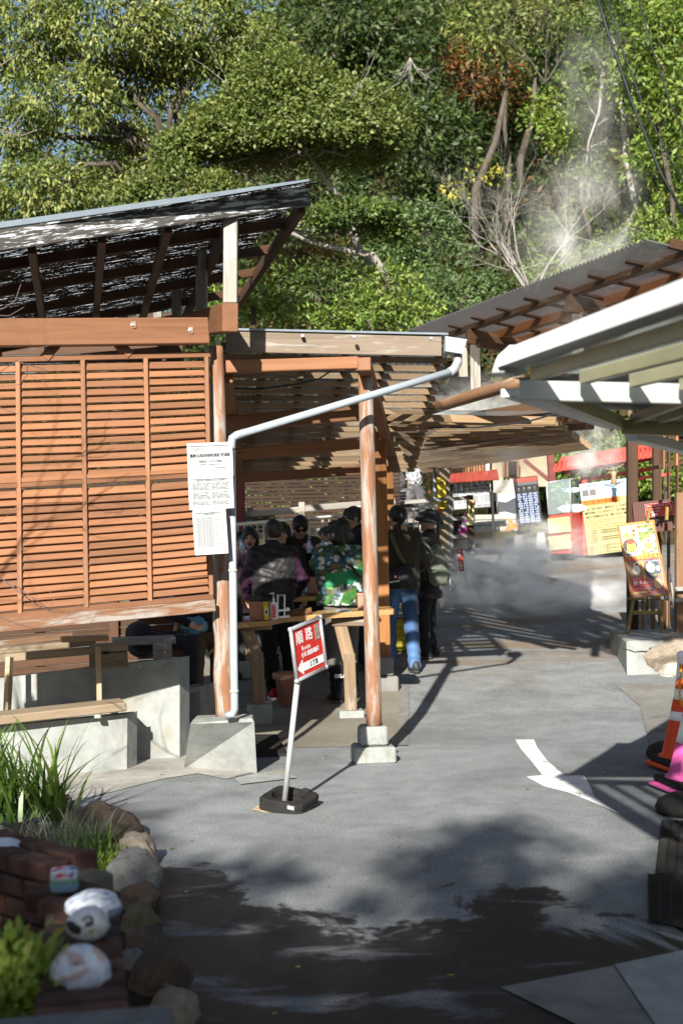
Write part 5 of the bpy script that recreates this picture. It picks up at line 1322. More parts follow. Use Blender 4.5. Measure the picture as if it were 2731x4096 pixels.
pn.text('かまど地獄限定商品', .5, .523, .062, mg_gold, .004, 'CENTER', bold=.0004, sx=.88)
pn.ell(.70, .36, .22, .13, mg_navy, .0016); pn.ell(.66, .38, .12, .065, mg_mat, .0028); pn.ell(.66, .40, .07, .035, mg_egg, .0040); pn.ell(.85, .36, .05, .035, mg_cream, .0028); pn.text('1つ¥280(税込)', .62, .275, .026, mg_gold, .005); pn.text('地獄の極楽まんじゅう', .62, .46, .018, M_['white'], .005)
pn.ell(.78, .16, .11, .065, mg_bun, .0028); pn.ell(.59, .10, .05, .034, mg_navy, .0028); pn.text('ひとくち\nまんじゅう', .54, .19, .018, M_['white'], .005)
pn.ell(.28, .37, .10, .065, mg_egg, .0028); pn.ell(.32, .44, .085, .03, mg_egg, .0022); pn.ell(.32, .44, .05, .016, mg_car, .0034); pn.rect(.43, .24, .485, .47, mg_gold, .0024); pn.text('か\nま\nど\n名\n物', .457, .36, .032, M_['red'], .005, 'CENTER')
pn.rect(.07, .04, .485, .275, M_['red'], .0022); pn.text('かまど', .14, .25, .035, M_['white'], .005); pn.text('豚まん', .13, .195, .062, M_['white'], .005, bold=.0004); pn.text('Steamed Pork Bun', .28, .15, .016, M_['white'], .005); pn.text('もっちりとした生地が\nジューシーな肉汁を包みます', .12, .115, .018, M_['white'], .005)
pn.rect(.08, .05, .46, .085, mg_gold, .0036); pn.text('1つ ¥280', .28, .068, .034, M_['white'], .007, 'CENTER', bold=.001)
# red notice on a brown board behind the easel
sb = thing('brown_notice_board', 'brown board with a red pudding notice behind the easel', 'board', P(*zq(245, 500), 15.7))
M, w, h = frame_panel(*zq(245, 175), *zq(735, 130), *zq(262, 545), 15.7); board(sb, 'backing_board', M, w, h, .03, plain('brown_board', (.10, .045, .035), .6, .3, 0, .15, 5))
M, w, h = frame_panel(*zq(378, 200), *zq(705, 163), *zq(390, 355), 15.66); pn = board(sb, 'red_notice', M, w, h, .006, M_['red'])
for (x0, y0, x1, y1) in ((.0, .0, 1, .012), (0, .988, 1, 1), (0, 0, .006, 1), (.994, 0, 1, 1)): pn.rect(x0, y0, x1, y1, M_['white'])
pn.text('プリンお求めのお客様', .04, .82, .15, M_['white'], bold=.0006, sx=.9); pn.text('カウンターの方で', .04, .60, .15, M_['white'], bold=.0006, sx=.9); pn.text('お買い頂けます。', .04, .38, .15, M_['white'], bold=.0006, sx=.9)
pn.poly([(.20, .17), (.28, .30), (.28, .24), (.42, .24), (.42, .10), (.28, .10), (.28, .04)], M_['white'], .0015, 'arrow')
pn.ell(.83, .60, .11, .30, M_['white'], .0012, 'pudding_outline'); pn.ell(.83, .60, .095, .275, M_['red'], .0026, 'pudding_outline')
box_at('clip', P(*zq(505, 385), 15.6), .07, .02, .03, M_['black'], sb)
# shop front timbers
sf = thing('shop_front', 'dark timber shop front with cedar boards at the right edge', 'shop', Vector((P(2731, 2560, 16).x, 16.0, gz(16))))
for k, (x0, x1) in enumerate(((1405, 1482), (1484, 1560), (1562, 1640))):
    yt0, yb0 = 1140, 1310 - 18 * k
    c0, c1 = P(*z5((x0 + x1) / 2, yb0 + 20), 14.6), P(*z5((x0 + x1) / 2, yt0 - 20), 14.6)
    beam('cedar_board', c0, c1, .018, (P(*z5(x1, 1200), 14.6) - P(*z5(x0, 1200), 14.6)).length, M_['boards'], sf, .002, up=(0, 1, 0))
beam('board_ledge', P(*z5(1400, 1322), 14.75), P(*z5(1660, 1275), 14.75), .3, .04, M_['darkwood'], sf)
for k in range(7):
    u = 2638 + k * 34; beam('wall_board', P(u, 2570, 16.6), P(u, 1720, 16.6), .02, .094, M_['darkwood'], sf, .002, up=(0, 1, 0))
beam('post', P(*zq(790, 1790), 15.0), P(*zq(790, 60), 15.0), .10, .10, M_['midwood'], sf, .006, up=(0, 1, 0)); beam('post', P(2800, 2560, 15.0), P(2800, 1950, 15.0), .1, .1, M_['midwood'], sf, .006, up=(0, 1, 0))
for y in (1195, 1325): beam('bracket', P(*zq(725, y), 14.9), P(*zq(840, y - 5), 14.9), .05, .045, M_['greywood'], sf, .004)
beam('bracket', P(*zq(708, 465), 15.1), P(*zq(740, 462), 15.1), .04, .02, M_['greywood'], sf, .003)
for k, (x, y0, y1, Y, m, w) in enumerate([(352, 1735, 1300, 15.75, 'stain_orange', .06), (470, 1735, 1330, 16.0, 'midwood', .17), (620, 1735, 1330, 16.0, 'midwood', .16), (265, 1650, 1330, 15.9, 'tableleg', .1)]):
    beam('lower_board', P(*zq(x, y0), Y), P(*zq(x, y1), Y), .02, w, M_[m], sf, .003, up=(0, 1, 0))
beam('leaning_slat', P(*zq(755, 1690), 15.4), P(*zq(680, 1120), 15.5), .02, .05, M_['greywood'], sf, .003, up=(0, 1, 0))

# ================================================================= BACKGROUND: fences, boards, signs
# brown slatted fence at the back of the shelter, extended left to darken lattice gaps
sfn = thing('slatted_fence', 'shade-darkened brown horizontal slat fence behind the handrail', 'fence', Vector((P(1200, 2200, 17.9).x, 17.9, gz(17.9))))
for k in range(17):
    v_ = 1900 + k * 15
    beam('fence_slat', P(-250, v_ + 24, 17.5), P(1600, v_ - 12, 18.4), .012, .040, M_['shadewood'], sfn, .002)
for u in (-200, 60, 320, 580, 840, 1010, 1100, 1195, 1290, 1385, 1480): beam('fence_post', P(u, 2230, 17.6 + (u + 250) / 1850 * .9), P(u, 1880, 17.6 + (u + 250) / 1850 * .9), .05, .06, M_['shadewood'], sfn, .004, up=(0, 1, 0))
# hedge behind the fence, seen through its gaps
tree('hedge', 'green hedge glimpsed through the gaps of the slat fence', 'hedge', [UVR(300, 2000, 23, 600, 130, 90), UVR(1150, 1960, 23.4, 480, 110, 90), UVR(1560, 1990, 24, 250, 90, 90)], 'lush', Vector((P(900, 2200, 23.2).x, 23.2, gz(23))), 8, 12, .12, .12, trunk_r=.04)
# white weathered rail fence
wf = thing('rail_fence', 'weathered whitish timber rail fence behind the steel handrail', 'fence', Vector((P(1207, 2200, 17.1).x, 17.1, gz(17.1))))
beam('rail', P(960, 2060, 17.1), P(1195, 2040, 17.15), .05, .075, M_['greywood'], wf, .006); beam('rail', P(1215, 2034, 17.15), P(1580, 2006, 17.25), .05, .075, M_['greywood'], wf, .006)
beam('rail', P(960, 2150, 17.1), P(1600, 2100, 17.2), .05, .075, M_['greywood'], wf, .006)
for u in (1207, 1000, 1420): beam('fence_post', P(u, 2260, 17.15), P(u, 2008 if u == 1207 else 2030, 17.15), .075, .075, M_['greywood'], wf, .006, up=(0, 1, 0))
# steel handrail
hr = thing('handrail', 'pale steel handrail with thin balusters behind the drinkers', 'railing', Vector((P(1300, 2300, 16.5).x, 16.5, gz(16.5))))
def hv(u): return 2098 - (u - 940) * .086
pipe('top_rail', [P(940, hv(940), 16.4), P(1450, hv(1450), 16.5), P(1750, 2025, 16.6)], .021, M_['chrome'], hr, 10)
pipe('bottom_rail', [P(940, hv(940) + 190, 16.4), P(1450, hv(1450) + 190, 16.5), P(1750, 2215, 16.6)], .014, M_['chrome'], hr, 10)
u = 952
while u < 1748:
    vt = hv(u) if u < 1450 else 2054 - (u - 1450) * .097
    big = (abs(u - 1056) < 12 or abs(u - 1290) < 12 or abs(u - 1600) < 12)
    pipe('rail_post' if big else 'baluster', [P(u, vt + 190, 16.5), P(u, vt, 16.5)], .016 if big else .0085, M_['chrome'], hr, 8); u += 26
# red pillar at the left of the opening
rpz = thing('red_pillar', 'dark red painted pillar at the left end of the handrail', 'pillar', Vector((P(962, 2300, 17.0).x, 17.0, gz(17))))
beam('shaft', P(962, 2330, 17.0), P(956, 1860, 17.0), .13, .13, M_['darkred'], rpz, .008, up=(0, 1, 0)); beam('pillar_base', P(962, 2335, 16.99), P(962, 2300, 16.99), .18, .18, M_['concrete_dark'], rpz, .01, up=(0, 1, 0))
# stone retaining edge by the pale post
sw = thing('stone_edge', 'low stone edge with rough face beside the backpack', 'wall', Vector((P(1800, 2350, 18.8).x, 16.5, gz(16.5))))
wall_block(sw, 'cap_stone', [(1690, 2205, 18.8), (1868, 2193, 18.8), (1868, 2240, 18.8), (1690, 2260, 18.8)], 1.2, M_['concrete_dark'], .1)
for k, (u, v_, s) in enumerate([(1755, 2275, 30), (1800, 2265, 30), (1845, 2262, 26), (1770, 2320, 34), (1825, 2310, 32), (1750, 2355, 26), (1800, 2350, 22), (1855, 2300, 18)]):
    rock('stone', None, P(u, v_, 18.75), s * 18.75 / FPX, .16, s * .78 * 18.75 / FPX, M_['rock_grey' if k % 2 else 'rock_brown'], 50 + k, parent=sw)
def post_sign(name, label, q, Y, mat, fw=0, cat='sign'):
    M, w, h = frame_panel(*q[0], *q[1], *q[2], Y); t = thing(name, label, cat, M.translation); return t, board(t, 'plate', M, w, h, .008, mat)
def zs(x, y): return (1700 + x / 3.484, 1800 + y / 3.484)
t, pn = post_sign('caution_sign', 'bright yellow vertical caution sign on the pale post', (zs(162, 385), zs(278, 378), zs(188, 822)), 18.8, M_['yellow'])
pn.text('Caution', .5, .955, .05, M_['ink'], align='CENTER', bold=.0006)
for k, ch_ in enumerate('注意すべります'): pn.text(ch_, .5, .66 - k * .098, .105, M_['ink'], align='CENTER', bold=.0005)
for pts in ([(.30, .80), (.48, .90), (.56, .88), (.40, .78)], [(.50, .90), (.80, .86), (.80, .84), (.5, .86)], [(.45, .84), (.78, .78), (.85, .80), (.84, .82), (.5, .87)], [(.3, .79), (.2, .84), (.17, .83), (.28, .77)], [(.38, .80), (.5, .74), (.64, .75), (.64, .77), (.5, .77)]): pn.poly(pts, M_['ink'], .0015, 'slipping_figure')
pn.ell(.42, .915, .085, .024, M_['ink'], .0015, 'slipping_figure')
t, pn = post_sign('caution_strip', 'narrow pale yellow warning strip right of the caution sign', (zs(300, 372), zs(335, 370), zs(306, 738)), 18.9, M_['paleyellow'])
for k, ch_ in enumerate('注意すべります'): pn.text(ch_, .5, .84 - k * .115, .075, M_['greyink'], align='CENTER')
gp = thing('steel_post', 'grey steel pipe post left of the caution sign', 'post', P(1740, 2200, 19.0)); pipe('pipe', [P(1742, 2200, 19.0), P(1736, 1870, 19.0)], .02, M_['alu_mat'], gp); pipe('pipe_band', [P(1741, 2045, 18.98), P(1741, 2035, 18.98)], .024, M_['chrome'], gp)
# small far route sign (second)
t, pn = post_sign('small_route_sign', 'small red route sign behind the black hat', ((1640, 2032), (1760, 2018), (1642, 2062)), 19.5, M_['red'])
pn.text('順 路', .15, .5, .8, M_['white'], bold=.002)
# rail fence in front of the white board
bf = thing('timber_barrier', 'grey timber barrier with dark post in front of the white board', 'fence', P(1880, 2215, 18.5))
beam('post', P(1885, 2225, 18.5), P(1878, 1980, 18.5), .085, .085, M_['darkwood'], bf, .008, up=(0, 1, 0))
for (v0, v1) in ((1997, 1990), (2076, 2072), (2148, 2142)): beam('rail', P(1800, v0, 18.6), P(1876, v1, 18.55), .045, .05, M_['greywood'], bf, .004)
for (v0, v1) in ((2010, 1996), (2085, 2072)): beam('rail', P(1600, v0, 18.8), P(1790, v1, 18.65), .045, .055, M_['greywood'], bf, .004)
beam('post', P(1803, 2200, 18.6), P(1802, 1968, 18.6), .06, .06, M_['greywood'], bf, .005, up=(0, 1, 0))
MB().add([P(1880, 2216, 18.35), P(1898, 2216, 18.35), P(1897, 2156, 18.4), P(1888, 2216, 18.6)], [(0, 1, 2), (1, 3, 2), (3, 0, 2), (0, 3, 1)]).build('wedge_foot', M_['gutter'], bf)
t, pn = post_sign('warning_card', 'yellow warning card on the dark barrier post', (zs(570, 692), zs(660, 698), zs(578, 1042)), 18.38, M_['paleyellow'])
pn.text('注', .05, .86, .14, M_['red'], bold=.001); pn.text('意', .68, .86, .14, M_['red'], bold=.001); pn.rect(.38, .46, .66, .84, M_['ink'], .001); pn.ell(.52, .8, .16, .06, M_['greyink'], .0022); pn.text('足元に注意\n温泉蒸気あり', .5, .32, .07, M_['ink'], align='CENTER'); pn.rect(.05, .09, .95, .14, M_['white'])
# white spring analysis board under a red roof
wb = thing('spring_board', 'white lettered board on black legs under a small red roof', 'board', P(1955, 2200, 20.5))
M, w, h = frame_panel(*zs(370, 470), *zs(905, 425), *zs(388, 845), 20.6); pn = board(wb, 'white_sheet', M, w, h, .02, M_['skyprint' if False else 'paper'], .016, M_['black'])
for k, (a_, b_) in enumerate((('源泉名', '竈地獄　泉源標　第125号'), ('源泉所在地', '大分県別府市大字鉄輪621番地'), ('泉質', 'ナトリウム塩化物泉　弱酸性'))):
    pn.text(a_, .05, .80 - k * .125, .085, M_['ink']); pn.text(b_, .30, .83 - k * .125, .085, M_['ink'])
for k in range(4): pn.text('適応症　神経痛　筋肉痛　関節痛　五十肩　慢性消化器病　冷え性', .14, .45 - k * .065, .05, M_['greyink'])
pn.text('一環境工学株式会社', .58, .10, .075, M_['ink'])
for q in ((925, 420, 960, 1390), (365, 480, 395, 1390)): beam('leg', P(*zs(q[2], q[3]), 20.6), P(*zs(q[0], q[1]), 20.6), .035, .035, M_['black'], wb, .004, up=(0, 1, 0))
n_ = 9
for k in range(n_):
    s0, s1 = k / n_, (k + 1) / n_ - .006
    tp0, tp1 = P(*zs(355, 330), 20.7).lerp(P(*zs(1000, 268), 20.7), s0), P(*zs(355, 330), 20.7).lerp(P(*zs(1000, 268), 20.7), s1)
    b0_, b1_ = P(*zs(325, 452), 20.3).lerp(P(*zs(1028, 405), 20.3), s0), P(*zs(325, 452), 20.3).lerp(P(*zs(1028, 405), 20.3), s1)
    dn = Vector((0, .012, -.012)); MB().add([b0_, b1_, tp1, tp0, b0_ + dn, b1_ + dn, tp1 + dn, tp0 + dn], [(0, 1, 2, 3), (7, 6, 5, 4), (0, 4, 5, 1), (1, 5, 6, 2), (2, 6, 7, 3), (3, 7, 4, 0)]).build('roof_tile', M_['dullred'], wb)
MB().add([P(*zs(1000, 268), 20.7), P(*zs(1028, 405), 20.3), P(*zs(1010, 400), 21.1)], [(0, 1, 2)]).build('gable_end', M_['dullred'], wb)
for k in range(15):      # paper slips tied under the roof
    c = P(*zs(400 + k * 36, 470 - k * 2.6 + (k % 3) * 6), 20.45); box_at('paper_slip', c, .02, .006, .05, M_['paper'], wb, random.uniform(-.5, .5), .001, 0, random.uniform(-.6, .6))
# fortune rack
fr_ = thing('fortune_rack', 'tall dark rack filled with rows of rolled paper fortunes', 'rack', P(2110, 2150, 21))
M, w, h = frame_panel(*zs(1255, 390), *zs(1590, 352), *zs(1300, 1055), 21.0); pn = board(fr_, 'back_board', M, w, h, .04, M_['black'])
pn.rect(.05, .89, .97, .985, M_['dullred'], .001); pn.rect(.05, .83, .97, .885, M_['greyink'], .001)
for k, ch_ in enumerate(('A', 'B', 'AB', 'O')): pn.text(ch_, .17 + k * .22, .765, .06, M_['paper'], align='CENTER'); pn.text('型', .17 + k * .22, .715, .05, M_['greyink'], align='CENTER')
sl_v, sl_f = cbox_geo(.010, .026, .010, .002); slip_me = mesh_of('fortune_slip', sl_v, sl_f, plain('bluish_paper', (.36, .44, .66), .6, .2, 0, .3, 30))
for i in range(4):
    for j in range(13):
        for q in range(4):
            if random.random() < .08: continue
            o_ = bpy.data.objects.new('fortune_slip', slip_me); link(o_, fr_, M @ Matrix.Translation(((.10 + i * .22 + q * .045) * w, (.64 - j * .048) * h, .012)) @ Matrix.Rotation(random.uniform(-.3, .3), 4, 'Z'))
for (x0, y0, x1, y1) in ((1310, 1040, 1310, 1190), (1440, 1030, 1440, 1185)): beam('leg', P(*zs(x1, y1), 21), P(*zs(x0, y0), 21), .05, .05, M_['black'], fr_, .004, up=(0, 1, 0))
beam('leg_bar', P(*zs(1300, 1175), 21), P(*zs(1450, 1165), 21), .05, .04, M_['black'], fr_, .004)
beam('side_bar', P(*zs(1275, 1020), 20.9), P(*zs(1262, 390), 20.9), .02, .03, M_['black'], fr_, .003, up=(0, 1, 0))
for k, (x, y0, y1, w_, lab, m) in enumerate(((1300, 1180, 1370, 170, 'dark tapered concrete weight below the fortune rack', 'concrete_dark'), (1610, 1150, 1380, 160, 'pale tapered weight right of the fortune rack', 'concrete'))):
    t = thing('ballast_block', lab, 'block', P(*zs(x, y1), 20.6)); a_ = P(*zs(x, y1), 20.6); hh = (y1 - y0) / 3.484 * 20.6 / FPX; ww = w_ / 3.484 * 20.6 / FPX
    MB().lathe([(ww * .62, 0), (ww * .42, hh)], 4, Matrix.Translation(a_) @ Matrix.Rotation(R(40), 4, 'Z')).build('block_body', M_[m], t)
# steps, pale wall, cloth and building behind
st = thing('stone_steps', 'pale stone steps behind the notice boards', 'steps', P(1980, 2140, 23))
for k, (y0, y1, Y) in enumerate(((1060, 1150, 21.6), (985, 1060, 22.1), (905, 985, 22.7))):
    a_, b_ = P(*zs(690, y1), Y), P(*zs(1320, y1 - 15), Y); h_ = (y1 - y0) / 3.484 * Y / FPX
    beam('step', a_ + Vector((0, .3, h_ / 2)), b_ + Vector((0, .3, h_ / 2)), .62, h_, M_['concrete_warm'], st, .02)
pw = thing('white_wall', 'bright white rendered wall behind the fortune rack', 'wall', P(2030, 2060, 23.5)); wall_block(pw, 'wall_face', [(1992, 1945, 23.6), (2066, 1930, 23.6), (2066, 2056, 23.6), (1994, 2056, 23.6)], .3, M_['white'], 0)
cv = thing('draped_sheet', 'pale plastic sheet sagging behind the white board', 'sheet', P(2020, 1980, 22.8)); vv = []
for i in range(13):
    for j in range(5):
        s, t_ = i / 12, j / 4; u = 1940 + 125 * s; v_ = 1930 - 15 * s + t_ * (30 + 26 * math.sin(s * 2.2)); p = P(u, v_, 23.0); vv.append(p + Vector((0, .05 * math.sin(s * 9 + t_ * 3), 0)))
obj('sheet', mesh_of('sheet', vv, [(i * 5 + j, i * 5 + 5 + j, i * 5 + 6 + j, i * 5 + 1 + j) for i in range(12) for j in range(4)], M_['concrete_warm'], True), cv)
bd = thing('brown_building', 'beige and brown timber building behind the white board', 'building', P(1950, 2150, 24.5))
wall_block(bd, 'beige_wall', [(1930, 1700, 24.6), (2190, 1690, 24.6), (2190, 1945, 24.6), (1930, 1955, 24.6)], .3, plain('beige_plaster', (.30, .25, .18), .9, .1, 0, .2, 4), 0)
for k in range(26): beam('wall_slat', P(1660 + k * 11.2, 2010, 24.3), P(1660 + k * 11.2, 1760, 24.3), .03, .034, M_['boards' if k % 2 else 'stain'], bd, .003, up=(0, 1, 0))
beam('white_post', P(1950, 1900, 24.1), P(1948, 1760, 24.1), .05, .055, M_['white'], bd, .004, up=(0, 1, 0))
for x in (1140, 1290, 1090): beam('door_frame', P(*zs(x, 380), 24.4), P(*zs(x, 130), 24.4), .04, .05, M_['midwood'], bd, .004, up=(0, 1, 0))
for (x0, x1) in ((1150, 1280), (1080, 1125)): box_at('dark_pane', P(*zs((x0 + x1) / 2, 250), 24.5), (x1 - x0) / 3.484 * 24.5 / FPX, .03, .24, M_['dark'], bd)
beam('red_column', P(2207, 1935, 22.5), P(2197, 1770, 22.5), .11, .11, M_['darkred'], bd, .006, up=(0, 1, 0)); beam('red_brace', P(2095, 1840, 22.6), P(2200, 1925, 22.5), .05, .06, M_['darkred'], bd, .006)
# pink cones and funnel far behind the barrier
for k, (x, yb_, yt_, lab) in enumerate(((550, 1180, 880, 'magenta and white cone behind the dark barrier post'), (480, 1180, 1040, 'small pale cone behind the barrier'))):
    p = P(*zs(x, yb_), 20.0); H = (yb_ - yt_) / 3.484 * 20 / FPX; t = thing('far_cone', lab, 'cone', p, 'cones behind the barrier')
    MB().lathe([(H * .22, 0), (H * .05, H)], 20, Matrix.Translation(p)).build('cone_body', M_['magenta'], t, None, True); MB().lathe([(H * .165, H * .34), (H * .125, H * .58)], 20, Matrix.Translation(p)).build('white_band', M_['white'], t, None, True)
    MB().cbox(H * .62, H * .62, .03, .006, Matrix.Translation(p)).build('flange', M_['magenta'], t)
t = thing('far_cone', 'orange rubber cone lying on the stone steps', 'cone', P(*zs(1215, 1105), 21.3), 'cones behind the barrier'); MB().lathe([(.12, 0), (.11, .02), (.03, .09), (.028, .16)], 20, Matrix.Translation(P(*zs(1215, 1105), 21.3)) @ Matrix.Rotation(-.25, 4, 'Y')).build('cone_body', M_['orange'], t, None, True)
# narrow red arrow sign on the stone edge
t, pn = post_sign('arrow_sign', 'narrow red arrow sign standing at the stone edge', (zs(470, 1375), zs(536, 1370), zs(476, 1690)), 17.0, M_['redpaint'])
pn.ell(.4, .25, .3, .19, M_['white']); pn.ell(.4, .25, .23, .145, M_['redpaint'], .0022); pn.poly([(.22, .25), (.44, .34), (.44, .28), (.6, .28), (.6, .22), (.44, .22), (.44, .16)], M_['white'], .0035, 'arrow')
for k, ch_ in enumerate('順路'): pn.text(ch_, .3, .88 - k * .16, .14, M_['white'], align='CENTER')
# display case
def zd(x, y): return (2150 + x / 2.699, 1750 + y / 2.699)
dc = thing('display_case', 'clear display case on a red base with two cream text plates', 'case', P(2270, 2215, 21.5))
p0, p1, p2, p3 = P(*zd(90, 490), 21.0), P(*zd(345, 445), 21.1), P(*zd(355, 805), 21.1), P(*zd(115, 835), 21.0)
p4, p5 = P(*zd(470, 460), 21.9), P(*zd(480, 800), 21.9)
def slab(root, name, q, th, mat):
    n = (q[1] - q[0]).cross(q[2] - q[0]).normalized() * th; v = list(q) + [p - n for p in q]
    return obj(name, mesh_of(name, v, [(0, 1, 2, 3), (7, 6, 5, 4), (0, 4, 5, 1), (1, 5, 6, 2), (2, 6, 7, 3), (3, 7, 4, 0)], mat), root)
slab(dc, 'front_pane', [p3, p2, p1, p0], .006, M_['glass']); slab(dc, 'side_pane', [p2, p5, p4, p1], .006, M_['glass'])
slab(dc, 'top_pane', [p0, p1, p4, p0 + (p4 - p1)], .006, M_['glass'])
bp = [p3 + (p5 - p2) + Vector((.3, 0, 0)), p5, p4, p0 + (p4 - p1) + Vector((.3, 0, 0))]; slab(dc, 'blue_backdrop', bp, .01, M_['blueprint'])
for (a_, b_) in ((p0, p3), (p1, p2), (p4, p5), (p0, p1), (p1, p4)): pipe('edge_strip', [a_, b_], .008, M_['alu_mat'], dc, 6)
for k, (x, y, rx, rz) in enumerate(((365, 568, .16, .045), (370, 770, .22, .075))): rock('white_mineral', None, P(*zd(x, y), 21.4), rx, .12, rz, M_['white'], 80 + k, parent=dc, amp=.4)
slab(dc, 'shelf', [P(*zd(190, 610), 21.2), P(*zd(440, 580), 21.6), P(*zd(440, 575), 21.8), P(*zd(190, 605), 21.5)], .006, M_['glass'])
wall_block(dc, 'red_base', [(2193, 2062, 21.05), (2285, 2052, 21.05), (2285, 2214, 21.05), (2198, 2214, 21.05)], .6, M_['redpaint'], .2)
wall_block(dc, 'red_side', [(2285, 2050, 21.06), (2332, 2046, 21.5), (2332, 2222, 21.5), (2285, 2214, 21.06)], .05, M_['redpaint'], .2)
for k, (ya, yb_) in enumerate(((850, 1040), (1048, 1222))):
    M, w, h = frame_panel(*zd(115 + 8 * k, ya + 28), *zd(352 + 6 * k, ya), *zd(122 + 8 * k, yb_), 21.0); pn = board(dc, 'text_plate', M, w, h, .006, M_['lightyellow'])
    for q in range(6): pn.text('いずみの中の噴気は温泉成分の結晶が\n', .08, .82 - q * .12, .075, M_['greyink'])
    pn.text('かまど地獄 五丁目', .6, .1, .07, M_['greyink'])
# red framed information board
ib = thing('information_board', 'large pale yellow information board in a red frame under a red roof', 'board', P(2430, 2222, 21.6))
beam('frame_post', P(2338, 2222, 21.4), P(2334, 1905, 21.4), .075, .075, M_['redpaint'], ib, .006, up=(0, 1, 0)); beam('frame_lintel', P(2340, 1918, 21.4), P(2650, 1868, 21.4), .05, .06, M_['redpaint'], ib, .006)
M, w, h = frame_panel(*zd(525, 500), *zd(1110, 424), *zd(546, 1275), 21.35); pn = board(ib, 'yellow_sheet', M, w, h, .015, M_['lightyellow'])
pn.rect(0, .775, 1, 1, M_['skyprint'], .001); pn.text('●青い温泉水中に浮遊する微粒子●', .14, .955, .030, M_['ink'], bold=.0006, sx=.95)
for k, x in enumerate((.03, .165)): pn.rect(x, .82, x + .12, .91, plain('speckled_micrograph', (.14, .11, .11), .5, .3, 0, .7, 120), .002, 'photo_print')
pn.rect(.31, .84, .46, .91, M_['paper'], .002); pn.text('五丁目熱泥　五丁目熱泥', .03, .80, .018, M_['ink']); pn.text('微粒子の電子顕微鏡写真です\n青い光を散乱します', .36, .925, .018, M_['ink']); pn.text('別府市温泉発祥地\nかまど地獄研究室', .60, .805, .018, M_['ink']); pn.text('写真（電子顕微鏡写真）', .03, .925, .016, M_['ink'])
pn.rect(.0, .69, .70, .765, M_['orange'], .002); pn.text('五丁目 池の色変化', .03, .728, .055, M_['ink'], .004, bold=.0005)
for k, s in enumerate(('　五丁目の池は、普段はとっても綺麗な青白い色ですが', '晴天が続くと2-3日かけて、また青白い色に戻ります', '自然の不思議な力をご覧いただく事が出来ます。')): pn.text(s, .03, .635 - k * .055, .036, M_['ink'], bold=.0012)
for k, s in enumerate(('The pond in the 5th district usually boasts a beautiful pale blue color.', 'It is among with a shade of green.', 'With a few days of clear weather, it gradually returns to its pale blue', 'showcasing the mysterious power of nature.')): pn.text(s, .03, .47 - k * .034, .024, M_['ink'], bold=.0004)
for k in range(6): pn.text('五丁目的池塘、平日裡呈現出美麗的青白色、請欣賞自然的神秘力量、' if k % 3 != 2 else '変化的色彩。', .03, .325 - k * .032, .024, M_['ink'], bold=.0006)
for k in range(5): pn.text('오정목의 연못은 평소 매우 아름다운 청백색을 띠고 있습니다만' if k % 2 == 0 else '맑은 날이 계속되면 다시 돌아옵니다', .03, .115 - k * .024 + .0, .020, M_['ink'], bold=.0005)
# its tiled roof: sheets with standing ribs
ra0, ra1, rb0, rb1 = P(*zd(245, 215), 21.9), P(*zd(1320, 45), 21.6), P(*zd(170, 362), 21.1), P(*zd(1320, 190), 20.8)
nr = 22
for k in range(nr):
    s0, s1 = k / nr, (k + 1) / nr - .004
    q = [rb0.lerp(rb1, s0), rb0.lerp(rb1, s1), ra0.lerp(ra1, s1) + (rb0 - ra0) * .42, ra0.lerp(ra1, s0) + (rb0 - ra0) * .42]; slab(ib, 'roof_tile', q, .015, M_['redroof'])
    pipe('roof_rib', [q[0] + Vector((0, -.01, .012)), q[3] + Vector((0, -.01, .012))], .012, M_['redroof'], ib, 6)
slab(ib, 'ridge_board', [ra0 + (rb0 - ra0) * .44, ra1 + (rb1 - ra1) * .44, ra1, ra0], .03, M_['redroof'])
beam('roof_bearer', rb0.lerp(ra0, .5) + Vector((.1, 0, -.12)), rb1.lerp(ra1, .5) + Vector((0, 0, -.12)), .08, .09, M_['dullred'], ib, .005)
beam('roof_post', P(2330, 1920, 21.6), P(2328, 1860, 21.6), .07, .07, M_['dullred'], ib, .005, up=(0, 1, 0))
beam('frame_lintel', P(2545, 1915, 21.5), P(2680, 1895, 21.5), .04, .05, M_['redroof'], ib, .005)
pipe('straw_rope', [P(*zd(720, 330), 20.9), P(*zd(800, 350), 20.9), P(*zd(930, 285), 20.9)], .008, M_['batten'], ib, 6); MB().lathe([(.008, 0), (.045, -.02), (.03, -.08), (.05, -.2)], 10, Matrix.Translation(P(*zd(818, 360), 20.9))).build('straw_tassel', M_['batten'], ib, None, True)
# overhead cables
for k, (q, r, lab) in enumerate((([(2372, -60), (2430, 130), (2530, 420), (2640, 690), (2790, 960)], .022, 'thick pair of black cables crossing the upper right trees'), ([(2410, -60), (2470, 150), (2570, 420), (2680, 640), (2800, 830)], .011, 'thin dark cable beside the thick pair'), ([(2535, -60), (2600, 170), (2680, 420), (2790, 640)], .011, 'thin dark cable nearest the right frame edge'))):
    o = obj('overhead_cable', mesh_of('overhead_cable', *tube_geo([P(u, v_, 16) for u, v_ in q], r * .75, 6), M_['cable'], True)); tag(o, lab, 'cable', 'overhead cables')

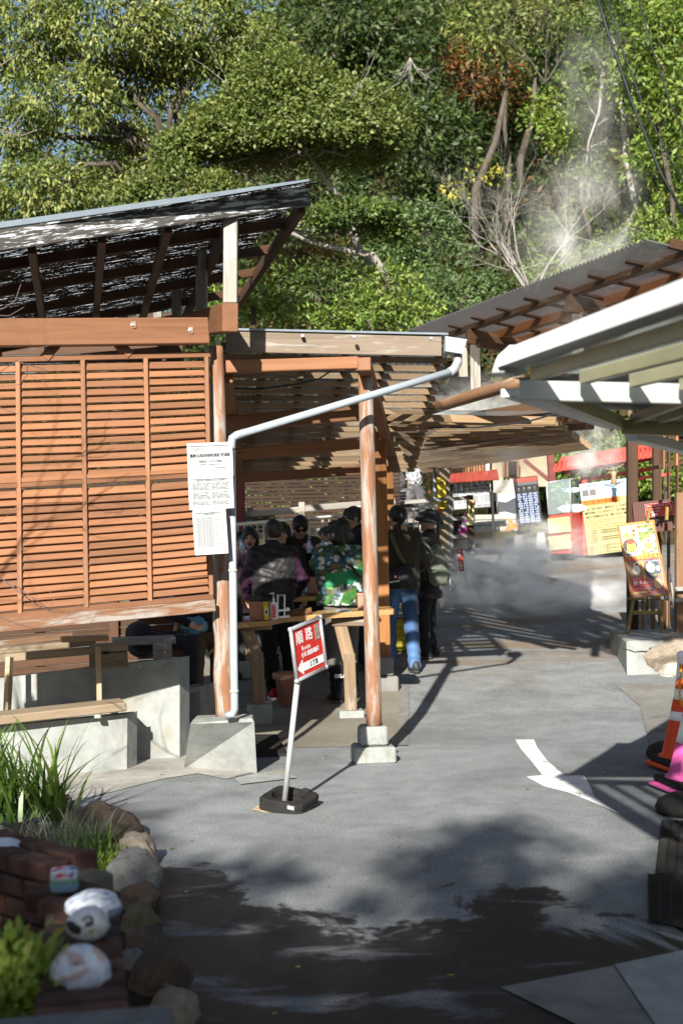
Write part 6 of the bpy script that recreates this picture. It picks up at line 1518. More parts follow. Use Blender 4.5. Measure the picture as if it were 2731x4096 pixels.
# ================================================================= PEOPLE
class SDF:
    def __init__(s, lo, hi, h):
        s.h = h; s.lo = np.array(lo, float); n = np.ceil((np.array(hi) - s.lo) / h).astype(int) + 1
        s.g = np.full(tuple(n), 1.0, np.float32); s.n = n
    def _box(s, lo, hi):
        a = np.clip(np.floor((np.array(lo) - s.lo) / s.h).astype(int), 0, s.n); b = np.clip(np.ceil((np.array(hi) - s.lo) / s.h).astype(int) + 1, 0, s.n)
        if (b <= a).any(): return None
        sl = tuple(slice(x, y) for x, y in zip(a, b))
        ax = [s.lo[i] + s.h * np.arange(a[i], b[i], dtype=np.float32) for i in range(3)]
        return sl, np.meshgrid(*ax, indexing='ij')
    def _put(s, sl, d, k, sub=False):
        a = s.g[sl]
        if sub: a = -a
        h = np.clip(.5 + .5 * (a - d) / k, 0, 1); r = a * (1 - h) + d * h - k * h * (1 - h)
        s.g[sl] = -r if sub else r
    def cap(s, p0, p1, r0, r1, k=.03, sq=(1, 1, 1)):
        p0, p1 = np.array(p0, float), np.array(p1, float); m = max(r0, r1) * 1.3 + k + .02
        bx = s._box(np.minimum(p0, p1) - m, np.maximum(p0, p1) + m)
        if bx is None: return s
        sl, (X, Y_, Z) = bx; d = p1 - p0; L = (d * d).sum() + 1e-9
        t = np.clip(((X - p0[0]) * d[0] + (Y_ - p0[1]) * d[1] + (Z - p0[2]) * d[2]) / L, 0, 1)
        D = np.sqrt(((X - p0[0] - t * d[0]) / sq[0]) ** 2 + ((Y_ - p0[1] - t * d[1]) / sq[1]) ** 2 + ((Z - p0[2] - t * d[2]) / sq[2]) ** 2) - (r0 + (r1 - r0) * t)
        s._put(sl, D.astype(np.float32), k); return s
    def ell(s, c, r, Rm=None, k=.03, sub=False):
        c = np.array(c, float); m = max(r) + k + .02; bx = s._box(c - m, c + m)
        if bx is None: return s
        sl, (X, Y_, Z) = bx; q = np.stack([X - c[0], Y_ - c[1], Z - c[2]], -1)
        if Rm is not None: q = q @ np.array(Rm)
        q = q / np.array(r); l = np.sqrt((q * q).sum(-1)); D = (l - 1) * min(r) * (.5 + .5 * l / (l + .2))
        s._put(sl, D.astype(np.float32), k, sub); return s
    def cut(s, f, k=.012):      # keep where f(x,y,z) < 0
        ax = [s.lo[i] + s.h * np.arange(s.n[i], dtype=np.float32) for i in range(3)]; X, Y_, Z = np.meshgrid(*ax, indexing='ij', sparse=True)
        s.g = np.maximum(s.g, f(X, Y_, Z).astype(np.float32)); return s
    def warp(s, f):
        ax = [s.lo[i] + s.h * np.arange(s.n[i], dtype=np.float32) for i in range(3)]; X, Y_, Z = np.meshgrid(*ax, indexing='ij', sparse=True)
        s.g = s.g + f(X, Y_, Z).astype(np.float32); return s
    def mesh(s):
        g = s.g; sg = g < 0
        c = sum(sg[i:g.shape[0] - 1 + i, j:g.shape[1] - 1 + j, k:g.shape[2] - 1 + k].astype(np.int8) for i in (0, 1) for j in (0, 1) for k in (0, 1))
        act = (c > 0) & (c < 8); idx = np.argwhere(act)
        vid = np.full(act.shape, -1, np.int64); vid[tuple(idx.T)] = np.arange(len(idx))
        pos = np.zeros((len(idx), 3)); cnt = np.zeros(len(idx)); cor = [(i, j, k) for i in (0, 1) for j in (0, 1) for k in (0, 1)]
        val = {o: g[tuple((idx + np.array(o)).T)] for o in cor}
        for a in cor:
            for ax in range(3):
                if a[ax]: continue
                b = list(a); b[ax] = 1; b = tuple(b); da, db = val[a], val[b]; m = (da < 0) != (db < 0)
                t = np.where(m, da / np.where(m, da - db, 1), 0); p = np.array(a, float)[None] + np.eye(3)[ax][None] * t[:, None]
                pos += p * m[:, None]; cnt += m
        pos = (idx + pos / cnt[:, None]) * s.h + s.lo
        F = []
        for ax in range(3):
            o = [(1, 2), (2, 0), (0, 1)][ax]
            a = sg; sl0 = [slice(None)] * 3; sl1 = [slice(None)] * 3; sl0[ax] = slice(0, -1); sl1[ax] = slice(1, None)
            d = a[tuple(sl0)] != a[tuple(sl1)]; e = np.argwhere(d); e = e[(e[:, o[0]] > 0) & (e[:, o[1]] > 0) & (e[:, o[0]] < g.shape[o[0]] - 1) & (e[:, o[1]] < g.shape[o[1]] - 1)]
            ins = a[tuple(e.T)]; q = []
            for (x, y) in ((0, 0), (-1, 0), (-1, -1), (0, -1)):
                f = e.copy(); f[:, o[0]] += x; f[:, o[1]] += y; q.append(vid[tuple(f.T)])
            q = np.stack(q, 1); q[~ins] = q[~ins][:, ::-1]; F.append(q)
        return pos, np.concatenate(F)
def wob(seed, amp, fr):
    rr = np.random.default_rng(seed); w = rr.normal(size=(5, 3)) * fr; ph = rr.uniform(0, 6.28, 5)
    return lambda X, Y_, Z: amp * sum(np.sin(w[i, 0] * X + w[i, 1] * Y_ + w[i, 2] * Z + ph[i]) for i in range(5)) / 2.2
def Rot(yaw=0, pitch=0, tilt=0):
    return np.array((Matrix.Rotation(yaw, 3, 'Z') @ Matrix.Rotation(pitch, 3, 'X') @ Matrix.Rotation(tilt, 3, 'Y')))
SKIN = (.44, .27, .19)
def add_hand(S, wrist, d, side_v, curl, s):
    """palm and five fingers: d along the hand, side_v towards the thumb; curl bends fingers towards n"""
    w = np.array(wrist, float); d = np.array(d, float); d /= np.linalg.norm(d); sv = np.array(side_v, float); sv -= d * sv.dot(d); sv /= np.linalg.norm(sv); n = np.cross(d, sv)
    pc = w + d * .045 * s; S.cap(w, w + d * .02 * s, .027 * s, .028 * s, .02)
    for q in (-.022, -.007, .008, .022): S.cap(w + d * .01 * s + sv * q * .7 * s, w + d * .08 * s + sv * q * s, .015 * s, .0125 * s, .008)
    for q, L in ((.026, .070), (.009, .078), (-.008, .072), (-.025, .056)):
        a = w + d * .08 * s + sv * q * s; c1, c2 = curl * .7, curl * 1.5
        b = a + (d * math.cos(c1) + n * math.sin(c1)) * L * .5 * s; e = b + (d * math.cos(c2) + n * math.sin(c2)) * L * .5 * s
        S.cap(a, b, .0095 * s, .0088 * s, .003); S.cap(b, e, .0088 * s, .0075 * s, .003)
    a = w + d * .025 * s + sv * .028 * s; b = a + (d * .6 + sv * .75 + n * .25 * curl) * .035 * s; e = b + (d * .9 + sv * .2 + n * .5 * curl) * .03 * s
    S.cap(a, b, .013 * s, .0105 * s, .008); S.cap(b, e, .0105 * s, .009 * s, .003)
def person(label, u, v_top, Y, face=0.0, H=None, lean=0.0, head=(0, 0), arms=((-.24, .02, 1.12, -.25, .1, .90), (.24, .02, 1.12, .25, .1, .90)), curl=.6, jacket=(.02, .02, .02), trousers=(.02, .02, .022), shoes=(.02, .02, .02), sole=(.05, .05, .05),
           hair=(.012, .010, .009), style='short', hem=.86, fat=0.0, puff=0.0, jcol=None, tcol=None, feet=((-.11, .0), (.12, .03)), sleeves=None, seed=1, sit=None, legs=True, hands=(True, True), loc=None, mouth=False, hat=None, skin=SKIN):
    base = Vector(loc) if loc is not None else Vector((P(u, 2120, Y).x, Y, gz(Y)))
    Ht = H if H else P(u, v_top, Y).z - base.z
    s = Ht / 1.72 / (1 - .5 * max(0, math.sin(lean)) * .35)
    root = thing('person', label, 'person', base, 'visitors at the spring shelter', face)
    Mw = world_of(root)
    Rl = Rot(0, -lean)                         # lean forward (towards +y)
    hip = np.array([0, 0, .90]) * s
    def up(p): p = np.array(p, float) * s; return hip + Rl @ (p - hip) if p[2] > hip[2] else p
    neck, hc = up((0, -.005, 1.44)), up((0, .025, 1.60)); Rh = Rl @ Rot(head[0], head[1])
    hc = neck + Rh @ np.array([0, .03, .16]) * s
    sh = [up((-.175, 0, 1.385)), up((.175, 0, 1.385))]
    el = [np.array(a[:3]) * s for a in arms]; wr = [np.array(a[3:6]) * s for a in arms]
    hp = [np.array([q * .092, 0, .88]) * s for q in (-1, 1)]
    if sit: kn = [np.array([q * .12, .43, .50]) * s for q in (-1, 1)]; an = [np.array([q * .12, .42, .09]) * s for q in (-1, 1)]; hp = [np.array([q * .1, 0, .52]) * s for q in (-1, 1)]
    else:
        an = [np.array([f[0], f[1], .085]) * s for f in feet]; kn = [(hp[i] * .5 + an[i] * .5) + np.array([0, .035, .0]) * s for i in (0, 1)]
    allp = np.array([hc + .17 * s, hc - .17 * s] + el + wr + kn + an + hp + sh); lo = allp.min(0) - .16; hi = allp.max(0) + .16; lo[2] = -.01; lo[:2] -= .08; hi[:2] += .08
    # --- body: head, neck, hands and all that clothing covers, one surface
    S = SDF([lo[0], lo[1], (.3 if sit else .60) * s], hi, .0085)
    for i in (0, 1):
        S.cap(sh[i], el[i], .048 * s, .038 * s).cap(el[i], wr[i], .037 * s, .027 * s)
        if hands[i]:
            d = wr[i] - el[i]; add_hand(S, wr[i], d, (np.array([-1 if i else 1, 0, 0]) * .8 + np.array([0, 0, .7])), curl, s)
    S.ell(up((0, 0, 1.22)), np.array([.16, .10, .22]) * s, Rl).ell(hip + [0, 0, .06 * s], np.array([.15, .10, .14]) * s).cap(sh[0], sh[1], .05 * s, .05 * s)
    S.cap(neck - Rl @ np.array([0, 0, .05]) * s, neck + Rh @ np.array([0, .012, .09]) * s, .055 * s, .05 * s, .02)
    def hl(p): return hc + Rh @ (np.array(p, float) * s)
    S.ell(hl((0, -.012, .025)), np.array([.074, .094, .088]) * s, Rh, .02).ell(hl((0, .022, -.045)), np.array([.056, .066, .072]) * s, Rh, .03).ell(hl((0, .06, -.095)), np.array([.028, .026, .022]) * s, Rh, .02)
    S.cap(hl((0, .088, .012)), hl((0, .108, -.028)), .010 * s, .0145 * s, .012)
    for q in (-1, 1):
        S.ell(hl((q * .077, -.005, -.01)), np.array([.012, .024, .034]) * s, Rh, .006)
        S.ell(hl((q * .030, .098, .008)), np.array([.018, .012, .010]) * s, Rh, .008, True)
        S.ell(hl((q * .042, .062, -.03)), np.array([.024, .02, .02]) * s, Rh, .015)
    if mouth: S.ell(hl((0, .098, -.068)), np.array([.022, .02, .013]) * s, Rh, .004, True)
    v, f = S.mesh(); ql = (v - hc) @ Rh / s
    col = np.tile(np.array(skin), (len(v), 1))
    fr = ql[:, 1] > .04
    for q in (-1, 1):
        col[fr & (((ql[:, 0] - q * .030) / .015) ** 2 + ((ql[:, 2] - .008) / .0075) ** 2 < 1)] = (.03, .022, .02)
        col[fr & (((ql[:, 0] - q * .032) / .022) ** 2 + ((ql[:, 2] - .032) / .006) ** 2 < 1)] = np.array(hair) * 1.5 + .01
    col[fr & ((ql[:, 0] / .026) ** 2 + ((ql[:, 2] + .066) / (.016 if mouth else .009)) ** 2 < 1)] = (.10, .03, .025) if mouth else (.28, .11, .09)
    obj('body', mesh_of('body', v, f, M_['skin'], True, col), root, Mw)
    # --- hair or hat
    S = SDF(hc - .22 * s, hc + .22 * s, .0075); rz_ = .112 if style != 'wavy' else .122
    S.ell(hl((0, -.012, .028)), np.array([.090, .110, .102 if style == 'short' else .106]) * s * (1.08 if style == 'wavy' else 1), Rh, .02)
    if style == 'bob': S.ell(hl((0, -.03, -.05)), np.array([.098, .088, .10]) * s, Rh, .05)
    if style == 'wavy': S.ell(hl((0, -.035, -.03)), np.array([.10, .09, .10]) * s, Rh, .05)
    if style == 'hood': S.ell(hl((0, -.03, -.03)), np.array([.12, .13, .14]) * s, Rh, .05)
    if style == 'bucket': S.ell(hl((0, -.0, .05)), np.array([.118, .13, .085]) * s, Rh, .03).ell(hl((0, .0, .0)), np.array([.14, .155, .028]) * s, Rh, .05)
    S.warp(wob(seed, .0035 if style in ('short', 'bob') else .008 if style == 'wavy' else .004, 60 if style == 'wavy' else 45))
    if style in ('bob', 'wavy', 'hood'): S.ell(hl((0, .115, -.035)), np.array([.070, .085, .088]) * s, Rh, .012, True)
    elif style == 'bucket': S.cut(lambda X, Y_, Z: -((X - hc[0]) * Rh[0, 2] + (Y_ - hc[1]) * Rh[1, 2] + (Z - hc[2]) * Rh[2, 2] + .012 * s))
    else:
        S.ell(hl((0, .125, -.03)), np.array([.075, .075, .085]) * s, Rh, .012, True)
        S.cut(lambda X, Y_, Z: -(((X - hc[0]) * Rh[0, 2] + (Y_ - hc[1]) * Rh[1, 2] + (Z - hc[2]) * Rh[2, 2]) - (.55 * ((X - hc[0]) * Rh[0, 1] + (Y_ - hc[1]) * Rh[1, 1] + (Z - hc[2]) * Rh[2, 1]) - .035 * s)))
    v, f = S.mesh(); c = np.tile(np.array(hat or hair), (len(v), 1)) * (1 + .5 * wob(seed + 3, 1, 90)(v[:, 0], v[:, 1], v[:, 2]))[:, None].clip(.5, 2.2)
    if style == 'cap2': pass
    obj('hat' if hat is not None else 'hair', mesh_of('hair', v, f, M_['hair'] if hat is None else M_['fabric'], True, np.clip(c, .003, 1)), root, Mw)
    # --- jacket
    S = SDF(lo - .03, hi + .03, .011); F_ = 1 + fat
    S.ell(up((0, 0, 1.23)), np.array([.195 * F_, .132 * F_, .235]) * s, Rl, .04)
    zb = hip[2] / s + .08
    S.ell(up((0, .005, max(1.02, zb))), np.array([.178 * F_, .135 * F_, .23]) * s, Rl, .05)
    if hem < .95: S.cap(np.array([-.04, 0, hem + .02]) * s, np.array([.04, 0, hem + .02]) * s, .135 * F_ * s, .135 * F_ * s, .05, (1, .95, 1))
    S.cap(sh[0] * .92 + neck * .08, sh[1] * .92 + neck * .08, .073 * s * F_, .073 * s * F_, .04)
    for i in (0, 1):
        ft = .85 + fat * .7; S.cap(sh[i], el[i], .074 * s * ft, .062 * s * ft, .03).cap(el[i], wr[i] - (wr[i] - el[i]) * .08, .060 * s * ft, .044 * s * ft, .02)
    S.cap(neck - [0, 0, .015 * s], neck + Rl @ np.array([0, -.005, .035]) * s, .074 * s, .068 * s, .02)
    if puff:
        S.warp(lambda X, Y_, Z: puff * (np.abs(np.sin((Z + .05 * np.sin(X * 6)) * math.pi / .085)) ** .6 * -1 + .5))
    S.warp(wob(seed + 9, .0055, 26)).warp(wob(seed + 19, .0025, 60))
    if not sit: S.cut(lambda X, Y_, Z: hem * s - Z + 0 * X + 0 * Y_)
    v, f = S.mesh(); c = np.tile(np.array(jacket), (len(v), 1))
    if sleeves is not None: c[np.abs(v[:, 0]) > .205 * s] = sleeves
    if jcol is not None: c = jcol(v / s, c)
    obj('jacket', mesh_of('jacket', v, f, M_['nylon' if puff else 'fabric'], True, c), root, Mw)
    # --- trousers and shoes
    if legs:
        S = SDF(lo - .03, [hi[0], hi[1], 1.15 * s], .0115)
        S.ell((hp[0] + hp[1]) / 2 + [0, -.01, .03 * s], np.array([.165, .122, .14]) * s, None, .04)
        for i in (0, 1): S.cap(hp[i], kn[i], .092 * s, .072 * s, .04).cap(kn[i], an[i] + [0, 0, -.02 * s], .072 * s, .060 * s, .02)
        S.warp(wob(seed + 29, .006, 24)).warp(lambda X, Y_, Z: .005 * np.sin(Z * 75 + 12 * X + 3 * np.sin(Y_ * 25)) * np.exp(-((Z - .2 * s) / .16) ** 2))
        S.cut(lambda X, Y_, Z: .045 * s - Z + 0 * X + 0 * Y_)
        v, f = S.mesh(); c = np.tile(np.array(trousers), (len(v), 1))
        if tcol is not None: c = tcol(v / s, c)
        obj('trousers', mesh_of('trousers', v, f, M_['fabric'], True, c), root, Mw)
        for i in (0, 1):
            S = SDF(an[i] - [.12, .16, .1], an[i] + [.12, .26, .1], .011); sx = .006 * (1 if i else -1)
            S.ell(an[i] + np.array([sx, .065, -.045]) * s, np.array([.047, .135, .046]) * s, None, .02).ell(an[i] + np.array([0, -.01, -.005]) * s, np.array([.046, .062, .06]) * s, None, .03)
            S.cut(lambda X, Y_, Z: .016 * s - Z + 0 * X + 0 * Y_)
            v, f = S.mesh(); so = obj('shoe', mesh_of('shoe', v, f, M_['nylon'], True, np.tile(np.array(shoes), (len(v), 1))), root, Mw)
            S = SDF(an[i] - [.12, .18, .1], an[i] + [.12, .28, .02], .011); S.ell(an[i] + np.array([sx, .06, -.062]) * s, np.array([.052, .148, .05]) * s, None, .02); S.cut(lambda X, Y_, Z: np.maximum(.0 - Z, Z - .028 * s) + 0 * X + 0 * Y_)
            v, f = S.mesh(); obj('sole', mesh_of('sole', v, f, M_['nylon'], True, np.tile(np.array(sole), (len(v), 1))), so, Mw)
    return dict(root=root, M=Mw, s=s, hc=hc, Rh=Rh, hl=hl, up=up, wr=wr, neck=neck)
def wpt(pr, p): return pr['M'] @ Vector([float(x) for x in p])
def bottle(label, a, b, cat='bottle', cap=(.05, .25, .45)):
    """clear bottle from its base a to its mouth b"""
    a, b = Vector(a), Vector(b); M, L = frame_of(a, b); M = M @ Matrix.Rotation(R(90), 4, 'Y'); M.translation = a; M = M if (M @ Vector((0, 0, 1)) - b).length < (M @ Vector((0, 0, -1)) - b).length else M @ Matrix.Rotation(math.pi, 4, 'X')
    t = thing('water_bottle', label, cat, a, 'bottles of spring water')
    MB().lathe([(.026, 0), (.028, L * .05), (.028, L * .55), (.014, L * .78), (.012, L * .86)], 14, M).build('bottle_body', M_['bottle'], t, None, True)
    MB().lathe([(.0145, L * .86), (.0145, L)], 12, M).build('cap', plain('bottle_cap', cap, .4, .4), t, None, True)
    MB().lathe([(.0285, L * .2), (.0285, L * .5)], 14, M).build('label_band', M_['skyprint'], t, None, True)
M_['bottle'] = glass('bottle_plastic', (.72, .84, .92), .55, .1)

def flip(yaw): return yaw
# man in black quilted vest, purple sleeves, red shoes: back to us
p = person('man in black quilted vest with purple sleeves and red shoes at the near table', 1092, 2084, 13.15, .12, lean=.04, head=(-.3, -.05), jacket=(.018, .018, .019), sleeves=(.034, .012, .032), trousers=(.012, .012, .014), shoes=(.42, .015, .02), sole=(.6, .6, .62), hair=(.03, .027, .025), puff=.010, hem=.95, fat=.12,
           arms=((-.27, .05, 1.13, -.24, .22, .98), (.28, .05, 1.13, .22, .26, 1.0)), feet=((-.02, .02), (.17, .08)), seed=2)
# woman in pink raising a bottle, mouth open
def zz(x, y, Y): return P(*z3(x, y), Y)
def local(pr_loc, face, pt, s=1.0):
    return tuple(Matrix.Rotation(-face, 3, 'Z') @ (Vector(pt) - Vector(pr_loc)))
def reach(u, Y, face, tgt):      # local coordinates of a world point before scaling
    base = Vector((P(u, 2120, Y).x, Y, gz(Y))); return Matrix.Rotation(-face, 3, 'Z') @ (Vector(tgt) - base)
def arm_to(u, Y, face, v_top, tgt, side, drop=.16, H=None):
    q = reach(u, Y, face, tgt); s = (H or (P(u, v_top, Y).z - gz(Y))) / 1.72; q = q / s; shp = Vector((.175 * side, 0, 1.385))
    e = (shp + q) / 2 + Vector((.07 * side, -.03, -drop)); d = (q - e).normalized(); w_ = q - d * .085
    return (e.x, e.y, e.z, w_.x, w_.y, w_.z)
f2 = R(170); tb = zz(180, 480, 13.95)
p = person('laughing woman in a pink jacket raising a bottle at the left', 998, 2112, 14.2, f2, head=(.25, .0), jacket=(.36, .20, .235), trousers=(.03, .03, .035), hair=(.012, .010, .010), style='bob', hem=.75, mouth=True, seed=4,
           arms=((-.24, .05, 1.12, -.22, .2, .98), arm_to(998, 14.2, f2, 2112, tb, 1)), curl=1.3)
bottle('small water bottle held up by the woman in pink', zz(200, 560, 13.93), zz(160, 385, 13.93))
sp_ = obj('bag_strap', mesh_of('bag_strap', *tube_geo([wpt(p, p['up']((.15, .12, 1.40))), wpt(p, p['up']((.0, .17, 1.2))), wpt(p, p['up']((-.17, .15, .95)))], .014, 6), M_['black']), p['root'])
# man mostly hidden behind her
person('man in dark jacket with a face mask strap at the far left of the group', 958, 2128, 15.0, R(190), jacket=(.015, .017, .025), hair=(.015, .013, .012), seed=6)
# sunglasses man looking down
f4 = R(182)
p = person('man in sunglasses and brown jacket looking down between the drinkers', 1198, 2070, 14.75, f4, lean=.16, head=(.1, -.28), jacket=(.035, .028, .020), hair=(.008, .007, .007), seed=8, curl=1.1,
           arms=(arm_to(1198, 14.75, f4, 2070, zz(870, 500, 14.35), -1), (.24, .10, 1.12, .06, .36, 1.14)))
for q in (-1, 1): MB().lathe([(.001, -.003), (.027, -.002), (.027, .002), (.001, .003)], 14, p['M'] @ Matrix.Translation(p['hl']((q * .032, .100, .006))) @ Matrix(p['Rh']).to_4x4() @ Matrix.Rotation(R(90), 4, 'X') @ Matrix.Diagonal((1, .72, 1, 1))).build('sunglass_lens', M_['black'], p['root'], None, True)
pipe('sunglass_frame', [wpt(p, p['hl'](q)) for q in ((-.085, .0, .012), (-.07, .075, .014), (0, .106, .014), (.07, .075, .014), (.085, 0, .012))], .005, M_['black'], p['root'], 6)
bottle('water bottle held by the man in sunglasses', zz(878, 555, 14.3), zz(878, 385, 14.3), cap=(.25, .3, .4))
# woman in camouflage jacket, drinking, back to us
def camo(v, c):
    n1 = wob(5, 1, 24)(v[:, 0], v[:, 1], v[:, 2] * 1.5) + wob(25, .9, 50)(v[:, 0], v[:, 1], v[:, 2]); n2 = wob(6, 1, 30)(v[:, 0], v[:, 1], v[:, 2]) + wob(26, .8, 58)(v[:, 0], v[:, 1], v[:, 2])
    c = np.tile(np.array([.025, .03, .035]), (len(v), 1)); c[n1 > .35] = (.045, .15, .03); c[n2 > .55] = (.50, .52, .50); c[(n1 < -.8)] = (.02, .12, .16); c[(n2 < -1.0)] = (.09, .075, .045); c[(n1 > .9) & (n2 > .3)] = (.03, .12, .03)
    bnd = (np.abs(v[:, 2] - 1.19 - .02 * np.sin(v[:, 0] * 9)) < .06) & (np.abs(v[:, 0]) < .2) & (v[:, 1] < .05); c[bnd] = (.012, .20, .085); return c
f5 = R(25)
p5 = person('woman in green camouflage jacket drinking at the near table, back turned', 1362, 2088, 13.0, f5, lean=.05, head=(.55, .12), hair=(.010, .009, .008), style='wavy', jcol=camo, puff=.008, fat=.28, hem=.92, seed=11, trousers=(.10, .095, .09), shoes=(.012, .012, .012), sole=(.12, .09, .07), curl=1.3,
           tcol=lambda v, c: np.where((v[:, 2:3] < .36), np.array([[.012, .012, .012]]), c), arms=(arm_to(1362, 13.0, f5, 2088, zz(985, 480, 13.15), -1, .12), (.27, .05, 1.12, .22, .24, 1.02)), feet=((-.06, .0), (.14, .1)))
bottle('water bottle at the mouth of the woman in camouflage', zz(1005, 470, 13.15), zz(1100, 440, 13.12))
MB().tube([wpt(p5, p5['up'](q)) for q in ((-.10, -.175, 1.42), (.02, -.205, 1.28), (.14, -.20, 1.12), (.22, -.15, 1.02))], .016, 6).build('bag_strap', M_['black'], p5['root'], None, True)
an_ = p5['M'] @ (Vector((-.06, -.095, .235)) * p5['s']); pn = Panel(p5['root'], Matrix.Translation(an_ + Vector((-.07, -.02, 0))) @ Matrix.Rotation(R(90), 4, 'X') @ Matrix.Rotation(R(12), 4, 'Y'), .14, .05); pn.rect(0, 0, 1, 1, M_['black']); pn.text('ERLA', .06, .5, .9, M_['white'], bold=.001)
# glimpsed man with glasses, tall man behind the post
person('older man with glasses glimpsed between the sunglasses and the camouflage jacket', 1306, 2108, 15.3, R(150), jacket=(.03, .03, .035), hair=(.06, .055, .05), seed=13)
person('tall man in dark jacket half hidden by the round post', 1424, 2026, 14.6, R(112), head=(.0, -.1), jacket=(.014, .016, .022), hair=(.02, .018, .017), seed=15)
person('dark haired visitor behind the vest man', 1130, 2092, 14.4, R(175), jacket=(.02, .02, .022), hair=(.010, .009, .009), style='bob', seed=16)
# man in jeans with shoulder bag
def jeans(v, c):
    n = wob(3, 1, 9)(v[:, 0], v[:, 1], v[:, 2] * .5); c = np.array([.036, .072, .145])[None] * (1 + .55 * np.clip(n, -1, 1))[:, None]
    fade = np.exp(-((np.abs(v[:, 0]) - .1) / .045) ** 2) * (v[:, 2] < .8); return c * (1 + .5 * fade[:, None])
f8 = R(14)
p8 = person('man in blue jeans and dark olive jacket carrying a shoulder bag', 1598, 2026, 14.3, f8, head=(.25, .0), lean=.03, jacket=(.040, .032, .020), hair=(.014, .012, .011), trousers=(.09, .18, .36), tcol=jeans, shoes=(.03, .03, .032), sole=(.05, .05, .05), hem=.87, fat=.10, seed=17, feet=((-.09, .16), (.13, -.02)), arms=((-.26, .05, 1.12, -.2, .25, 1.0), (.27, .05, 1.12, .2, .25, 1.0)))
def stp(pr, pts, w, mat, name='bag_strap'):
    pts = [wpt(pr, pr['up'](q)) for q in pts]; v, f = [], []
    for k, q in enumerate(pts):
        d = (pts[min(k + 1, len(pts) - 1)] - pts[max(0, k - 1)]).normalized(); sd = d.cross(Vector((0, -1, 0))).normalized() * w / 2; v += [q - sd, q + sd, q + sd + Vector((0, .008, 0)), q - sd + Vector((0, .008, 0))]
    for k in range(len(pts) - 1):
        for e in range(4): f.append((4 * k + e, 4 * k + (e + 1) % 4, 4 * k + 4 + (e + 1) % 4, 4 * k + 4 + e))
    f += [(3, 2, 1, 0), (4 * len(pts) - 4, 4 * len(pts) - 3, 4 * len(pts) - 2, 4 * len(pts) - 1)]
    return obj(name, mesh_of(name, v, f, mat), pr['root'])
khaki = plain('khaki_webbing', (.10, .09, .05), .8, .1)
bg = thing('shoulder_bag', 'black shoulder bag with a round red badge worn over the olive jacket', 'bag', wpt(p8, p8['up']((-.1, -.2, 1.0))))
pts = [wpt(p8, p8['up'](q)) for q in ((-.12, -.105, 1.43), (-.10, -.165, 1.33), (-.05, -.185, 1.2), (.0, -.185, 1.12))]
v, f = [], []
for q in pts: v += [q + Vector((-.022, 0, 0)), q + Vector((.022, 0, 0)), q + Vector((.022, .006, 0)), q + Vector((-.022, .006, 0))]
for k in range(3):
    for e in range(4): f.append((4 * k + e, 4 * k + (e + 1) % 4, 4 * k + 4 + (e + 1) % 4, 4 * k + 4 + e))
obj('strap', mesh_of('strap', v, f, khaki), bg)
bc = P(1590, 2315, 14.3); Sb = SDF((-.2, -.1, -.12), (.2, .1, .12), .009).ell((-.05, 0, -.02), (.14, .05, .085), None, .03).ell((.05, 0, .02), (.07, .045, .10), None, .04); Sb.warp(wob(44, .004, 40)); v, f = Sb.mesh()
Mbag = Matrix.Translation(wpt(p8, p8['up']((-.06, -.205, 1.0)))); obj('bag_body', mesh_of('bag_body', v, f, M_['nylon'], True, np.tile(np.array([.010, .010, .011]), (len(v), 1))), bg, Mbag)
pn = Panel(bg, Mbag @ Matrix.Translation((-.12, -.055, -.075)) @ Matrix.Rotation(R(90), 4, 'X') @ Matrix.Rotation(.18, 4, 'Z'), .2, .10); pn.text('lambretta', .04, .12, .26, M_['white'], bold=.0008); pn.ell(.40, .55, .085, .17, M_['red']); pn.ell(.40, .55, .045, .09, M_['white'], .0026)
# person in bucket hat with sage backpack
f9 = R(72)
p9 = person('visitor in dark bucket hat and black quilted coat drinking beside the road', 1712, 2046, 15.2, f9, head=(.1, .12), lean=-.02, jacket=(.022, .020, .018), hair=(.01, .009, .009), style='bucket', hat=(.045, .047, .05), trousers=(.016, .016, .020), hem=.70, fat=.14, puff=.009, seed=19, curl=1.3,
            arms=(arm_to(1712, 15.2, f9, 2046, P(1625, 2095, 15.15), -1, .10), (.25, .06, 1.1, .22, .18, .86)), feet=((-.10, .03), (.12, .0)))
bottle('water bottle lifted by the visitor in the bucket hat', P(1592, 2086, 15.1), P(1640, 2102, 15.12), cap=(.03, .35, .42))
bp_ = thing('backpack', 'sage green backpack worn by the visitor in the bucket hat', 'backpack', P(1745, 2300, 15.0))
c = P(1752, 2265, 15.02); Sb = SDF((-.2, -.25, -.3), (.25, .25, .3), .009).ell((0, 0, -.06), (.115, .13, .17), None, .05).ell((-.02, 0, .07), (.085, .11, .15), None, .05).ell((.07, 0, -.10), (.055, .10, .085), None, .02); Sb.warp(wob(47, .006, 26)).warp(wob(48, .003, 60)).cut(lambda X, Y_, Z: -.205 - Z + 0 * X + 0 * Y_); v, f = Sb.mesh()
sg_ = np.tile(np.array([.20, .22, .165]), (len(v), 1)); obj('bag_body', mesh_of('bag_body', v, f, M_['fabric'], True, sg_), bp_, Matrix.Translation(c))
sage = plain('sage_webbing', (.24, .26, .20), .8, .1)
pipe('shoulder_strap', [c + Vector(q) for q in ((-.22, -.12, .30), (-.17, -.14, .28), (-.10, -.13, .20), (-.06, -.11, .12))], .014, sage, bp_, 8); pipe('zip_cord', [c + Vector(q) for q in ((.115, -.06, -.10), (.118, -.065, -.2), (.115, -.065, -.26))], .004, M_['white'], bp_, 6); pipe('zip_line', [c + Vector(q) for q in ((.05, -.10, .19), (.075, -.09, .05), (.09, -.085, -.02))], .005, M_['tableleg'], bp_, 6)
pipe('pocket_seam', [c + Vector(q) for q in ((-.10, -.125, -.02), (-.02, -.135, -.03), (.06, -.12, -.03), (.12, -.05, -.01))], .006, sage, bp_, 6)
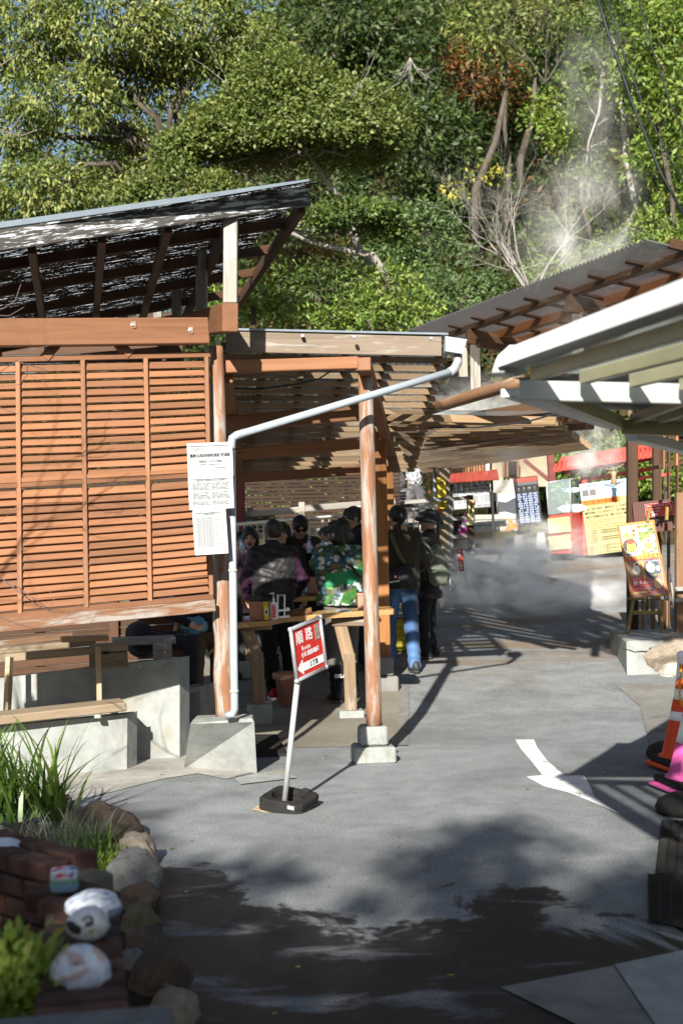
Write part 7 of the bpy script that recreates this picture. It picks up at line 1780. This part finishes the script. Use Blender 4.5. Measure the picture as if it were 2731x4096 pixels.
# two in grey coats farther up
person('visitor in grey hooded down coat walking up behind the handrail', 1592, 1890, 19.0, R(-8), jacket=(.085, .08, .085), style='hood', hat=(.075, .07, .075), fat=.3, puff=.012, hem=.72, trousers=(.02, .02, .022), seed=23)
person('visitor in grey coat and white knit cap walking up behind the handrail', 1662, 1876, 19.3, R(60), head=(.2, 0), jacket=(.10, .10, .105), style='wavy', hat=(.30, .31, .33), fat=.3, puff=.006, hem=.72, trousers=(.02, .02, .022), seed=25)
# seated visitor under the screen
sb0 = Vector((P(560, 2560, 11.5).x, 11.55, .0)); zs0 = P(600, 2545, 11.5).z - .13
p12 = person('seated visitor in black under the lattice screen holding a blue towel', 560, 0, 11.5, R(-82), H=1.62, loc=Vector((sb0.x, sb0.y, zs0 - .40)), jacket=(.010, .010, .011), trousers=(.02, .02, .024), sit=True, hem=.5, seed=29, arms=((-.25, .12, .80, -.12, .42, .66), (.25, .12, .80, .12, .42, .66)), curl=1.0)
hp_ = wpt(p12, (np.array(p12['wr'][1]) + np.array(p12['wr'][0])) / 2)
tw = thing('blue_towel', 'crumpled blue towel in the hands of the seated visitor', 'towel', hp_); v, f = rock_geo(.11, .09, .08, 61, 4, .7); obj('towel_cloth', mesh_of('towel_cloth', v, f, M_['cloth_teal'], True), tw, Matrix.Translation(hp_ + Vector((.03, 0, -.02))))
person('visitor in brown trousers standing behind the log post', 818, 2120, 11.9, R(10), jacket=(.02, .018, .016), trousers=(.10, .065, .035), hair=(.012, .011, .010), seed=31, H=1.62)

# ================================================================= FOREGROUND: brick planter, rocks, painted stones, plants
def brickmat():
    t = NT('old_brick'); v = t.coords(); f = t.noise(v, 9, 7, .65); g = t.noise(v, 45, 4, .7); oi = t.n('ObjectInfo')
    col = t.ramp(f, [(.3, (.026, .018, .015)), (.5, (.085, .046, .035)), (.7, (.15, .085, .064))]); col = t.mix(1.0, col, t.ramp(oi.outputs['Random'], [(0, (.65, .68, .72)), (1, (1.2, 1.05, 1.0))]), 'MULTIPLY')
    col = t.mix(step(t, g, .60, .72), col, (.035, .025, .02)); t.bump(t.mix(.5, f, g), .6, .012); return t.base(col, .85, .2)
M_['brick'] = brickmat(); M_['mortar'] = concrete('mossy_mortar', (.13, .12, .095), (.05, .055, .02))
bw = thing('brick_planter', 'low L shaped brick planter wall in the near left corner', 'planter', G(250, 3980))
bv, bf_ = [], []
def brick_geo(seed):
    rr = random.Random(seed); v, f = cbox_geo(.205, .098, .058, .006); return [p + Vector((rr.uniform(-.003, .003), rr.uniform(-.003, .003), rr.uniform(-.003, .003))) for p in v], f
brick_me = [mesh_of('brick', *brick_geo(k), M_['brick']) for k in range(6)]
def brick(c, rz, tilt=0.0): link(bpy.data.objects.new('brick', random.choice(brick_me)), bw, Matrix.Translation(c) @ Matrix.Rotation(rz, 4, 'Z') @ Matrix.Rotation(tilt, 4, 'X') @ Matrix.Rotation(random.uniform(-.02, .02), 4, 'Y'))
# wall A runs from the left frame edge to the corner, wall B comes towards the viewer
A0, A1 = P(-160, 3440, 4.85), P(345, 3475, 4.35); dA = (A1 - A0); dA.z = 0; LA = dA.length; dA.normalize(); nA = Vector((-dA.y, dA.x, 0)); zA = .62
zA = P(200, 3410, 4.6).z
aA = math.atan2(dA.y, dA.x)
for c_ in range(5):
    z = zA - .029 - c_ * .068
    if c_ == 0:      # cap of headers, two rows
        k = 0; s = .02
        while s < LA - .12:
            for r_ in (0, 1): brick(A0 + dA * s + nA * (.01 + r_ * .112) + Vector((0, 0, z - A0.z + random.uniform(-.004, .004))), aA, random.uniform(-.02, .02))
            s += .216
    else:
        s = .02 + (.1 if c_ % 2 else 0)
        while s < LA - .06 - .02 * c_: brick(A0 + dA * s + nA * .0 + Vector((0, 0, z - A0.z)), aA); s += .216
MB().cbox(LA - .12, .17, .42, .01, Matrix.Translation((A0 + A1) / 2 + nA * .07 + Vector((0, 0, zA - .255 - (A0.z + A1.z) / 2))) @ Matrix.Rotation(aA, 4, 'Z')).build('mortar_core', M_['mortar'], bw)
B0, B1 = P(330, 3690, 3.95), P(330, 4160, 3.05); zB = P(330, 3725, 3.8).z; dB = B1 - B0; dB.z = 0; LB = dB.length; dB.normalize(); nB = Vector((-dB.y, dB.x, 0)); aB = math.atan2(dB.y, dB.x)
for c_ in range(4):
    z = zB - .029 - c_ * .068; s = .0 + (.06 if c_ % 2 else 0)
    while s < LB:
        if c_ % 2 == 0: brick(B0 + dB * s + Vector((0, 0, z - B0.z)), aB + R(90), random.uniform(-.02, .02)); s += .112
        else:
            for r_ in (-1, 1): brick(B0 + dB * s + nB * r_ * .053 + Vector((0, 0, z - B0.z)), aB)
            s += .216
MB().cbox(LB, .19, .3, .01, Matrix.Translation(B0 + dB * LB / 2 + Vector((0, 0, zB - .185 - B0.z))) @ Matrix.Rotation(aB, 4, 'Z')).build('mortar_core', M_['mortar'], bw)
# lower corner step
for k, (u, v_, Y) in enumerate(((345, 3590, 4.25), (300, 3640, 4.15), (250, 3600, 4.3))): brick(P(u, v_, Y), aA + .3 * k, .0)
sl = thing('stone_slab', 'grey stone slab at the bottom edge of the picture', 'slab', P(300, 4090, 2.95)); MB().cbox(.42, .3, .05, .012, Matrix.Translation(P(300, 4190, 2.9)) @ Matrix.Rotation(.2, 4, 'Z')).build('slab', M_['rock_grey'], sl)
# soil bed
so = ground_poly('soil_bed', [(-500, 3400), (330, 3430), (560, 3400), (620, 3480), (640, 3700), (700, 4100), (700, 4400), (-500, 4400)], M_['soil'], .03); tag(so, 'dark soil of the planting bed', None, None, 'structure')
so2 = obj('planter_soil', mesh_of('planter_soil', [P(-400, 3720, 4.4), P(190, 3740, 4.2), P(200, 4300, 3.1), P(-400, 4300, 3.1)], [(3, 2, 1, 0)], M_['soil'])); tag(so2, 'dark soil inside the brick planter', None, None, 'structure')
# border rocks
RK = [(620, 665, 215, 95, 'brown', 'large dark brown border rock behind the white grass'), (850, 825, 128, 92, 'tan', 'tan border rock beside the moss'), (838, 985, 165, 118, 'grey', 'smooth grey border rock, largest of the row'), (868, 1130, 122, 95, 'brown', 'brown border rock just below the large grey one'), (885, 1290, 120, 92, 'olive', 'mossy olive border rock beside the painted bird stone'), (925, 1395, 125, 88, 'brown', 'dark wedge shaped border rock'), (830, 1525, 85, 72, 'grey', 'small grey border stone next to the brick corner'), (1000, 1620, 165, 150, 'brown', 'big brown border rock near the wet asphalt'), (1085, 1825, 150, 110, 'tan', 'tan border rock at the bottom edge'), (360, 525, 100, 55, 'brown', 'brown rock behind the long grass'), (435, 612, 95, 52, 'brown', 'small brown rock under the grass tips'), (560, 730, 110, 55, 'brown', 'flat brown rock beside the white grass'), (120, 720, 150, 60, 'brown', 'brown rock behind the white painted stone')]
for k, (x, y, rx, rv, m, lab) in enumerate(RK):
    u, v_ = z7(x, y); g = G(u, v_ + rv / 1.568 * .55); Y = g.y; sc = Y / FPX / 1.568
    if y in (525, 612, 730, 720): pass
    rock('border_rock', lab, Vector((g.x, g.y, rv * sc * .75)), rx * sc * 1.15, rx * sc * .95, rv * sc * 1.5, M_['rock_' + m], 100 + k, 'rock', 'border rocks along the asphalt', random.uniform(-.4, .4), amp=.42)
# painted stones
def painted(label, x, y, rx, rv, Y, fn, seed, rot=0.0, facet=.6, cube=False):
    u, v_ = z7(x, y); c = P(u, v_, Y); sc = Y / FPX / 1.568
    if cube:
        v, f = rock_geo(1, 1, 1, seed, 5, .08, 0, 0); v = [Vector([math.copysign(abs(q) ** .42, q) for q in p.normalized()]) * .84 for p in v]; v = [Vector((p.x * rx * sc, p.y * rx * sc * .8, p.z * rv * sc)) for p in v]
    else: v, f = rock_geo(rx * sc * 1.06, rx * sc * .85, rv * sc * 1.12, seed, 5, .12, 0, facet * .4)
    n = np.array([[p.x / (rx * sc), p.y / (rx * sc), p.z / (rv * sc)] for p in v]); col = fn(n)
    o = obj('painted_stone', mesh_of('painted_stone', np.array([list(p) for p in v]), np.array(f), M_['painted_stone'], True, col), None, Matrix.Translation(c) @ Matrix.Rotation(rot, 4, 'Z')); tag(o, label, 'stone', 'painted stones on the brick planter'); return o
W_ = np.array([.56, .60, .66])
def base_(n, c=W_): return np.tile(c, (len(n), 1)) * (1 + .08 * wob(3, 1, 6)(n[:, 0], n[:, 1], n[:, 2]))[:, None]
def st_box(n):
    c = base_(n); w = wob(41, 1, 7)(n[:, 0], n[:, 1], n[:, 2]); c[(n[:, 2] > .3) & (w > .1)] = (.62, .06, .10); c[(n[:, 2] > .1) & (n[:, 0] > .35) & (w > -.2)] = (.12, .20, .48); c[np.abs(n[:, 2] + .05) < .17] = (.16, .30, .16); c[n[:, 2] < -.22] = (.16, .34, .46)
    c[(n[:, 2] < -.3) & (np.abs(np.sin(n[:, 0] * 14)) < .25)] = (.45, .08, .12); return c
def st_sheep(n):
    c = base_(n); w = wob(42, 1, 12)(n[:, 0], n[:, 1], n[:, 2]); c[(w > .75)] = (.24, .28, .40); c[(n[:, 0] > .55) & (n[:, 2] < .1)] = (.16, .19, .26); c[(n[:, 0] < -.75) & (n[:, 2] < -.2)] = (.05, .05, .055); return c
def st_bird(n):
    c = base_(n, np.array([.50, .52, .54])); x, z = n[:, 0], n[:, 2]; fr = n[:, 1] < .1
    mask = fr & (((x + .55) / .42) ** 2 + ((z - .02 + .35 * (x + .55)) / .36) ** 2 < 1); c[mask] = (.025, .025, .03)
    c[fr & (((x - .15) / .28) ** 2 + ((z - .42) / .34) ** 2 < 1)] = (.03, .03, .034); c[fr & (((x - .12) / .13) ** 2 + ((z - .50) / .14) ** 2 < 1)] = (.50, .52, .54); c[fr & (((x - .10) / .06) ** 2 + ((z - .50) / .07) ** 2 < 1)] = (.06, .06, .065)
    c[fr & (((x + .12) / .20) ** 2 + ((z - .30) / .10) ** 2 < 1)] = (.56, .58, .6); return c
def st_big(n):
    c = base_(n); x, z = n[:, 0], n[:, 2]; w = wob(45, 1, 9)(x, n[:, 1], z); o = np.array([.42, .22, .15])
    m1 = (n[:, 1] < .3) & (np.abs(z - .18 - .12 * np.sin(x * 4)) < .13) & (x > -.5) & (x < .6) & (w > -.4); m2 = (z > .55) & (w > .1); m3 = (n[:, 1] < .2) & (np.abs(x - .5 + .35 * z) < .12) & (z < .3) & (z > -.6) & (w > -.3)
    for m in (m1, m2, m3): c[m] = c[m] * .35 + o * .65
    c[(n[:, 1] < 0) & (((x + .02) / .06) ** 2 + ((z - .62) / .07) ** 2 < 1)] = (.05, .05, .06); return c
painted('small box shaped stone painted red, green and blue on the bricks', 405, 970, 104, 92, 4.20, st_box, 61, .2, cube=True)
painted('white stone with blue scribbles behind the bird stone', 590, 1145, 168, 98, 3.95, st_sheep, 62, .1)
painted('pale stone painted with a black bird mask', 552, 1248, 132, 100, 3.72, st_bird, 63)
painted('large white stone with faded orange strokes nearest the viewer', 508, 1560, 184, 160, 3.40, st_big, 64)
painted('plain white stone at the left frame edge', 30, 778, 112, 62, 4.75, lambda n: base_(n), 65)
# plants
def blades(root, name, base_pts, n, L, w, pal, seed, spread=.9, arch=.9, seg=7):
    rr = np.random.default_rng(seed); V, F, C = [], [], []; pal = np.array(pal)
    for k in range(n):
        b = Vector(base_pts[rr.integers(len(base_pts))]) + Vector((rr.normal() * .05, rr.normal() * .05, 0)); a = rr.uniform(0, 6.283); d = Vector((math.cos(a), math.sin(a), 0)); l = L * rr.uniform(.55, 1.15); up0 = rr.uniform(.75, 1.5); ww = w * rr.uniform(.7, 1.2); sp = spread * rr.uniform(.3, 1.0)
        side = Vector((-d.y, d.x, 0)); q = b.copy(); i0 = len(V); c = pal[rr.integers(len(pal))] * rr.uniform(.75, 1.25)
        for s in range(seg + 1):
            t = s / seg; el = up0 - arch * t * t * 1.7 * sp
            V += [q - side * ww * (1 - t ** 2.2) * .5, q + side * ww * (1 - t ** 2.2) * .5]; C += [c, c]; q = q + (d * math.cos(el) + Vector((0, 0, 1)) * math.sin(el)) * l / seg
        for s in range(seg): F.append((i0 + 2 * s, i0 + 2 * s + 1, i0 + 2 * s + 3, i0 + 2 * s + 2))
    return obj(name, mesh_of(name, np.array([list(p) for p in V]), np.array(F), M_['blade'], False, np.array(C)), root)
gb_ = G(60, 3300); gr = thing('strap_leaf_clump', 'tall clump of glossy strap leaves in front of the low wall', 'plant', Vector((gb_.x, gb_.y, .05)))
blades(gr, 'leaves', [Vector((gb_.x - .15 + q * .13, gb_.y - .12 * (q % 2), .05)) for q in range(4)] + [Vector((gb_.x - .35, gb_.y + .1, .05))], 210, .62, .022, [(.09, .17, .03), (.13, .22, .04), (.06, .12, .025), (.18, .26, .07)], 3)
wb_ = G(*z7(400, 830)); gr = thing('white_grass', 'small tuft of white edged grass between the rocks', 'plant', wb_); blades(gr, 'leaves', [wb_ + Vector((-.13 + .05 * q, .02 * (q % 3), .04)) for q in range(6)], 150, .26, .006, [(.40, .43, .36), (.30, .36, .24), (.16, .22, .10)], 5, 1.2, 1.0)
sb_ = G(*z7(590, 900)); gr = thing('grass_tuft', 'small green grass tuft beside the tan rock', 'plant', sb_); blades(gr, 'leaves', [sb_ + Vector((.03 * q, .02 * q, .05)) for q in range(3)], 60, .2, .010, [(.10, .19, .03), (.14, .24, .04)], 7, .9)
def leafy(label, name, pts, n, size, pal, seed, r=.09, cat='plant'):
    rr = np.random.default_rng(seed); C = np.concatenate([np.array(list(p)) + rr.normal(size=(n, 3)) * np.array([r, r, r * .6]) for p in pts]); O = np.tile(np.array([0, 0, 1.0]), (len(C), 1)) + rr.normal(size=(len(C), 3)) * .5; I = rr.integers(0, 40, len(C))
    t = thing(name, label, cat, pts[0]); v, f, c = leaf_mesh(C, O, size, leaf_cols(I, pal, rr), .1, .5, seed); obj('leaves', mesh_of('leaves', v, f, M_['leaf'], False, c), t)
leafy('low bright green moss between the bricks and border rocks', 'moss_patch', [G(*z7(670, 985), .05), G(*z7(620, 1000), .05), G(*z7(700, 940), .05)], 900, .022, [(.10, .16, .02), (.14, .2, .03)], 21, .055)
pb_ = [P(*z7(-20, 1640), 3.45), P(*z7(70, 1620), 3.45), P(*z7(60, 1700), 3.4), P(*z7(-30, 1500), 3.5)]
leafy('pale yellow green feathery plant in the brick planter', 'feathery_plant', pb_, 520, .035, [(.26, .34, .06), (.20, .30, .05), (.32, .38, .10)], 23, .06)
leafy('small dark green seedling at the left frame edge', 'seedling', [P(*z7(20, 1490), 3.5)], 40, .06, [(.05, .13, .03), (.3, .22, .02)], 25, .04)
# bare twigs reaching in from the left, in front of the lattice
rg = np.random.default_rng(15)
tw_ = thing('bare_branch', 'thin leafless branch reaching in front of the lattice from the left', 'branch', P(-60, 2200, 8.0)); mb = MB()
for (pts, r) in (([(-80, 2250), (0, 2310), (80, 2370), (160, 2420), (215, 2440)], .006), ([(-80, 2500), (0, 2465), (60, 2490), (140, 2508), (240, 2490), (320, 2425), (345, 2412)], .004), ([(80, 2370), (72, 2300), (75, 2230), (110, 2160)], .004), ([(60, 2340), (130, 2395), (200, 2440), (215, 2400), (205, 2370)], .004), ([(-80, 1515), (0, 1485), (60, 1445), (130, 1400), (195, 1380)], .004), ([(66, 1440), (110, 1455), (170, 1480), (205, 1490)], .003), ([(110, 1455), (105, 1500), (80, 1535), (10, 1545), (-60, 1550)], .003), ([(-80, 1270), (20, 1235), (60, 1200), (85, 1140)], .005), ([(-60, 1262), (40, 1260), (100, 1232)], .004), ([(-80, 2620), (0, 2615), (40, 2590), (78, 2572)], .005), ([(-80, 2700), (0, 2690), (50, 2660)], .004), ([(-60, 1600), (30, 1640), (90, 1660), (155, 1640)], .003), ([(-80, 2100), (10, 2080), (40, 2050), (80, 2000)], .0025)):
    q = [P(u + rg.normal() * 3, v_ + rg.normal() * 3, 7.9 + .05 * k) for k, (u, v_) in enumerate(pts)]; MB().tube(q, [r * .8 * (1 - .6 * k / (len(q) - 1)) for k in range(len(q))], 6, False).build('twig', M_['twig'], tw_, None, True)
tw2 = thing('bare_branch', 'thin twig against the big left tree', 'branch', P(-40, 300, 9.0)); mb = MB()
for pts in ([(-80, 540), (0, 520), (80, 545), (150, 520)], [(-80, 620), (20, 560), (95, 450)], [(-80, 300), (0, 265), (60, 225)]):
    MB().tube([P(u, v_, 9.0) for u, v_ in pts], .004, 5, False).build('twig', M_['twig'], tw2, None, True)
# fallen leaves scattered on the asphalt
rr = np.random.default_rng(77); nl = 60; X = rr.uniform(-1.6, 2.6, nl); Yv = rr.uniform(4.6, 11, nl); C = np.stack([X, Yv, np.full(nl, .008)], 1)
v, f, c = leaf_mesh(C, np.tile(np.array([0.0, 0, .05]), (nl, 1)) + rr.normal(size=(nl, 3)) * .02, .045, np.array([(.30, .22, .06), (.22, .14, .05), (.25, .27, .08), (.4, .38, .33)])[rr.integers(0, 4, nl)], 0, .5, 4); v[:, 2] = .006 + np.abs(v[:, 2]) * .15 % .012
o = obj('fallen_leaves', mesh_of('fallen_leaves', v, f, M_['leaf'], False, c)); tag(o, 'scattered small dry leaves on the asphalt', None, None, 'stuff')

# ================================================================= STEAM from the springs
def steam_mat(name, dens, scale, lo, hi, seed, stretch=(1, 1, 1)):
    m = bpy.data.materials.new(name); m.use_nodes = True; t = m.node_tree; t.nodes.clear()
    out = t.nodes.new('ShaderNodeOutputMaterial'); pv = t.nodes.new('ShaderNodeVolumePrincipled'); pv.inputs['Color'].default_value = (1, 1, 1, 1); pv.inputs['Anisotropy'].default_value = -.25
    tc = t.nodes.new('ShaderNodeTexCoord'); mp = t.nodes.new('ShaderNodeMapping'); mp.inputs['Scale'].default_value = stretch; mp.inputs['Location'].default_value = (seed, seed * .7, 0)
    nz = t.nodes.new('ShaderNodeTexNoise'); nz.inputs['Scale'].default_value = scale; nz.inputs['Detail'].default_value = 4; nz.inputs['Roughness'].default_value = .62; nz.inputs['Distortion'].default_value = .6
    t.links.new(tc.outputs['Object'], mp.inputs[0]); t.links.new(mp.outputs[0], nz.inputs['Vector'])
    r1 = t.nodes.new('ShaderNodeMapRange'); r1.inputs[1].default_value = lo; r1.inputs[2].default_value = hi; t.links.new(nz.outputs['Fac'], r1.inputs[0])
    g = t.nodes.new('ShaderNodeVectorMath'); g.operation = 'LENGTH'; t.links.new(tc.outputs['Object'], g.inputs[0])
    r2 = t.nodes.new('ShaderNodeMapRange'); r2.interpolation_type = 'SMOOTHSTEP'; r2.inputs[1].default_value = 1.0; r2.inputs[2].default_value = .25; t.links.new(g.outputs['Value'], r2.inputs[0])
    mu = t.nodes.new('ShaderNodeMath'); mu.operation = 'MULTIPLY'; t.links.new(r1.outputs[0], mu.inputs[0]); t.links.new(r2.outputs[0], mu.inputs[1])
    m2 = t.nodes.new('ShaderNodeMath'); m2.operation = 'MULTIPLY'; m2.inputs[1].default_value = dens; t.links.new(mu.outputs[0], m2.inputs[0]); t.links.new(m2.outputs[0], pv.inputs['Density']); t.links.new(pv.outputs[0], out.inputs['Volume']); return m
def steam(label, u, v_, Y, ru, rv, ry, dens, scale, lo=.45, hi=.66, seed=0.0, lean=0.0):
    bm = bmesh.new(); bmesh.ops.create_icosphere(bm, subdivisions=3, radius=1.0); me = bpy.data.meshes.new('steam'); bm.to_mesh(me); bm.free(); me.materials.append(steam_mat('steam', dens, scale, lo, hi, seed))
    k = Y / FPX; o = obj('steam', me, None, Matrix.Translation(P(u, v_, Y)) @ Matrix.Rotation(lean, 4, 'Y') @ Matrix.Diagonal((ru * k, ry, rv * k, 1))); tag(o, label, None, None, 'stuff')
steam('low cloud of steam drifting over the road', 2090, 2330, 18.0, 470, 240, 1.3, 5.5, 2.6, seed=1.3)
steam('brown grey puff of steam under the canopy corner', 2370, 1800, 17.0, 150, 190, .5, 2.2, 2.0, seed=4.1)
steam('thin haze of steam under the batten roof', 1900, 1720, 15.4, 440, 260, .8, 2.0, 1.8, seed=7.7)
steam('steam rising past the brown roof into the trees', 2330, 930, 19.5, 340, 420, 1.0, .65, 1.8, seed=2.2, lean=.35)
steam('thin plume of steam high against the right trees', 2380, 380, 22.0, 210, 420, .8, .32, 2.0, seed=9.2)
steam('thin veil of steam across the brown roof', 2380, 1300, 10.2, 260, 240, .5, .9, 1.8, seed=5.5)
steam('wisp of steam in front of the far stalls', 2120, 2160, 19.5, 330, 130, .6, 2.2, 2.4, seed=3.3)

# ================================================================= lettering becomes mesh
bpy.context.view_layer.update()
_dg = bpy.context.evaluated_depsgraph_get()
for o in [o for o in COL.objects if o.type == 'FONT']:
    me = bpy.data.meshes.new_from_object(o.evaluated_get(_dg), depsgraph=_dg)
    par, Mb_ = o.parent, o.matrix_basis.copy(); cu = o.data
    bpy.data.objects.remove(o); bpy.data.curves.remove(cu)
    n_ = bpy.data.objects.new('lettering', me); COL.objects.link(n_); n_.parent = par; n_.matrix_basis = Mb_
